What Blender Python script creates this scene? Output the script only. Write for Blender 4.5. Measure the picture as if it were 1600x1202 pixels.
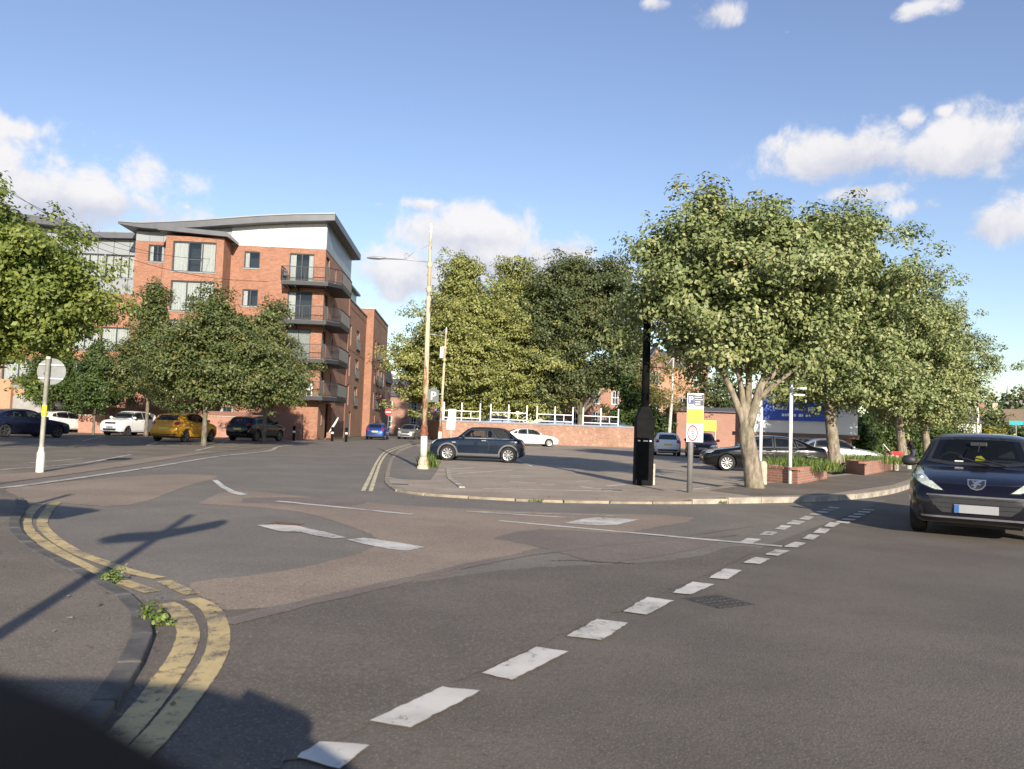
import bpy, bmesh, math, random
import numpy as np
from mathutils import Vector, Matrix, geometry
from mathutils.bvhtree import BVHTree

for _o in list(bpy.data.objects): bpy.data.objects.remove(_o)
SC = bpy.context.scene
COL = SC.collection
rad = math.radians
random.seed(7)
RNG = np.random.default_rng(11)

# ------------------------------------------------------------------ camera
F, PW, PH, CH = 1250.0, 1600, 1202, 1.35
ROLL = math.atan(.036)
PITCH = math.atan(70 * math.cos(ROLL) / F)
_c, _s = math.cos(ROLL), math.sin(ROLL)
_fw = Vector((0, math.cos(PITCH), math.sin(PITCH)))
_up0 = Vector((0, -math.sin(PITCH), math.cos(PITCH)))
_rt = Vector((1, 0, 0)) * _c + _up0 * _s
_up = Vector((-1, 0, 0)) * _s + _up0 * _c
cam_d = bpy.data.cameras.new('camera')
cam = bpy.data.objects.new('camera', cam_d)
COL.objects.link(cam)
cam.matrix_world = Matrix(((_rt.x, _up.x, -_fw.x, 0), (_rt.y, _up.y, -_fw.y, 0), (_rt.z, _up.z, -_fw.z, CH), (0, 0, 0, 1)))
cam_d.sensor_width = 36; cam_d.sensor_fit = 'HORIZONTAL'; cam_d.lens = 36 * F / PW
cam_d.clip_start = 0.02; cam_d.clip_end = 20000
cam_d.dof.use_dof = True; cam_d.dof.focus_distance = 28; cam_d.dof.aperture_fstop = 3.6
SC.camera = cam
cy = SC.cycles
cy.max_bounces = 5; cy.diffuse_bounces = 2; cy.glossy_bounces = 2; cy.transmission_bounces = 2; cy.transparent_max_bounces = 8

# ------------------------------------------------------------------ sun, exposure
SUN_EL, SUN_AZ = rad(19.0), math.atan2(0.225, -1)
sunv = Vector((math.sin(SUN_AZ) * math.cos(SUN_EL), math.cos(SUN_AZ) * math.cos(SUN_EL), math.sin(SUN_EL)))
sd = bpy.data.lights.new('sun', 'SUN'); sd.energy = 4.7; sd.angle = rad(0.55); sd.color = (1, .9, .76)
so = bpy.data.objects.new('sun', sd); COL.objects.link(so)
so.rotation_euler = (-sunv).to_track_quat('-Z', 'Y').to_euler(); so.location = sunv * 300
vs = SC.view_settings
vs.view_transform = 'Standard'; vs.look = 'None'; vs.exposure = 0.8; vs.gamma = 1.0; vs.use_curve_mapping = False

# ------------------------------------------------------------------ pixel -> ground helpers
def ray(px, py):
    u = (px - PW / 2) / F; v = -(py - PH / 2) / F
    return _rt * u + _up * v + _fw
def G(px, py, z=0.0):
    r = ray(px, py); t = (z - CH) / r.z
    return Vector((r.x * t, r.y * t, z))
def D(px, py, d):
    r = ray(px, py); t = d / r.y
    return Vector((r.x * t, d, CH + r.z * t))

# ------------------------------------------------------------------ world: Nishita sky with cumulus
wd = bpy.data.worlds.new('World'); SC.world = wd; wd.use_nodes = True
class NT:
    def __init__(s, nt): s.nt = nt; s.n = nt.nodes; s.l = nt.links
    def add(s, t, **k):
        n = s.n.new(t)
        for a, v in k.items(): setattr(n, a, v)
        return n
    def con(s, a, b): s.l.new(a, b)
    def val(s, sock, v):
        if isinstance(v, bpy.types.NodeSocket): s.l.new(v, sock)
        else: sock.default_value = v
    def m(s, op, a, b=0.0, c=0.0, clamp=False):
        n = s.n.new('ShaderNodeMath'); n.operation = op; n.use_clamp = clamp
        for i, v in enumerate((a, b, c)): s.val(n.inputs[i], v)
        return n.outputs[0]
    def mix(s, f, a, b, typ='MIX'):
        n = s.n.new('ShaderNodeMix'); n.data_type = 'RGBA'; n.blend_type = typ
        s.val(n.inputs[0], f); s.val(n.inputs[6], a); s.val(n.inputs[7], b)
        return n.outputs[2]
    def ss(s, x, a, b, lo=0.0, hi=1.0):
        n = s.n.new('ShaderNodeMapRange'); n.interpolation_type = 'SMOOTHSTEP'
        s.val(n.inputs[0], x); s.val(n.inputs[1], a); s.val(n.inputs[2], b); s.val(n.inputs[3], lo); s.val(n.inputs[4], hi)
        return n.outputs[0]
    def noise(s, vec, scale, detail=4, rough=.55, dist=0.0):
        n = s.n.new('ShaderNodeTexNoise'); s.val(n.inputs['Scale'], scale); s.val(n.inputs['Detail'], detail)
        s.val(n.inputs['Roughness'], rough); s.val(n.inputs['Distortion'], dist)
        if vec is not None: s.l.new(vec, n.inputs['Vector'])
        return n.outputs[0]

w = NT(wd.node_tree); w.n.clear()
sky = w.add('ShaderNodeTexSky', sky_type='NISHITA'); sky.sun_disc = False
sky.sun_elevation = SUN_EL; sky.sun_rotation = SUN_AZ; sky.altitude = 100
sky.air_density = 1.2; sky.dust_density = 0.15; sky.ozone_density = 2.6
tc = w.add('ShaderNodeTexCoord')
sp = w.add('ShaderNodeSeparateXYZ'); w.con(tc.outputs['Generated'], sp.inputs[0])
az = w.m('ARCTAN2', sp.outputs[0], sp.outputs[1]); el = w.m('ARCSINE', sp.outputs[2])
nz1 = w.noise(tc.outputs['Generated'], 15, 6, .62, .25)
nz2 = w.noise(tc.outputs['Generated'], 5.0, 3, .5)
def AE(px, py):
    r = ray(px, py).normalized(); return math.atan2(r.x, r.y), math.asin(r.z)
clouds = [  # pixel centre, half sizes, softness weight
    (20, 290, 190, 68, 1.2), (140, 310, 125, 34, 1.0), (20, 200, 75, 24, .8), (60, 330, 160, 40, .8),
    (740, 370, 130, 50, 1.1), (660, 320, 42, 13, .8), (630, 430, 100, 52, 1.0), (880, 395, 80, 36, 1.0), (960, 440, 90, 50, .9), (800, 420, 180, 40, .8),
    (1320, 240, 118, 46, 1.05), (1500, 228, 98, 44, 1.05), (1425, 185, 27, 24, .8), (1475, 175, 22, 12, .6), (1350, 300, 90, 20, .7),
    (1560, 345, 66, 38, .9), (1450, 322, 85, 26, .5), (1125, 20, 62, 26, .75), (1020, 5, 50, 16, .6), (1230, 50, 28, 12, .4), (1440, 12, 80, 22, .45), (590, 320, 18, 8, .6), (293, 324, 14, 10, .5)]
best = None; shade = None
for (px, py, hx, hy, wt) in clouds:
    a0, e0 = AE(px, py); ra, re = hx / F * .93, hy / F * .95
    da = w.m('DIVIDE', w.m('SUBTRACT', az, a0), ra); de = w.m('DIVIDE', w.m('SUBTRACT', el, e0), re)
    d2 = w.m('ADD', w.m('MULTIPLY', da, da), w.m('MULTIPLY', de, de))
    q = w.m('SUBTRACT', wt, w.m('SQRT', d2))
    sh = w.m('MULTIPLY', w.m('MAXIMUM', w.m('ADD', q, .3), 0.0), de)
    best = q if best is None else w.m('MAXIMUM', best, q)
    shade = sh if shade is None else w.m('ADD', shade, sh)
# the same kind of cumulus carries on round the rest of the sky
outside = w.ss(w.m('ABSOLUTE', az), .62, .8)
band = w.m('MULTIPLY', w.ss(el, .02, .12), w.ss(el, .30, .48, 1, 0))
gen = w.m('SUBTRACT', w.m('MULTIPLY', w.m('MULTIPLY', w.ss(nz2, .5, .62), band), 1.4), .7)
gen = w.m('ADD', w.m('MULTIPLY', gen, outside), w.m('MULTIPLY', w.m('SUBTRACT', 1.0, outside), -2.0))
best = w.m('MAXIMUM', best, gen)
dens = w.ss(w.m('ADD', best, w.m('MULTIPLY', w.m('SUBTRACT', nz1, .5), 3.1)), -.12, .62)
dens = w.m('MULTIPLY', dens, w.ss(best, -.75, -.1))
lit = w.ss(w.m('ADD', w.m('MULTIPLY', shade, .8), w.m('MULTIPLY', w.m('SUBTRACT', nz1, .5), 2.2)), -.55, .5)
ccol = w.mix(lit, (4.0, 4.15, 4.8, 1), (6.2, 6.0, 5.95, 1))
hs = w.add('ShaderNodeHueSaturation'); hs.inputs['Saturation'].default_value = .97; hs.inputs['Value'].default_value = 1.12; hs.inputs['Hue'].default_value = .516
w.con(sky.outputs[0], hs.inputs['Color'])
fin = w.mix(w.m('MULTIPLY', dens, .93), hs.outputs[0], ccol)
bg = w.add('ShaderNodeBackground'); bg.inputs['Strength'].default_value = 0.09
w.con(fin, bg.inputs['Color'])
wo = w.add('ShaderNodeOutputWorld'); w.con(bg.outputs[0], wo.inputs[0])

# ------------------------------------------------------------------ materials
MATS = {}
def newmat(name):
    m = bpy.data.materials.new(name); m.use_nodes = True
    t = NT(m.node_tree); t.n.clear()
    o = t.add('ShaderNodeOutputMaterial'); b = t.add('ShaderNodeBsdfPrincipled'); t.con(b.outputs[0], o.inputs[0])
    MATS[name] = m
    return m, t, b, o
def pos(t): return t.add('ShaderNodeNewGeometry').outputs['Position']
def objc(t): return t.add('ShaderNodeTexCoord').outputs['Object']
def bump(t, b, h, st=.3, dist=.02):
    n = t.add('ShaderNodeBump'); n.inputs['Strength'].default_value = st; n.inputs['Distance'].default_value = dist
    t.con(h, n.inputs['Height']); t.con(n.outputs[0], b.inputs['Normal'])
def c4(c): return (c[0], c[1], c[2], 1)
def plain(name, col, rough=.6, metal=0.0, var=.12, scale=6, coat=0, spec=.5, bmp=0, streak=False):
    m, t, b, o = newmat(name); P = objc(t)
    if streak:
        mp = t.add('ShaderNodeMapping'); t.con(P, mp.inputs[0]); mp.inputs['Scale'].default_value = (1, 1, .12); P = mp.outputs[0]
    n = t.noise(P, scale, 6, .6)
    t.con(t.mix(t.ss(n, .3, .7), c4([x * (1 - var) for x in col]), c4([min(1, x * (1 + var)) for x in col])), b.inputs['Base Color'])
    b.inputs['Roughness'].default_value = rough; b.inputs['Metallic'].default_value = metal
    b.inputs['Coat Weight'].default_value = coat; b.inputs['Coat Roughness'].default_value = .04
    b.inputs['Specular IOR Level'].default_value = spec
    if bmp: bump(t, b, t.noise(P, scale * 8, 4), bmp, .01)
    return m
def asphalt(name, col, spk=.45, stain=.25, tint=None, rough=.85):
    m, t, b, o = newmat(name); P = pos(t)
    fine = t.noise(P, 85, 1, .7); mid = t.noise(P, 22, 2, .6); big = t.noise(P, .55, 4, .65); big2 = t.noise(P, .13, 2, .6)
    v = t.add('ShaderNodeTexVoronoi'); v.inputs['Scale'].default_value = 70; t.con(P, v.inputs['Vector'])
    base = t.mix(t.ss(big, .35, .68), c4([x * (1 - stain) for x in col]), c4([x * (1 + stain * .6) for x in col]))
    base = t.mix(t.m('MULTIPLY', t.ss(big2, .42, .62), .35), base, c4(tint or [x * .8 for x in col]))
    base = t.mix(t.m('MULTIPLY', t.ss(fine, .52, .74), spk), base, c4([min(1, x * 2.7) for x in col]))
    base = t.mix(t.m('MULTIPLY', t.ss(mid, .5, .3), .4), base, c4([x * .55 for x in col]))
    # tyre tracks and long smears follow the roads
    t.con(base, b.inputs['Base Color']); b.inputs['Roughness'].default_value = rough
    b.inputs['Specular IOR Level'].default_value = .35
    h = t.m('ADD', t.m('MULTIPLY', v.outputs['Distance'], .7), fine)
    bump(t, b, h, .3, .008)
    return m
def paintmark(name, col, under, wear=.5):
    m, t, b, o = newmat(name); P = pos(t)
    n = t.noise(P, 9, 8, .72); f = t.noise(P, 60, 3, .6); g = t.noise(P, 1.7, 4, .6)
    k = t.m('ADD', t.m('ADD', t.m('MULTIPLY', n, .6), t.m('MULTIPLY', f, .25)), t.m('MULTIPLY', g, .3))
    mask = t.ss(k, .30 + wear * .22, .40 + wear * .26)
    dirty = t.mix(t.ss(g, .35, .7), c4([x * .72 for x in col]), c4(col))
    t.con(t.mix(mask, c4(under), dirty), b.inputs['Base Color']); b.inputs['Roughness'].default_value = .75
    bump(t, b, t.m('ADD', mask, t.m('MULTIPLY', f, .6)), .3, .006)
    return m
def brick(name, c1, c2, mortar, bw=.225, rh=.075, dirt=.2, streaks=0.0, stcol=(.5, .46, .4)):
    m, t, b, o = newmat(name)
    uv = t.add('ShaderNodeUVMap').outputs[0]
    br = t.add('ShaderNodeTexBrick'); t.con(uv, br.inputs['Vector'])
    br.inputs['Color1'].default_value = c4(c1); br.inputs['Color2'].default_value = c4(c2); br.inputs['Mortar'].default_value = c4(mortar)
    br.inputs['Scale'].default_value = 1; br.inputs['Brick Width'].default_value = bw; br.inputs['Row Height'].default_value = rh
    br.inputs['Mortar Size'].default_value = .011; br.inputs['Mortar Smooth'].default_value = .3; br.inputs['Bias'].default_value = -.1
    big = t.noise(uv, .35, 6, .65); mid = t.noise(uv, 3.2, 5, .7)
    col = t.mix(t.m('MULTIPLY', t.ss(big, .38, .68), dirt), br.outputs['Color'], c4([x * .5 for x in c1]))
    col = t.mix(t.m('MULTIPLY', t.ss(mid, .55, .75), .35), col, c4([min(1, x * 1.5) for x in c1]))
    if streaks:
        mp = t.add('ShaderNodeMapping'); t.con(uv, mp.inputs[0]); mp.inputs['Scale'].default_value = (1, .8, 1)
        sn = t.noise(mp.outputs[0], 2.1, 8, .78)
        col = t.mix(t.m('MULTIPLY', t.ss(sn, .5, .66), streaks), col, c4(stcol))
    t.con(col, b.inputs['Base Color']); b.inputs['Roughness'].default_value = .88
    bump(t, b, t.m('SUBTRACT', 1.0, br.outputs['Fac']), .4, .01)
    return m
def leafmat(name, dark, midc, light, yellow=None, transl=.3):
    m, t, b, o = newmat(name)
    a = t.add('ShaderNodeAttribute', attribute_name='tint')
    cr = t.add('ShaderNodeValToRGB'); t.con(a.outputs['Fac'], cr.inputs[0])
    e = cr.color_ramp.elements; e[0].color = c4(dark); e[0].position = .05; e[1].color = c4(light); e[1].position = .8
    x = e.new(.45); x.color = c4(midc)
    if yellow: y = e.new(.97); y.color = c4(yellow)
    t.con(cr.outputs[0], b.inputs['Base Color']); b.inputs['Roughness'].default_value = .5; b.inputs['Specular IOR Level'].default_value = .4
    tr = t.add('ShaderNodeBsdfTranslucent'); t.con(t.mix(.25, cr.outputs[0], (.3, .4, .03, 1)), tr.inputs[0])
    mx = t.add('ShaderNodeMixShader'); mx.inputs[0].default_value = transl
    t.con(b.outputs[0], mx.inputs[1]); t.con(tr.outputs[0], mx.inputs[2]); t.con(mx.outputs[0], o.inputs[0])
    return m
def bark(name, col, scale=9):
    m, t, b, o = newmat(name); P = objc(t)
    mp = t.add('ShaderNodeMapping'); t.con(P, mp.inputs[0]); mp.inputs['Scale'].default_value = (1, 1, .35)
    n = t.noise(mp.outputs[0], scale, 8, .7); g = t.noise(P, 1.6, 4)
    c = t.mix(t.ss(n, .35, .65), c4([x * .45 for x in col]), c4([x * 1.25 for x in col]))
    c = t.mix(t.m('MULTIPLY', t.ss(g, .45, .7), .4), c, (.14, .15, .07, 1))
    t.con(c, b.inputs['Base Color']); b.inputs['Roughness'].default_value = .9; bump(t, b, n, .7, .03)
    return m
def glassmat(name, tint=(.02, .025, .03), clear=.35, rough=.02, tc_=(.62, .68, .68)):
    m, t, b, o = newmat(name)
    tr = t.add('ShaderNodeBsdfTransparent'); tr.inputs[0].default_value = c4(tc_)
    b.inputs['Base Color'].default_value = c4(tint); b.inputs['Roughness'].default_value = rough; b.inputs['Specular IOR Level'].default_value = .6
    mx = t.add('ShaderNodeMixShader'); mx.inputs[0].default_value = clear
    t.con(b.outputs[0], mx.inputs[1]); t.con(tr.outputs[0], mx.inputs[2]); t.con(mx.outputs[0], o.inputs[0])
    return m
def carpaint(name, col, metal=.3, rough=.32, dirt=.12):
    m, t, b, o = newmat(name); P = objc(t)
    n = t.noise(P, 2.2, 5, .6); sp_ = t.add('ShaderNodeSeparateXYZ'); t.con(P, sp_.inputs[0])
    low = t.m('MULTIPLY', t.ss(sp_.outputs[2], .75, .2), t.ss(n, .3, .75))
    t.con(t.mix(t.m('MULTIPLY', low, dirt * 3, clamp=True), c4(col), (.16, .14, .12, 1)), b.inputs['Base Color'])
    b.inputs['Metallic'].default_value = metal
    t.con(t.m('ADD', rough, t.m('MULTIPLY', n, .15)), b.inputs['Roughness'])
    b.inputs['Coat Weight'].default_value = .45; b.inputs['Coat Roughness'].default_value = .05; b.inputs['Specular IOR Level'].default_value = .3
    return m

A_MAIN = asphalt('main_asphalt', (.138, .116, .093), .5, .2, (.117, .1, .082))
A_SIDE = asphalt('side_asphalt', (.184, .160, .132), .4, .16, (.16, .14, .118))
A_BROWN = asphalt('brown_asphalt', (.268, .207, .154), .45, .18, (.23, .182, .138))
A_DARK = asphalt('dark_asphalt', (.115, .105, .098), .45, .2)
A_GREYP = asphalt('grey_patch_asphalt', (.19, .155, .128), .4, .2)
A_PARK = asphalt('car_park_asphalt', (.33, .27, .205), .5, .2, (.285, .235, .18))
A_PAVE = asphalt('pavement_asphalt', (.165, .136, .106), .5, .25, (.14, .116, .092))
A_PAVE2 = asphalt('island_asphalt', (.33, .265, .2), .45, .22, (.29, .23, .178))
A_FORE = asphalt('forecourt_asphalt', (.185, .157, .122), .5, .3, (.15, .13, .1))
GROUND = asphalt('ground_earth', (.13, .125, .085), .3, .35, (.09, .105, .05))
W_MARK = paintmark('white_marking', (.64, .6, .53), (.14, .12, .10), .64)
W_FADE = paintmark('faded_white_marking', (.55, .5, .43), (.19, .165, .14), .75)
W_THIN = paintmark('thin_white_marking', (.74, .69, .6), (.29, .24, .19), .5)
Y_MARK = paintmark('yellow_marking', (.62, .47, .22), (.15, .125, .1), .74)
Y_PALE = paintmark('pale_yellow_marking', (.68, .59, .36), (.16, .14, .12), .4)
KERB = plain('kerb_stone', (.34, .30, .24), .85, var=.3, scale=5, bmp=.3)
KERB_F = plain('flush_kerb_stone', (.26, .215, .155), .85, var=.3, scale=4, bmp=.3)
BRICK = brick('flat_brick', (.245, .086, .045), (.385, .165, .098), (.33, .24, .18), dirt=.22)
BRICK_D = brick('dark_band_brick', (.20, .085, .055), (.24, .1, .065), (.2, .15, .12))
BRICK_W = brick('old_wall_brick', (.25, .11, .07), (.38, .195, .125), (.38, .3, .23), dirt=.35, streaks=.6, stcol=(.5, .38, .28))
BRICK_P = brick('planter_brick', (.33, .13, .085), (.42, .18, .12), (.36, .30, .25), dirt=.3)
BRICK_H = brick('house_brick', (.30, .13, .085), (.36, .165, .11), (.35, .28, .23), dirt=.2)
BRICK_O = brick('orange_brick', (.42, .2, .1), (.48, .24, .13), (.4, .32, .25), dirt=.2)
ZINC = plain('zinc_roof', (.105, .108, .118), .45, .3, .1, 1.5)
SOFFIT = plain('soffit_panel', (.1, .1, .105), .6)
PANEL_W = plain('pale_metal_panel', (.62, .62, .63), .42, .1, .04, .6)
PANEL_G = plain('grey_metal_panel', (.26, .275, .29), .4, .25, .06, .6)
FRAME = plain('anthracite_frame', (.035, .037, .042), .45)
PANE = glassmat('window_glass', (.05, .075, .11), .82, .03, (.93, .95, .95))
CURT = plain('white_curtain', (.82, .8, .74), .8, var=.1, scale=9)
BLIND = plain('vertical_blind', (.5, .5, .44), .8, var=.2, scale=10)
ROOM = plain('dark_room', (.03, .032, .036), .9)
STEEL_D = plain('dark_steel', (.03, .032, .036), .5, .3)
WHITE_P = plain('white_paint', (.74, .73, .69), .5, var=.08, scale=3)
WHITE_OLD = plain('weathered_white_paint', (.6, .58, .5), .65, var=.25, scale=4, bmp=.15)
GREY_P = plain('grey_paint', (.17, .165, .16), .55, var=.15)
GALV = plain('galvanised_steel', (.36, .37, .37), .45, .5, .12, 4)
BLACK_P = plain('black_paint', (.006, .006, .007), .75, var=.3, spec=.12)
DARKGLASS = plain('dark_shop_glass', (.015, .018, .022), .1)
STONE = plain('bollard_stone', (.43, .39, .31), .85, var=.25, scale=7, bmp=.3)
CREAM = plain('cream_render', (.55, .47, .34), .85, var=.15, scale=1)
GREYREND = plain('grey_render', (.3, .29, .27), .85, var=.15, scale=1)
SLATE = plain('slate_roof', (.09, .085, .09), .7, var=.25, scale=8, bmp=.3)
TILE = plain('clay_tile_roof', (.22, .16, .11), .8, var=.25, scale=6, bmp=.3)
RED_P = plain('red_paint', (.55, .03, .03), .5)
BLUE_S = plain('blue_sign_board', (.02, .08, .42), .45)
YELL_S = plain('yellow_sign_board', (.85, .72, .02), .45)
SIGN_W = plain('white_sign_board', (.8, .79, .76), .45, var=.03)
SIGN_D = plain('dark_sign_print', (.03, .035, .06), .5)
NAVY_S = plain('navy_sign_print', (.03, .05, .2), .5)
SIGN_BACK = plain('grey_sign_back', (.2, .205, .205), .6, .1)
RUBBER = plain('tyre_rubber', (.018, .018, .018), .85, var=.25, scale=12)
ALLOY = plain('alloy_wheel', (.55, .55, .56), .3, .8, .05)
ALLOY_D = plain('dark_alloy_wheel', (.14, .14, .15), .35, .7, .05)
PLAST = plain('black_plastic', (.02, .02, .022), .55)
PLAST_G = plain('grey_plastic', (.10, .10, .105), .6)
CHROME = plain('chrome', (.62, .61, .6), .28, .9, .02)
AUTOGLASS = glassmat('car_glass', (.012, .015, .02), .38, .01)
CLEARGLASS = glassmat('clear_car_glass', (.02, .025, .03), .72, .01)
LAMP_C = plain('headlamp_lens', (.5, .55, .47), .12, .1, .3, 18, coat=1)
LAMP_R = plain('tail_lamp_lens', (.32, .012, .012), .15, 0, .15, coat=1)
SEAT = plain('seat_cloth', (.03, .03, .034), .9)
PLATE_W = plain('number_plate_white', (.3, .3, .305), .4, var=.03)
PLATE_Y = plain('number_plate_yellow', (.75, .6, .1), .4, var=.03)
PLATE_B = plain('number_plate_blue', (.04, .13, .34), .4)
CLOTH_TOP = plain('black_soft_top', (.016, .016, .017), .9, var=.2)
SOIL = plain('planter_soil', (.05, .038, .028), .95)
SKIN = plain('skin', (.5, .3, .22), .6)
BARK1 = bark('maple_bark', (.26, .215, .16))
BARK2 = bark('lime_bark', (.16, .135, .10))
BARK3 = bark('birch_bark', (.6, .57, .5), 14)
L_MAPLE = leafmat('pale_maple_leaf', (.06, .095, .03), (.15, .19, .065), (.30, .32, .135), (.42, .36, .16), .13)
L_LEFT = leafmat('bright_maple_leaf', (.055, .09, .02), (.12, .165, .033), (.225, .255, .055), None, .28)
L_ASH = leafmat('rowan_leaf', (.034, .06, .022), (.08, .11, .034), (.145, .155, .05), (.25, .17, .065), .15)
L_LIME = leafmat('lime_leaf', (.08, .11, .028), (.19, .21, .058), (.33, .33, .11), None, .22)
L_DARK = leafmat('dark_maple_leaf', (.03, .05, .022), (.065, .09, .034), (.13, .145, .055), (.19, .14, .06), .2)
L_HEDGE = leafmat('hedge_leaf', (.02, .045, .015), (.045, .08, .022), (.09, .13, .03), None, .2)
L_YEL = leafmat('golden_leaf', (.12, .12, .02), (.28, .25, .03), (.45, .38, .04), None, .25)
L_BIRCH = leafmat('birch_leaf', (.09, .09, .03), (.17, .15, .05), (.26, .22, .08), None, .3)
L_GRASS = leafmat('weed_leaf', (.05, .09, .02), (.11, .17, .03), (.2, .26, .06), None, .25)
L_FLOWER = plain('white_petal', (.72, .7, .68), .7)

# ------------------------------------------------------------------ object helpers
def link(o):
    COL.objects.link(o); return o
def tag(o, label=None, cat=None, group=None, kind=None):
    if label: o['label'] = label
    if cat: o['category'] = cat
    if group: o['group'] = group
    if kind: o['kind'] = kind
    return o
def empty(name, loc, rz=0, label=None, cat=None, group=None):
    o = link(bpy.data.objects.new(name, None)); o.location = loc; o.rotation_euler = (0, 0, rz); o.empty_display_size = .2
    return tag(o, label, cat, group)
def boxuv(me):
    uvl = me.uv_layers.new(name='UVMap')
    n = len(me.loops); vi = np.empty(n, np.int32); me.loops.foreach_get('vertex_index', vi)
    co = np.empty(len(me.vertices) * 3); me.vertices.foreach_get('co', co); co = co.reshape(-1, 3)
    uv = np.zeros((n, 2))
    for p in me.polygons:
        nn = p.normal; a = (0, 1) if abs(nn.z) > .7 else ((1, 2) if abs(nn.x) > abs(nn.y) else (0, 2))
        for li in p.loop_indices: uv[li] = co[vi[li]][list(a)]
    uvl.data.foreach_set('uv', uv.ravel())
class MB:
    def __init__(s): s.v = []; s.f = []
    def add(s, vs_, fs):
        k = len(s.v); s.v.extend([tuple(x) for x in vs_]); s.f.extend([tuple(i + k for i in f) for f in fs]); return s
    def box(s, x0, x1, y0, y1, z0, z1):
        return s.add([(x0, y0, z0), (x1, y0, z0), (x1, y1, z0), (x0, y1, z0), (x0, y0, z1), (x1, y0, z1), (x1, y1, z1), (x0, y1, z1)],
                     [(0, 3, 2, 1), (4, 5, 6, 7), (0, 1, 5, 4), (1, 2, 6, 5), (2, 3, 7, 6), (3, 0, 4, 7)])
    def cbox(s, c, sx, sy, sz): return s.box(c[0] - sx / 2, c[0] + sx / 2, c[1] - sy / 2, c[1] + sy / 2, c[2] - sz / 2, c[2] + sz / 2)
    def prism(s, poly, z0, z1):
        n = len(poly); area = sum(poly[i][0] * poly[(i + 1) % n][1] - poly[(i + 1) % n][0] * poly[i][1] for i in range(n))
        if area < 0: poly = poly[::-1]
        vv = [(p[0], p[1], z0) for p in poly] + [(p[0], p[1], z1) for p in poly]
        return s.add(vv, [tuple(range(n - 1, -1, -1)), tuple(range(n, 2 * n))] + [(i, (i + 1) % n, n + (i + 1) % n, n + i) for i in range(n)])
    def extr(s, poly, axis, a, b):      # 2-D polygon in the plane across axis, extruded a..b along it
        k = len(s.v); t = MB().prism(poly, a, b)
        if axis == 'x': vv = [(z, x, y) for x, y, z in t.v]
        elif axis == 'y': vv = [(x, z, y) for x, y, z in t.v]
        else: vv = t.v
        return s.add(vv, t.f)
    def lathe(s, prof, n=16, c=(0, 0), axis='z', cap=True):
        vv = []; fs = []; m = len(prof)
        for r, z in prof:
            for i in range(n):
                a = 2 * math.pi * i / n; x, y = r * math.cos(a), r * math.sin(a)
                vv.append((c[0] + x, c[1] + y, z) if axis == 'z' else (x, z, y))
        for j in range(m - 1):
            for i in range(n):
                q = (j * n + i, j * n + (i + 1) % n, (j + 1) * n + (i + 1) % n, (j + 1) * n + i); fs.append(q if axis == 'z' else q[::-1])
        if cap:
            fs.append(tuple(range(n - 1, -1, -1)) if axis == 'z' else tuple(range(n)))
            t = tuple((m - 1) * n + i for i in range(n)); fs.append(t if axis == 'z' else t[::-1])
        return s.add(vv, fs)
    def tube(s, pts, rs, n=8):
        pts = [Vector(p) for p in pts]; m = len(pts)
        if not hasattr(rs, '__len__'): rs = [rs] * m
        vv = []; fs = []; ref = Vector((.31, .95, .1)); 
        for j, p in enumerate(pts):
            d = (pts[min(j + 1, m - 1)] - pts[max(j - 1, 0)]).normalized()
            if abs(d.dot(ref)) > .95: ref = Vector((1, 0, 0))
            a = d.cross(ref).normalized(); b = d.cross(a)
            for i in range(n):
                t = 2 * math.pi * i / n; vv.append(p + (a * math.cos(t) + b * math.sin(t)) * rs[j])
        for j in range(m - 1):
            for i in range(n): fs.append((j * n + i, j * n + (i + 1) % n, (j + 1) * n + (i + 1) % n, (j + 1) * n + i))
        fs.append(tuple(range(n - 1, -1, -1))); fs.append(tuple((m - 1) * n + i for i in range(n)))
        return s.add(vv, fs)
    def bar(s, a, b, wx, wy):
        a, b = Vector(a), Vector(b); d = (b - a).normalized(); up = Vector((0, 0, 1)) if abs(d.z) < .9 else Vector((0, 1, 0))
        e = d.cross(up).normalized() * wx / 2; g = e.cross(d).normalized() * wy / 2
        return s.add([a - e - g, a + e - g, a + e + g, a - e + g, b - e - g, b + e - g, b + e + g, b - e + g],
                     [(0, 3, 2, 1), (4, 5, 6, 7), (0, 1, 5, 4), (1, 2, 6, 5), (2, 3, 7, 6), (3, 0, 4, 7)])
    def mesh(s, name, smooth=False, uv=True, bevel=0):
        me = bpy.data.meshes.new(name); me.from_pydata(s.v, [], s.f); me.update()
        bm = bmesh.new(); bm.from_mesh(me)
        bmesh.ops.recalc_face_normals(bm, faces=bm.faces)
        if bevel: bmesh.ops.bevel(bm, geom=list(bm.edges), offset=bevel, segments=2, affect='EDGES', profile=.5)
        bm.to_mesh(me); bm.free()
        if uv: boxuv(me)
        if smooth: me.polygons.foreach_set('use_smooth', [True] * len(me.polygons))
        return me
    def build(s, name, mat, parent=None, smooth=False, uv=True, bevel=0, loc=None, autos=None):
        me = s.mesh(name, smooth or autos is not None, uv, bevel)
        if autos is not None: me.set_sharp_from_angle(angle=rad(autos))
        me.materials.append(mat); o = link(bpy.data.objects.new(name, me)); o.parent = parent
        if loc: o.location = loc
        return o
def part(name, me, mat, parent, loc=(0, 0, 0), rz=0):
    if mat and not me.materials: me.materials.append(mat)
    o = link(bpy.data.objects.new(name, me)); o.parent = parent; o.location = loc; o.rotation_euler = (0, 0, rz); return o
def copy_tree(o, parent=None):
    c = o.copy(); link(c); c.parent = parent
    for ch in list(o.children): copy_tree(ch, c)
    return c
def pip(p, poly):
    x, y = p; r = False; n = len(poly); j = n - 1
    for i in range(n):
        xi, yi = poly[i]; xj, yj = poly[j]
        if (yi > y) != (yj > y) and x < (xj - xi) * (y - yi) / (yj - yi) + xi: r = not r
        j = i
    return r
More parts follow.
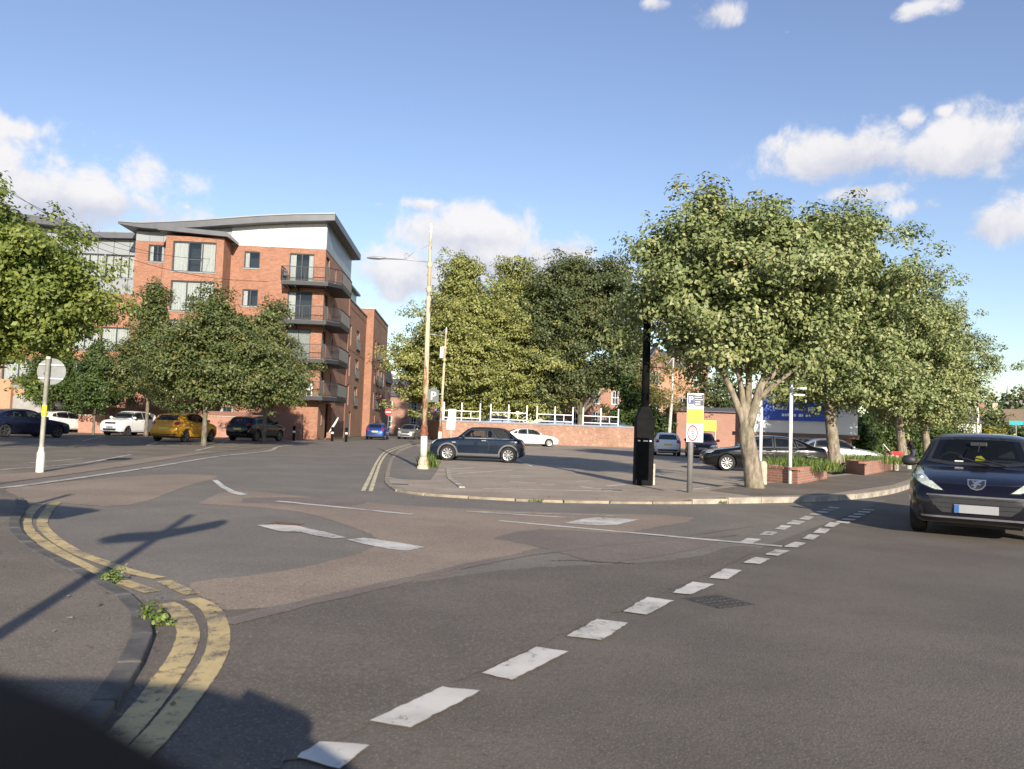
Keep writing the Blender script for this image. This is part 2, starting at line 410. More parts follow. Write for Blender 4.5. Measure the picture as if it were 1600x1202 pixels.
def fill2d(poly, step, holes=()):
    pts = []; edges = []
    for lp in [poly] + list(holes):
        st = len(pts); n = len(lp)
        for i in range(n):
            a = Vector(lp[i][:2]); b = Vector(lp[(i + 1) % n][:2]); k = max(1, int((b - a).length / step + .5))
            for j in range(k): pts.append(a.lerp(b, j / k))
        m = len(pts)
        edges += [(i, i + 1 if i + 1 < m else st) for i in range(st, m)]
    xs = [p.x for p in pts]; ys = [p.y for p in pts]
    x = min(xs) + step / 2; row = 0
    while x < max(xs):
        y = min(ys) + step * (.5 if row % 2 else .25)
        while y < max(ys):
            if pip((x, y), poly) and not any(pip((x, y), h) for h in holes): pts.append(Vector((x, y)))
            y += step
        x += step; row += 1
    v, e, f, *_ = geometry.delaunay_2d_cdt(pts, edges, [], 0, 1e-5)
    fs = []
    for t in f:
        c = (sum(v[i].x for i in t) / len(t), sum(v[i].y for i in t) / len(t))
        if pip(c, poly) and not any(pip(c, h) for h in holes): fs.append(tuple(t))
    return v, fs
def sheet(name, poly, z, mat, parent=None, step=4.0, zf=None, kind='structure', thick=0, jit=0.0):
    poly = [tuple(p[:2]) for p in poly]
    if jit:
        q = []
        for i in range(len(poly)):
            a, b_ = Vector(poly[i]), Vector(poly[(i + 1) % len(poly)]); k = max(2, int((b_ - a).length / .045))
            q += [tuple(a.lerp(b_, j / k) + Vector((random.gauss(0, jit), random.gauss(0, jit)))) for j in range(k)]
        poly = q
    v, fs = fill2d(poly, step)
    me = bpy.data.meshes.new(name)
    me.from_pydata([(p.x, p.y, zf(p.x, p.y) if zf else z) for p in v], [], fs); me.update()
    bm = bmesh.new(); bm.from_mesh(me)
    for f in bm.faces:
        if f.normal.z < 0: f.normal_flip()
    if thick:
        be = [e for e in bm.edges if e.is_boundary]
        r = bmesh.ops.extrude_edge_only(bm, edges=be)
        for x in r['geom']:
            if isinstance(x, bmesh.types.BMVert): x.co.z -= thick
        bmesh.ops.recalc_face_normals(bm, faces=bm.faces)
        if sum(f.normal.z for f in bm.faces) < 0:
            for f in bm.faces: f.normal_flip()
    bm.to_mesh(me); bm.free(); boxuv(me); me.materials.append(mat)
    o = link(bpy.data.objects.new(name, me)); o.parent = parent
    if kind and parent is None: o['kind'] = kind
    return o
def smoothline(pts, per=8):
    pts = [Vector(p[:2]) for p in pts]; out = []; n = len(pts)
    for i in range(n - 1):
        p0, p1, p2, p3 = pts[max(i - 1, 0)], pts[i], pts[i + 1], pts[min(i + 2, n - 1)]
        for k in range(per):
            t = k / per
            out.append(.5 * ((2 * p1) + (p2 - p0) * t + (2 * p0 - 5 * p1 + 4 * p2 - p3) * t * t + (3 * p1 - p0 - 3 * p2 + p3) * t ** 3))
    out.append(pts[-1]); return out
def ribbon(name, pts, width, z, mat, parent, jitter=0.0):
    pts = [Vector(p[:2]) for p in pts]; L = []; R = []
    for i, p in enumerate(pts):
        d = (pts[min(i + 1, len(pts) - 1)] - pts[max(i - 1, 0)]).normalized(); nrm = Vector((-d.y, d.x))
        L.append(p + nrm * width * (.5 + random.uniform(-jitter, jitter))); R.append(p - nrm * width * (.5 + random.uniform(-jitter, jitter)))
    me = bpy.data.meshes.new(name); n = len(pts)
    me.from_pydata([(p.x, p.y, z) for p in R + L], [], [(i, i + 1, n + i + 1, n + i) for i in range(n - 1)]); me.update()
    me.materials.append(mat); o = link(bpy.data.objects.new(name, me)); o.parent = parent; return o
def resample(pts, step):
    pts = [Vector(p[:2]) for p in pts]; out = [pts[0]]; acc = 0
    for i in range(len(pts) - 1):
        a, b = pts[i], pts[i + 1]; L = (b - a).length; pos_ = 0
        while acc + (L - pos_) >= step:
            pos_ += step - acc; acc = 0; out.append(a.lerp(b, pos_ / L))
        acc += L - pos_
    return out

# ------------------------------------------------------------------ ground, roads, pavements
M_DIR = Vector((.520, .854)); N_DIR = Vector((-.854, .520))
def MN(s, n): p = M_DIR * s + N_DIR * n; return (p.x, p.y)
gr = sheet('ground', [(-2500, -600), (2500, -600), (2500, 4500), (-2500, 4500)], -.03, GROUND, step=2000)
tag(gr, 'dry earth and grass spreading to the horizon beyond the streets', 'ground')
main_road = sheet('main_road', [MN(-40, -5.2), MN(260, -5.2), MN(260, 2.6), MN(30, 2.6), MN(26, 3.4), MN(-40, 3.4)], 0, A_MAIN, step=12)
tag(main_road, 'grey tarmac main road running off to the right', 'road')
KZ = .05
kerbL = smoothline([(-14, -13), (-7, -3.2), (-3.4, 1.9)] + [tuple(G(x / 2.286, 740 + y / 2.286, KZ)[:2]) for x, y in ((200, 960), (300, 885), (375, 800), (428, 725), (472, 655), (505, 580), (508, 525), (485, 470), (430, 425), (330, 372), (230, 320), (120, 262), (62, 212), (50, 165), (75, 115))] + [(-8.0, 12.9), (-9.5, 13.4), (-16, 14.3), (-40, 16)], 8)
kerbR = smoothline([(-6.4, 95), (-6.42, 53.4), (-4.98, 35.2), (-3.1, 20.7), (-2.5, 17.4), (-2.05, 16.05), (-1.14, 15.5), (.7, 15.17), (2.62, 15.6), (4.08, 16.2), (5.6, 17.0), (7.3, 18.15), (9.2, 20.2), (11.6, 23.6), (17, 32.4), (40, 70.2), (120, 201.5)], 8)
side_poly = [(-1.4, 2.9)] + [p[:] for p in kerbL if 2.2 < p.y < 12.8 and p.x > -7.9] + [(-9.36, 14.83), (-11.05, 25.4), (-12.3, 43.5), (-12.3, 60), (-12.1, 130), (-6.2, 130)] + [p[:] for p in kerbR if p.x < 8.5] + [(8.9, 18.9)]
side_road = sheet('side_road', side_poly, .004, A_SIDE, step=3)
tag(side_road, 'grey tarmac side road leading away past the brick flats', 'road')
def ppoly(l): return [tuple(G(*p)[:2]) for p in l]
LIFT = iter([.008 + .0015 * i for i in range(80)])
def patch(pxs, mat, name='tarmac_patch', parent=None, z=None):
    pts = smoothline([G(*p) for p in pxs + [pxs[0]]], 3)[:-1]
    return sheet(name, pts, z or .0068, mat, parent or side_road, step=1.2, jit=.012)
patch([(0, 766), (60, 758), (231, 743), (341, 744), (289, 761), (202, 790), (92, 786), (0, 784)], A_BROWN)
patch([(308, 788), (367, 767), (500, 779), (640, 791), (850, 801), (1085, 809), (965, 835), (880, 847), (700, 897), (520, 935), (370, 955), (330, 940), (300, 912), (420, 897), (540, 872), (590, 850), (560, 828), (470, 801), (380, 792)], A_BROWN)
patch([(380, 786), (396, 778), (560, 780), (548, 791)], A_GREYP, z=.008)
patch([(770, 842), (845, 828), (1010, 838), (1120, 848), (960, 880), (860, 860)], A_GREYP, z=.008)
patch([(60, 1150), (0, 1000), (180, 942), (330, 940), (520, 938), (640, 912), (830, 888), (1000, 880), (1100, 868), (1140, 855), (1185, 857), (1130, 887), (1000, 942), (880, 992), (740, 1055), (570, 1135), (430, 1202), (250, 1215)], A_MAIN, z=.0055)
# long repair trench across the junction mouth
ribbon('trench_repair', smoothline([G(350, 975), G(560, 925), G(820, 868), G(1040, 842), G(1170, 822)], 6), .16, .0102, A_GREYP, side_road, .12)

# left corner pavement with its kerb
lp = [p[:] for p in kerbL] + [(-60, 14), (-60, -30), (-14, -30)]
pave_l = sheet('corner_pavement', lp, KZ, A_PAVE, step=4)
tag(pave_l, 'dark tarmac corner pavement at lower left behind double yellow lines', 'pavement')
def kerbs(pts, step, h, wdt, mat, parent, z0, inset=0.0, name='kerb_stone'):
    rs = resample(pts, step); ms = {}
    for i in range(len(rs) - 1):
        a, b = rs[i], rs[i + 1]; d = (b - a); L = d.length - .012; c = (a + b) / 2; hh_ = h(c) if callable(h) else h; mt = mat(c) if callable(mat) else mat; key = (round(L, 2), round(hh_, 2), mt.name)
        if key not in ms:
            ms[key] = MB().box(-L / 2, L / 2, -wdt / 2, wdt / 2, -.15, hh_).mesh('kerb_stone', bevel=.012); ms[key].materials.append(mt)
        c = (a + b) / 2; nrm = Vector((-d.y, d.x)).normalized() * inset
        part(name, ms[key], None, parent, (c.x + nrm.x, c.y + nrm.y, z0 + random.uniform(-.004, .004)), math.atan2(d.y, d.x) + random.uniform(-.006, .006))
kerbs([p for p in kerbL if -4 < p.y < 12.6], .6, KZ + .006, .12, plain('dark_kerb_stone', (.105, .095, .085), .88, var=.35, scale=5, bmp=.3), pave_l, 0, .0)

# forecourt with bays left of the side road
fore = sheet('forecourt', [(-8.0, 12.95), (-9.36, 14.83), (-11.05, 25.4), (-12.3, 43.5), (-12.3, 59), (-13.2, 64), (-70, 64), (-70, 14), (-16, 14.35), (-9.6, 13.45)], .012, A_FORE, step=4)
tag(fore, 'worn tarmac parking forecourt in front of the flats', 'car park')
ribbon('edge_line', smoothline([(-9.0, 13.3), G(0, 764), G(68, 755.6), G(184, 739), G(252, 728.5), G(341, 714), G(420, 705), (-12.25, 44), (-12.25, 60)], 8), .17, .0155, W_FADE, fore, .12)
patch([(0, 742), (60, 738), (190, 722), (330, 705), (300, 712), (190, 730), (70, 747), (0, 754)], A_BROWN, parent=fore, z=.0138)
for a, b, wd_ in (((0, 735), (130, 725), .12), ((130, 725), (205, 711), .12), ((38, 725), (130, 717), .1), ((305, 705), (335, 698), .14), ((340, 699.5), (372, 697), .1), ((128, 690), (160, 682), .1), ((230, 697), (255, 688), .1), ((346, 692), (362, 685), .1)):
    A, B = G(*a), G(*b); ribbon('bay_line', [A.lerp(B, t / 8) for t in range(9)], wd_, .0158, W_FADE, fore, .15)

# island pavement and car park on the right
def isl_z(x, y):
    t = min(1, max(0, (x - 3.0) / 1.6)); return .045 + .075 * t * t * (3 - 2 * t)
back = [(125, 212), (42, 80), (19, 40.5), (13.2, 31.2), (9.6, 26.0), (6.9, 22.4), (5.2, 19.9), (4.2, 18.55), (2.0, 17.7), (-.5, 17.25), (-1.05, 17.5), (-1.55, 20.5), (-2.05, 25.8), (-3.2, 33), (-4.4, 48), (-4.9, 62), (-5.2, 95)]
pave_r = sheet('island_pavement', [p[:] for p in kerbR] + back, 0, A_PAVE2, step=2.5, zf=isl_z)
tag(pave_r, 'worn tarmac pavement around the car park with pale kerbs', 'pavement')
sheet('tarmac_patch', [(5.2, 17.05), (7.3, 18.45), (11.4, 23.8), (16.8, 32.6), (39, 69.5), (38, 72), (13.6, 31), (9.8, 25.8), (7.2, 22.2), (5.5, 19.8), (4.6, 18.4)], .124, A_PAVE, pave_r, step=3)
sheet('tarmac_patch', [(-2.6, 19.5), (-1.9, 19.6), (-2.2, 25.3), (-3.6, 34), (-5.0, 48), (-6.3, 53), (-5.1, 35.2), (-3.2, 20.7)], .0495, A_SIDE, pave_r, step=3)
kerbs([p for p in kerbR if p.y < 75], .9, lambda c: isl_z(c.x, c.y) + .008, .12, lambda c: KERB_F if c.x < 3.6 else KERB, pave_r, 0, -.02)
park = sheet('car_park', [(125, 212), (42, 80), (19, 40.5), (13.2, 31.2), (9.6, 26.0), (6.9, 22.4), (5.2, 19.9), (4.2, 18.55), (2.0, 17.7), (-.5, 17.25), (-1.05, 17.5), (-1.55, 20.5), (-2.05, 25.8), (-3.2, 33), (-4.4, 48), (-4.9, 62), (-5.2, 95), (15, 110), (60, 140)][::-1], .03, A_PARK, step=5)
tag(park, 'sunlit tarmac car park behind the island pavement with faded bay lines', 'car park')
kerbs([(-1.0, 17.45), (-1.5, 20.4), (-1.95, 25.6)], .9, .075, .13, KERB, pave_r, 0, 0)
def c3(x, y): return G(660 + x / 3.333, 690 + y / 3.333, .03)
for a, b in (((180, 168), (470, 148)), ((100, 145), (270, 138)), ((320, 245), (700, 254)), ((700, 254), (1000, 260)), ((1000, 260), (1270, 266)), ((455, 210), (590, 217)), ((620, 222), (690, 224)), ((820, 235), (990, 257)), ((490, 95), (570, 130)),
             ((450, 177), (530, 182)), ((800, 208), (880, 205)), ((960, 232), (1060, 224)), ((1270, 262), (1500, 240)), ((1240, 150), (1340, 151)), ((1200, 75), (1330, 82)), ((650, 74), (770, 80))):
    A, B = c3(*a), c3(*b); ribbon('bay_line', [A.lerp(B, t / 12) for t in range(13)], .10, .0335, W_THIN, park, .15)

# ------------------------------------------------------------------ road markings (parts of the roads)
def mark(name, pxs, mat, parent, z):
    sheet(name, [G(*p) for p in pxs], z, mat, parent, step=.35, jit=.0035)
dash = [[(462, 1188), (500, 1162), (575, 1168), (530, 1206)], [(578, 1130), (690, 1077), (752, 1083), (640, 1141)], [(752, 1055), (838, 1014), (888, 1021), (800, 1066)], [(884, 997), (932, 970), (982, 976), (940, 1003)],
        [(973, 958), (1012, 935), (1052, 941), (1010, 963)], [(1050, 928), (1082, 911), (1116, 915), (1079, 931)], [(1107, 905), (1132, 890), (1159, 893), (1136, 907)], [(1161, 881), (1180, 872), (1204, 875), (1187, 883)],
        [(1195, 868), (1213, 860), (1234, 862), (1215, 870)], [(1224, 856), (1241, 848), (1260, 850), (1245, 857)], [(1253, 843), (1265, 836), (1281, 838), (1270, 845)], [(1270, 834), (1281, 826), (1298, 828), (1289, 835)], [(1287, 824), (1297, 817), (1313, 819), (1302, 825)]]
row2 = [[(1156, 848), (1168, 842), (1190, 844), (1176, 850)], [(1186, 837), (1197, 831), (1216, 833), (1206, 838)], [(1210, 828), (1221, 822), (1237, 823), (1226, 829)], [(1228, 820), (1239, 814), (1259, 816), (1248, 821)], [(1248, 812), (1259, 807), (1272, 809), (1263, 814)]]
for d_ in dash + row2: mark('give_way_dash', d_, W_MARK, main_road, .0125)
for base, n in ((Vector((5.47, 13.2)), 6), (Vector((5.5, 14.45)), 4)):
    for k in range(n):
        a = base + M_DIR * (.62 * k); nn = N_DIR * .1
        sheet('give_way_dash', [a - nn, a + M_DIR * .33 - nn, a + M_DIR * .33 + nn, a + nn], .0125, W_MARK, main_road, step=.35, jit=.004)
ribbon('lane_line', [Vector(G(780, 815)[:2]).lerp(Vector(G(1222, 855)[:2]), t / 20) for t in range(21)], .12, .0118, W_MARK, side_road, .08)
ribbon('lane_line', [Vector(G(433, 784)[:2]).lerp(Vector(G(645, 805)[:2]), t / 16) for t in range(17)], .13, .0118, W_MARK, side_road, .1)
ribbon('lane_line', [Vector(G(729, 800)[:2]).lerp(Vector(G(900, 811)[:2]), t / 16) for t in range(17)], .12, .0118, W_FADE, side_road, .15)
ribbon('lane_line', [Vector(G(729, 800)[:2]).lerp(Vector(G(960, 807)[:2]), t / 16) for t in range(17)], .08, .0122, W_FADE, side_road, .15)
mark('arrow_head', [(880, 819), (912, 812), (936, 809.5), (999, 813), (963, 821.5), (935, 822)], W_MARK, side_road, .0125)
mark('arrow_head', [(401, 822), (430, 821), (464, 823), (483, 827.5), (466, 833), (437, 832)], W_MARK, side_road, .0125)
mark('arrow_shaft', [(478, 827), (510, 833), (540, 841.5), (520.6, 843), (485, 837), (468, 832)], W_MARK, side_road, .01255)
mark('arrow_shaft', [(541, 845), (568.7, 842), (620, 849), (665, 857), (634, 862.5), (604, 859), (570, 852)], W_MARK, side_road, .0125)
mark('curved_stroke', [(331, 751), (340, 751), (351, 760), (366, 768), (387, 773.5), (378, 775.5), (359, 771), (344, 762)], W_MARK, side_road, .0125)
def yl(l, ox, oy, sc): return [G(ox + x / sc, oy + y / sc) for x, y in l]
ya = [(150, 108), (118, 130), (92, 172), (108, 215), (180, 268), (320, 345), (420, 385), (545, 428)]
yb = [(590, 468), (640, 500), (672, 570), (655, 640), (620, 700), (560, 790), (505, 860), (440, 935), (360, 1010), (250, 1090)]
yc = [(205, 105), (180, 125), (150, 178), (185, 228), (270, 283), (380, 325), (480, 358), (570, 378)]
yd = [(585, 388), (640, 415), (690, 436)]
ye = [(680, 452), (740, 478), (775, 530), (782, 600), (765, 665), (720, 740), (665, 810), (610, 880), (545, 955), (470, 1030), (370, 1120)]
for l, wdt in ((ya, .13), (yb, .135), (yc, .12), (yd, .12), (ye, .13)):
    ribbon('yellow_line', smoothline(yl(l, 0, 740, 2.286), 8), wdt, .0118, Y_MARK, side_road, .02)
for l in ([(788, 455), (835, 360), (880, 262), (930, 198), (1000, 168), (1100, 141)], [(838, 458), (866, 370), (906, 262), (952, 203), (1030, 168), (1112, 143)]):
    ribbon('yellow_line', smoothline(yl(l, 380, 660, 4.21), 8), .085, .0118, Y_PALE, side_road, .03)
# ironwork
IRON = plain('cast_iron_cover', (.07, .064, .06), .7, .2, .3, 20, bmp=.4); RUST = plain('rusty_iron_cover', (.14, .075, .05), .8, .2, .4, 18, bmp=.4)
def cover(px, py, sx, sy, mat, parent, rz, zc_=.008):
    g = G(px, py); m = MB().box(-sx / 2, sx / 2, -sy / 2, sy / 2, -.05, .0)
    for i in range(6):
        for j in range(4): m.box(-sx / 2 + .04 + i * (sx - .08) / 6, -sx / 2 + .02 + (i + 1) * (sx - .08) / 6, -sy / 2 + .04 + j * (sy - .08) / 4, -sy / 2 + .02 + (j + 1) * (sy - .08) / 4, -.01, .005)
    m.build('manhole_cover', mat, parent, loc=(g.x, g.y, zc_)).rotation_euler.z = rz
cover(1122, 940, .42, .42, IRON, main_road, .55, .001); cover(445, 820, .42, .3, RUST, side_road, -.3); cover(955, 768, .5, .3, IRON, park, 0, .032); cover(622, 760, .45, .3, IRON, pave_r, 0, .047)
# cracks
for l in ([(865, 878), (900, 877), (935, 880), (990, 882)], [(1010, 838), (1090, 842), (1150, 838)]):
    pts = smoothline([G(*p) for p in l], 10); pts = [p + Vector((random.uniform(-.02, .02), random.uniform(-.03, .03))) for p in pts]
    ribbon('tarmac_crack', pts, 0.018, .0112, plain('crack_dark', (.05, .028, .027), .95), side_road, .3)  # thin flat ribbons in a dark tone, drawn as tarmac cracks

# ------------------------------------------------------------------ foliage
def leaf_mesh(name, P, Nrm, size, tint, aspect=.62, mat=None):
    n = len(P); rnd = RNG.normal(size=(n, 3))
    T = rnd - Nrm * np.sum(rnd * Nrm, 1, keepdims=True); T /= np.linalg.norm(T, axis=1, keepdims=True) + 1e-9
    B = np.cross(Nrm, T); s = size[:, None]
    V = np.empty((n, 4, 3))
    V[:, 0] = P - T * s * .5; V[:, 1] = P + B * s * aspect * .5 + Nrm * s * .10; V[:, 2] = P + T * s * .5; V[:, 3] = P - B * s * aspect * .5 + Nrm * s * .10
    me = bpy.data.meshes.new(name); me.vertices.add(n * 4); me.vertices.foreach_set('co', V.ravel())
    me.loops.add(n * 4); me.loops.foreach_set('vertex_index', np.arange(n * 4, dtype=np.int32))
    me.polygons.add(n); me.polygons.foreach_set('loop_start', np.arange(0, n * 4, 4, dtype=np.int32)); 
    me.update(calc_edges=True)
    at = me.attributes.new('tint', 'FLOAT', 'POINT'); at.data.foreach_set('value', np.repeat(tint, 4).astype(np.float32))
    if mat: me.materials.append(mat)
    return me
def unit(a): return a / (np.linalg.norm(a, axis=1, keepdims=True) + 1e-9)
def crown(lobes, nclump, per, csize, lsize, core=.12, flat=.65, up=.5, droop=0.0, shell=.6, fill=.3):
    """leaf positions gathered in clumps over the lobes (x,y,z,rx,ry,rz) of the crown"""
    lobes = np.array(lobes, float); vol = lobes[:, 3] * lobes[:, 4] * lobes[:, 5]; pr = (vol ** .72); pr /= pr.sum()
    k = RNG.choice(len(lobes), nclump, p=pr); d = unit(RNG.normal(size=(nclump, 3)))
    r = shell + (1.04 - shell) * RNG.random(nclump) ** .55
    inner = RNG.random(nclump) < core; r[inner] = RNG.random(inner.sum()) ** .5 * .7
    r *= 1 + .10 * RNG.normal(size=nclump)
    C = lobes[k, :3] + d * r[:, None] * lobes[k, 3:]
    out = unit(d / lobes[k, 3:])
    # boughs: clumps gather round fewer centres so gaps and dark hollows stay open between them
    ns = max(8, int(nclump / 7.5)); own_ = RNG.random(nclump) < .78; g_ = RNG.integers(0, ns, nclump); g_[:ns] = np.arange(ns); own_[:ns] = False
    off = RNG.normal(size=(nclump, 3)) * csize * 1.15; off[:, 2] *= .7
    C = np.where(own_[:, None], C[g_] + off, C); out = np.where(own_[:, None], unit(out[g_] + off / csize * .35), out)
    tb = RNG.random(ns)
    cs = csize * (.55 + .9 * RNG.random(nclump)); cnt = np.maximum(6, (per * (cs / csize) ** 2).astype(int))
    idx = np.repeat(np.arange(nclump), cnt); n = len(idx)
    q = unit(RNG.normal(size=(n, 3))) * (RNG.random(n) ** .45)[:, None]; q[:, 2] *= flat
    P = C[idx] + q * cs[idx][:, None]
    P[:, 2] -= droop * (q[:, 0] ** 2 + q[:, 1] ** 2) * cs[idx]
    Nn = unit(q * .9 + out[idx] * .55 + np.array([0, 0, up]) + RNG.normal(size=(n, 3)) * .45)
    ctint = .5 * RNG.random(nclump) + .5 * tb[g_]
    t = np.clip(.16 + .42 * ctint[idx] + .42 * RNG.random(n), 0, 1)
    S = lsize * (.65 + .7 * RNG.random(n))
    nf = int(n * fill); kf = RNG.choice(len(lobes), nf, p=vol / vol.sum()); df = unit(RNG.normal(size=(nf, 3))); rf_ = RNG.random(nf) ** .4 * .82
    P = np.vstack([P, lobes[kf, :3] + df * rf_[:, None] * lobes[kf, 3:]]); Nn = np.vstack([Nn, unit(RNG.normal(size=(nf, 3)) + df * .6 + np.array([0, 0, .4]))])
    return C, P, Nn, np.append(S, lsize * 1.5 * (.7 + .6 * RNG.random(nf))), np.append(t, np.clip(.1 + .8 * RNG.random(nf), 0, 1))
def limb(a, b, bend, r0, r1, m, seg=6, n=7):
    a, b = Vector(a), Vector(b); L = (b - a).length; o = Vector((random.uniform(-1, 1), random.uniform(-1, 1), random.uniform(0, .8))) * bend * L
    pts = [a.lerp(b, t / seg) + o * math.sin(math.pi * t / seg) * .6 + Vector((random.uniform(-1, 1), random.uniform(-1, 1), 0)) * L * .012 for t in range(seg + 1)]
    m.tube(pts, [r0 + (r1 - r0) * (t / seg) ** .8 for t in range(seg + 1)], n); return pts
def make_tree(name, label, base, lobes, trunk, forks, nclump, per, csize, lsize, lmat, bmat, cat='tree', group=None, twigs=30, sprigs=0, **kw):
    """trunk: list of (x,y,z,r) ; forks: list of ((x,y,z) end, r0)"""
    root = empty(name, base, 0, label, cat, group)
    C, P, Nn, S, T = crown(lobes, nclump, per, csize, lsize, **kw)
    # clusters lying deep below the crown are dropped
    if sprigs:                                      # loose shoots standing out of the outline
        lob = np.array(lobes)
        for _ in range(sprigs):
            l = lob[RNG.integers(len(lob))]; d = unit(RNG.normal(size=(1, 3)))[0]; d[2] = abs(d[2]) * .9 + .1
            a = l[:3] + d * l[3:]; m_ = 14; tt = RNG.random(m_)[:, None]
            pp = a + d * tt * csize * 1.5 + RNG.normal(size=(m_, 3)) * csize * .13
            P = np.vstack([P, pp]); Nn = np.vstack([Nn, unit(RNG.normal(size=(m_, 3)) + np.array([0, 0, .5]))]); S = np.append(S, lsize * (.6 + .5 * RNG.random(m_))); T = np.append(T, .5 + .5 * RNG.random(m_))
    part('crown', leaf_mesh('crown', P, Nn, S, T, mat=lmat), None, root)
    a_, b_ = Vector(trunk[-2][:3]), Vector(trunk[-1][:3]); tip_ = b_ + (b_ - a_).normalized() * trunk[-1][3] * 1.8
    m = MB(); m.tube([t[:3] for t in trunk] + [tip_], [t[3] for t in trunk] + [trunk[-1][3] * .5], 12)
    m.build('trunk', bmat, root, smooth=True)
    b = MB(); ends = []
    top = trunk[-1]
    for e, r0, *st in forks:
        s0 = st[0] if st else top[:3]
        pts = limb(s0, e, .09, r0, r0 * .35, b); ends += [(p, r0 * .4) for p in pts[3:]]
    for c in C[RNG.choice(len(C), min(twigs, len(C)), replace=False)]:
        if not ends: break
        c = Vector(c); s_, r_ = min(ends, key=lambda q: (q[0] - c).length); limb(s_, c, .12, max(.012, r_ * .55), .008, b, 4, 5)
    if b.v: b.build('branch', bmat, root, smooth=True)
    return root

# --- the row of maples along the main road, right
t1 = G(1168, 762, .12)
make_tree('maple_tree', 'nearest maple of the right hand row with forked trunk beside the parking sign', (t1.x, t1.y, .12),
    [(a, b_, c * .94, d_, e_, f_ * .94) for a, b_, c, d_, e_, f_ in [(-1.05, .3, 5.3, 1.95, 1.9, 1.6), (.75, -.2, 5.7, 1.75, 1.8, 1.75), (-.2, .8, 6.6, 1.7, 1.8, 1.3), (-1.7, .5, 6.2, 1.15, 1.2, 1.2), (.9, .6, 4.0, 1.3, 1.5, 1.3), (-.55, -.1, 4.0, 1.0, 1.3, 1.0), (1.5, .5, 6.4, 1.2, 1.3, 1.2), (-1.9, .2, 5.2, .9, 1.0, .9), (-.9, .5, 7.1, .9, .9, .7), (-1.45, .4, 4.0, .9, 1.0, .9)]],
    [(.22, 0, -.2, .29), (.16, 0, .1, .235), (.08, 0, .7, .205), (-.02, .02, 1.15, .2), (-.05, .02, 1.4, .19)],
    [((-1.05, .1, 3.4), .12), ((-.55, .3, 3.8), .105), ((.6, .05, 3.5), .155), ((1.65, .2, 4.0), .1, (.3, .05, 2.5)), ((1.3, -.1, 3.1), .085, (.22, .05, 2.2)), ((-.25, .4, 4.4), .115), ((.15, .6, 5.5), .11), ((-.8, .5, 5.2), .08, (-.55, .2, 3.0))],
    900, 66, .40, .118, L_MAPLE, BARK1, twigs=60, group='maples along the main road', sprigs=34, core=.14)
def maple_row(px, py, label, rx, h, seed, n, per=40):
    b = G(px, py, .12); k = rx / 2.6
    lob = [(-.7 * k, .2, h * .60, 1.8 * k, 1.9 * k, h * .22), (.8 * k, -.1, h * .62, 1.8 * k, 1.9 * k, h * .24), (.1, .6, h * .80, 1.55 * k, 1.7 * k, h * .19), (0, -.3, h * .40, 1.9 * k, 1.9 * k, h * .15), (1.3 * k, .2, h * .45, 1.2 * k, 1.4 * k, h * .15), (-1.2 * k, .1, h * .42, 1.1 * k, 1.3 * k, h * .13), (.5 * k, .1, h * .9, .9 * k, 1 * k, h * .11), (1.1 * k, -.5, h * .32, 1.2 * k, 1.2 * k, h * .08), (-.9 * k, -.6, h * .31, 1.1 * k, 1.2 * k, h * .07), (.2 * k, .9, h * .3, 1.3 * k, 1 * k, h * .07), (-1.3 * k, .3, h * .74, 1.1 * k, 1.2 * k, h * .15)]
    return make_tree('maple_tree', label, (b.x, b.y, .12), lob,
        [(.12, 0, -.2, .36), (.06, 0, .15, .28), (-.06, 0, 1.2, .235), (-.2, 0, 2.4, .21)],
        [((-1.0 * k, .2, h * .6), .1 * k), ((1.0 * k, 0, h * .62), .1 * k), ((.1, .4, h * .75), .11 * k), ((.8 * k, -.4, h * .42), .07 * k)], n, int(per * 1.4), .46, .142, L_MAPLE, BARK1, twigs=30, group='maples along the main road', sprigs=26, core=.1)
maple_row(1303, 737, 'second maple of the row, taller, its trunk between the two brick planters', 3.4, 10.7, 2, 900)
maple_row(1410, 728, 'third maple of the row, trunk behind the three short bollards', 3.9, 10.8, 3, 860)
maple_row(1449, 724, 'fourth maple of the row, just left of the oncoming car roof', 4.1, 10.6, 4, 820, 40)

# --- big maple at the left edge
b = Vector((-18.6, 26.5, .11))
make_tree('maple_tree', 'bright green broad maple filling the left edge of the picture', b,
    [(0, 0, 6.6, 3.4, 3.4, 2.2), (2.5, .3, 5.5, 2.0, 2.4, 1.8), (3.4, .2, 4.5, 1.2, 1.8, 1.2), (1.5, 0, 4.2, 2.4, 2.6, 1.2), (1.9, -.3, 6.5, 1.6, 1.8, 1.2), (-1.8, 0, 7.6, 2.4, 2.4, 1.6), (.6, 0, 3.4, 1.8, 2, .9), (-1.5, 0, 4.5, 2.6, 2.6, 1.6), (.3, 0, 7.9, 1.1, 1.3, .9)],
    [(0, 0, -.2, .4), (0, 0, .3, .3), (.1, 0, 1.5, .25), (.1, 0, 2.4, .24)],
    [((2.6, 0, 4.8), .14), ((-2, 0, 5.5), .14), ((.3, .3, 6.5), .15), ((3.6, .2, 4.4), .09), ((1.5, -1, 5.5), .1)], 950, 62, .5, .15, L_LEFT, BARK2, twigs=40, sprigs=26, core=.12)

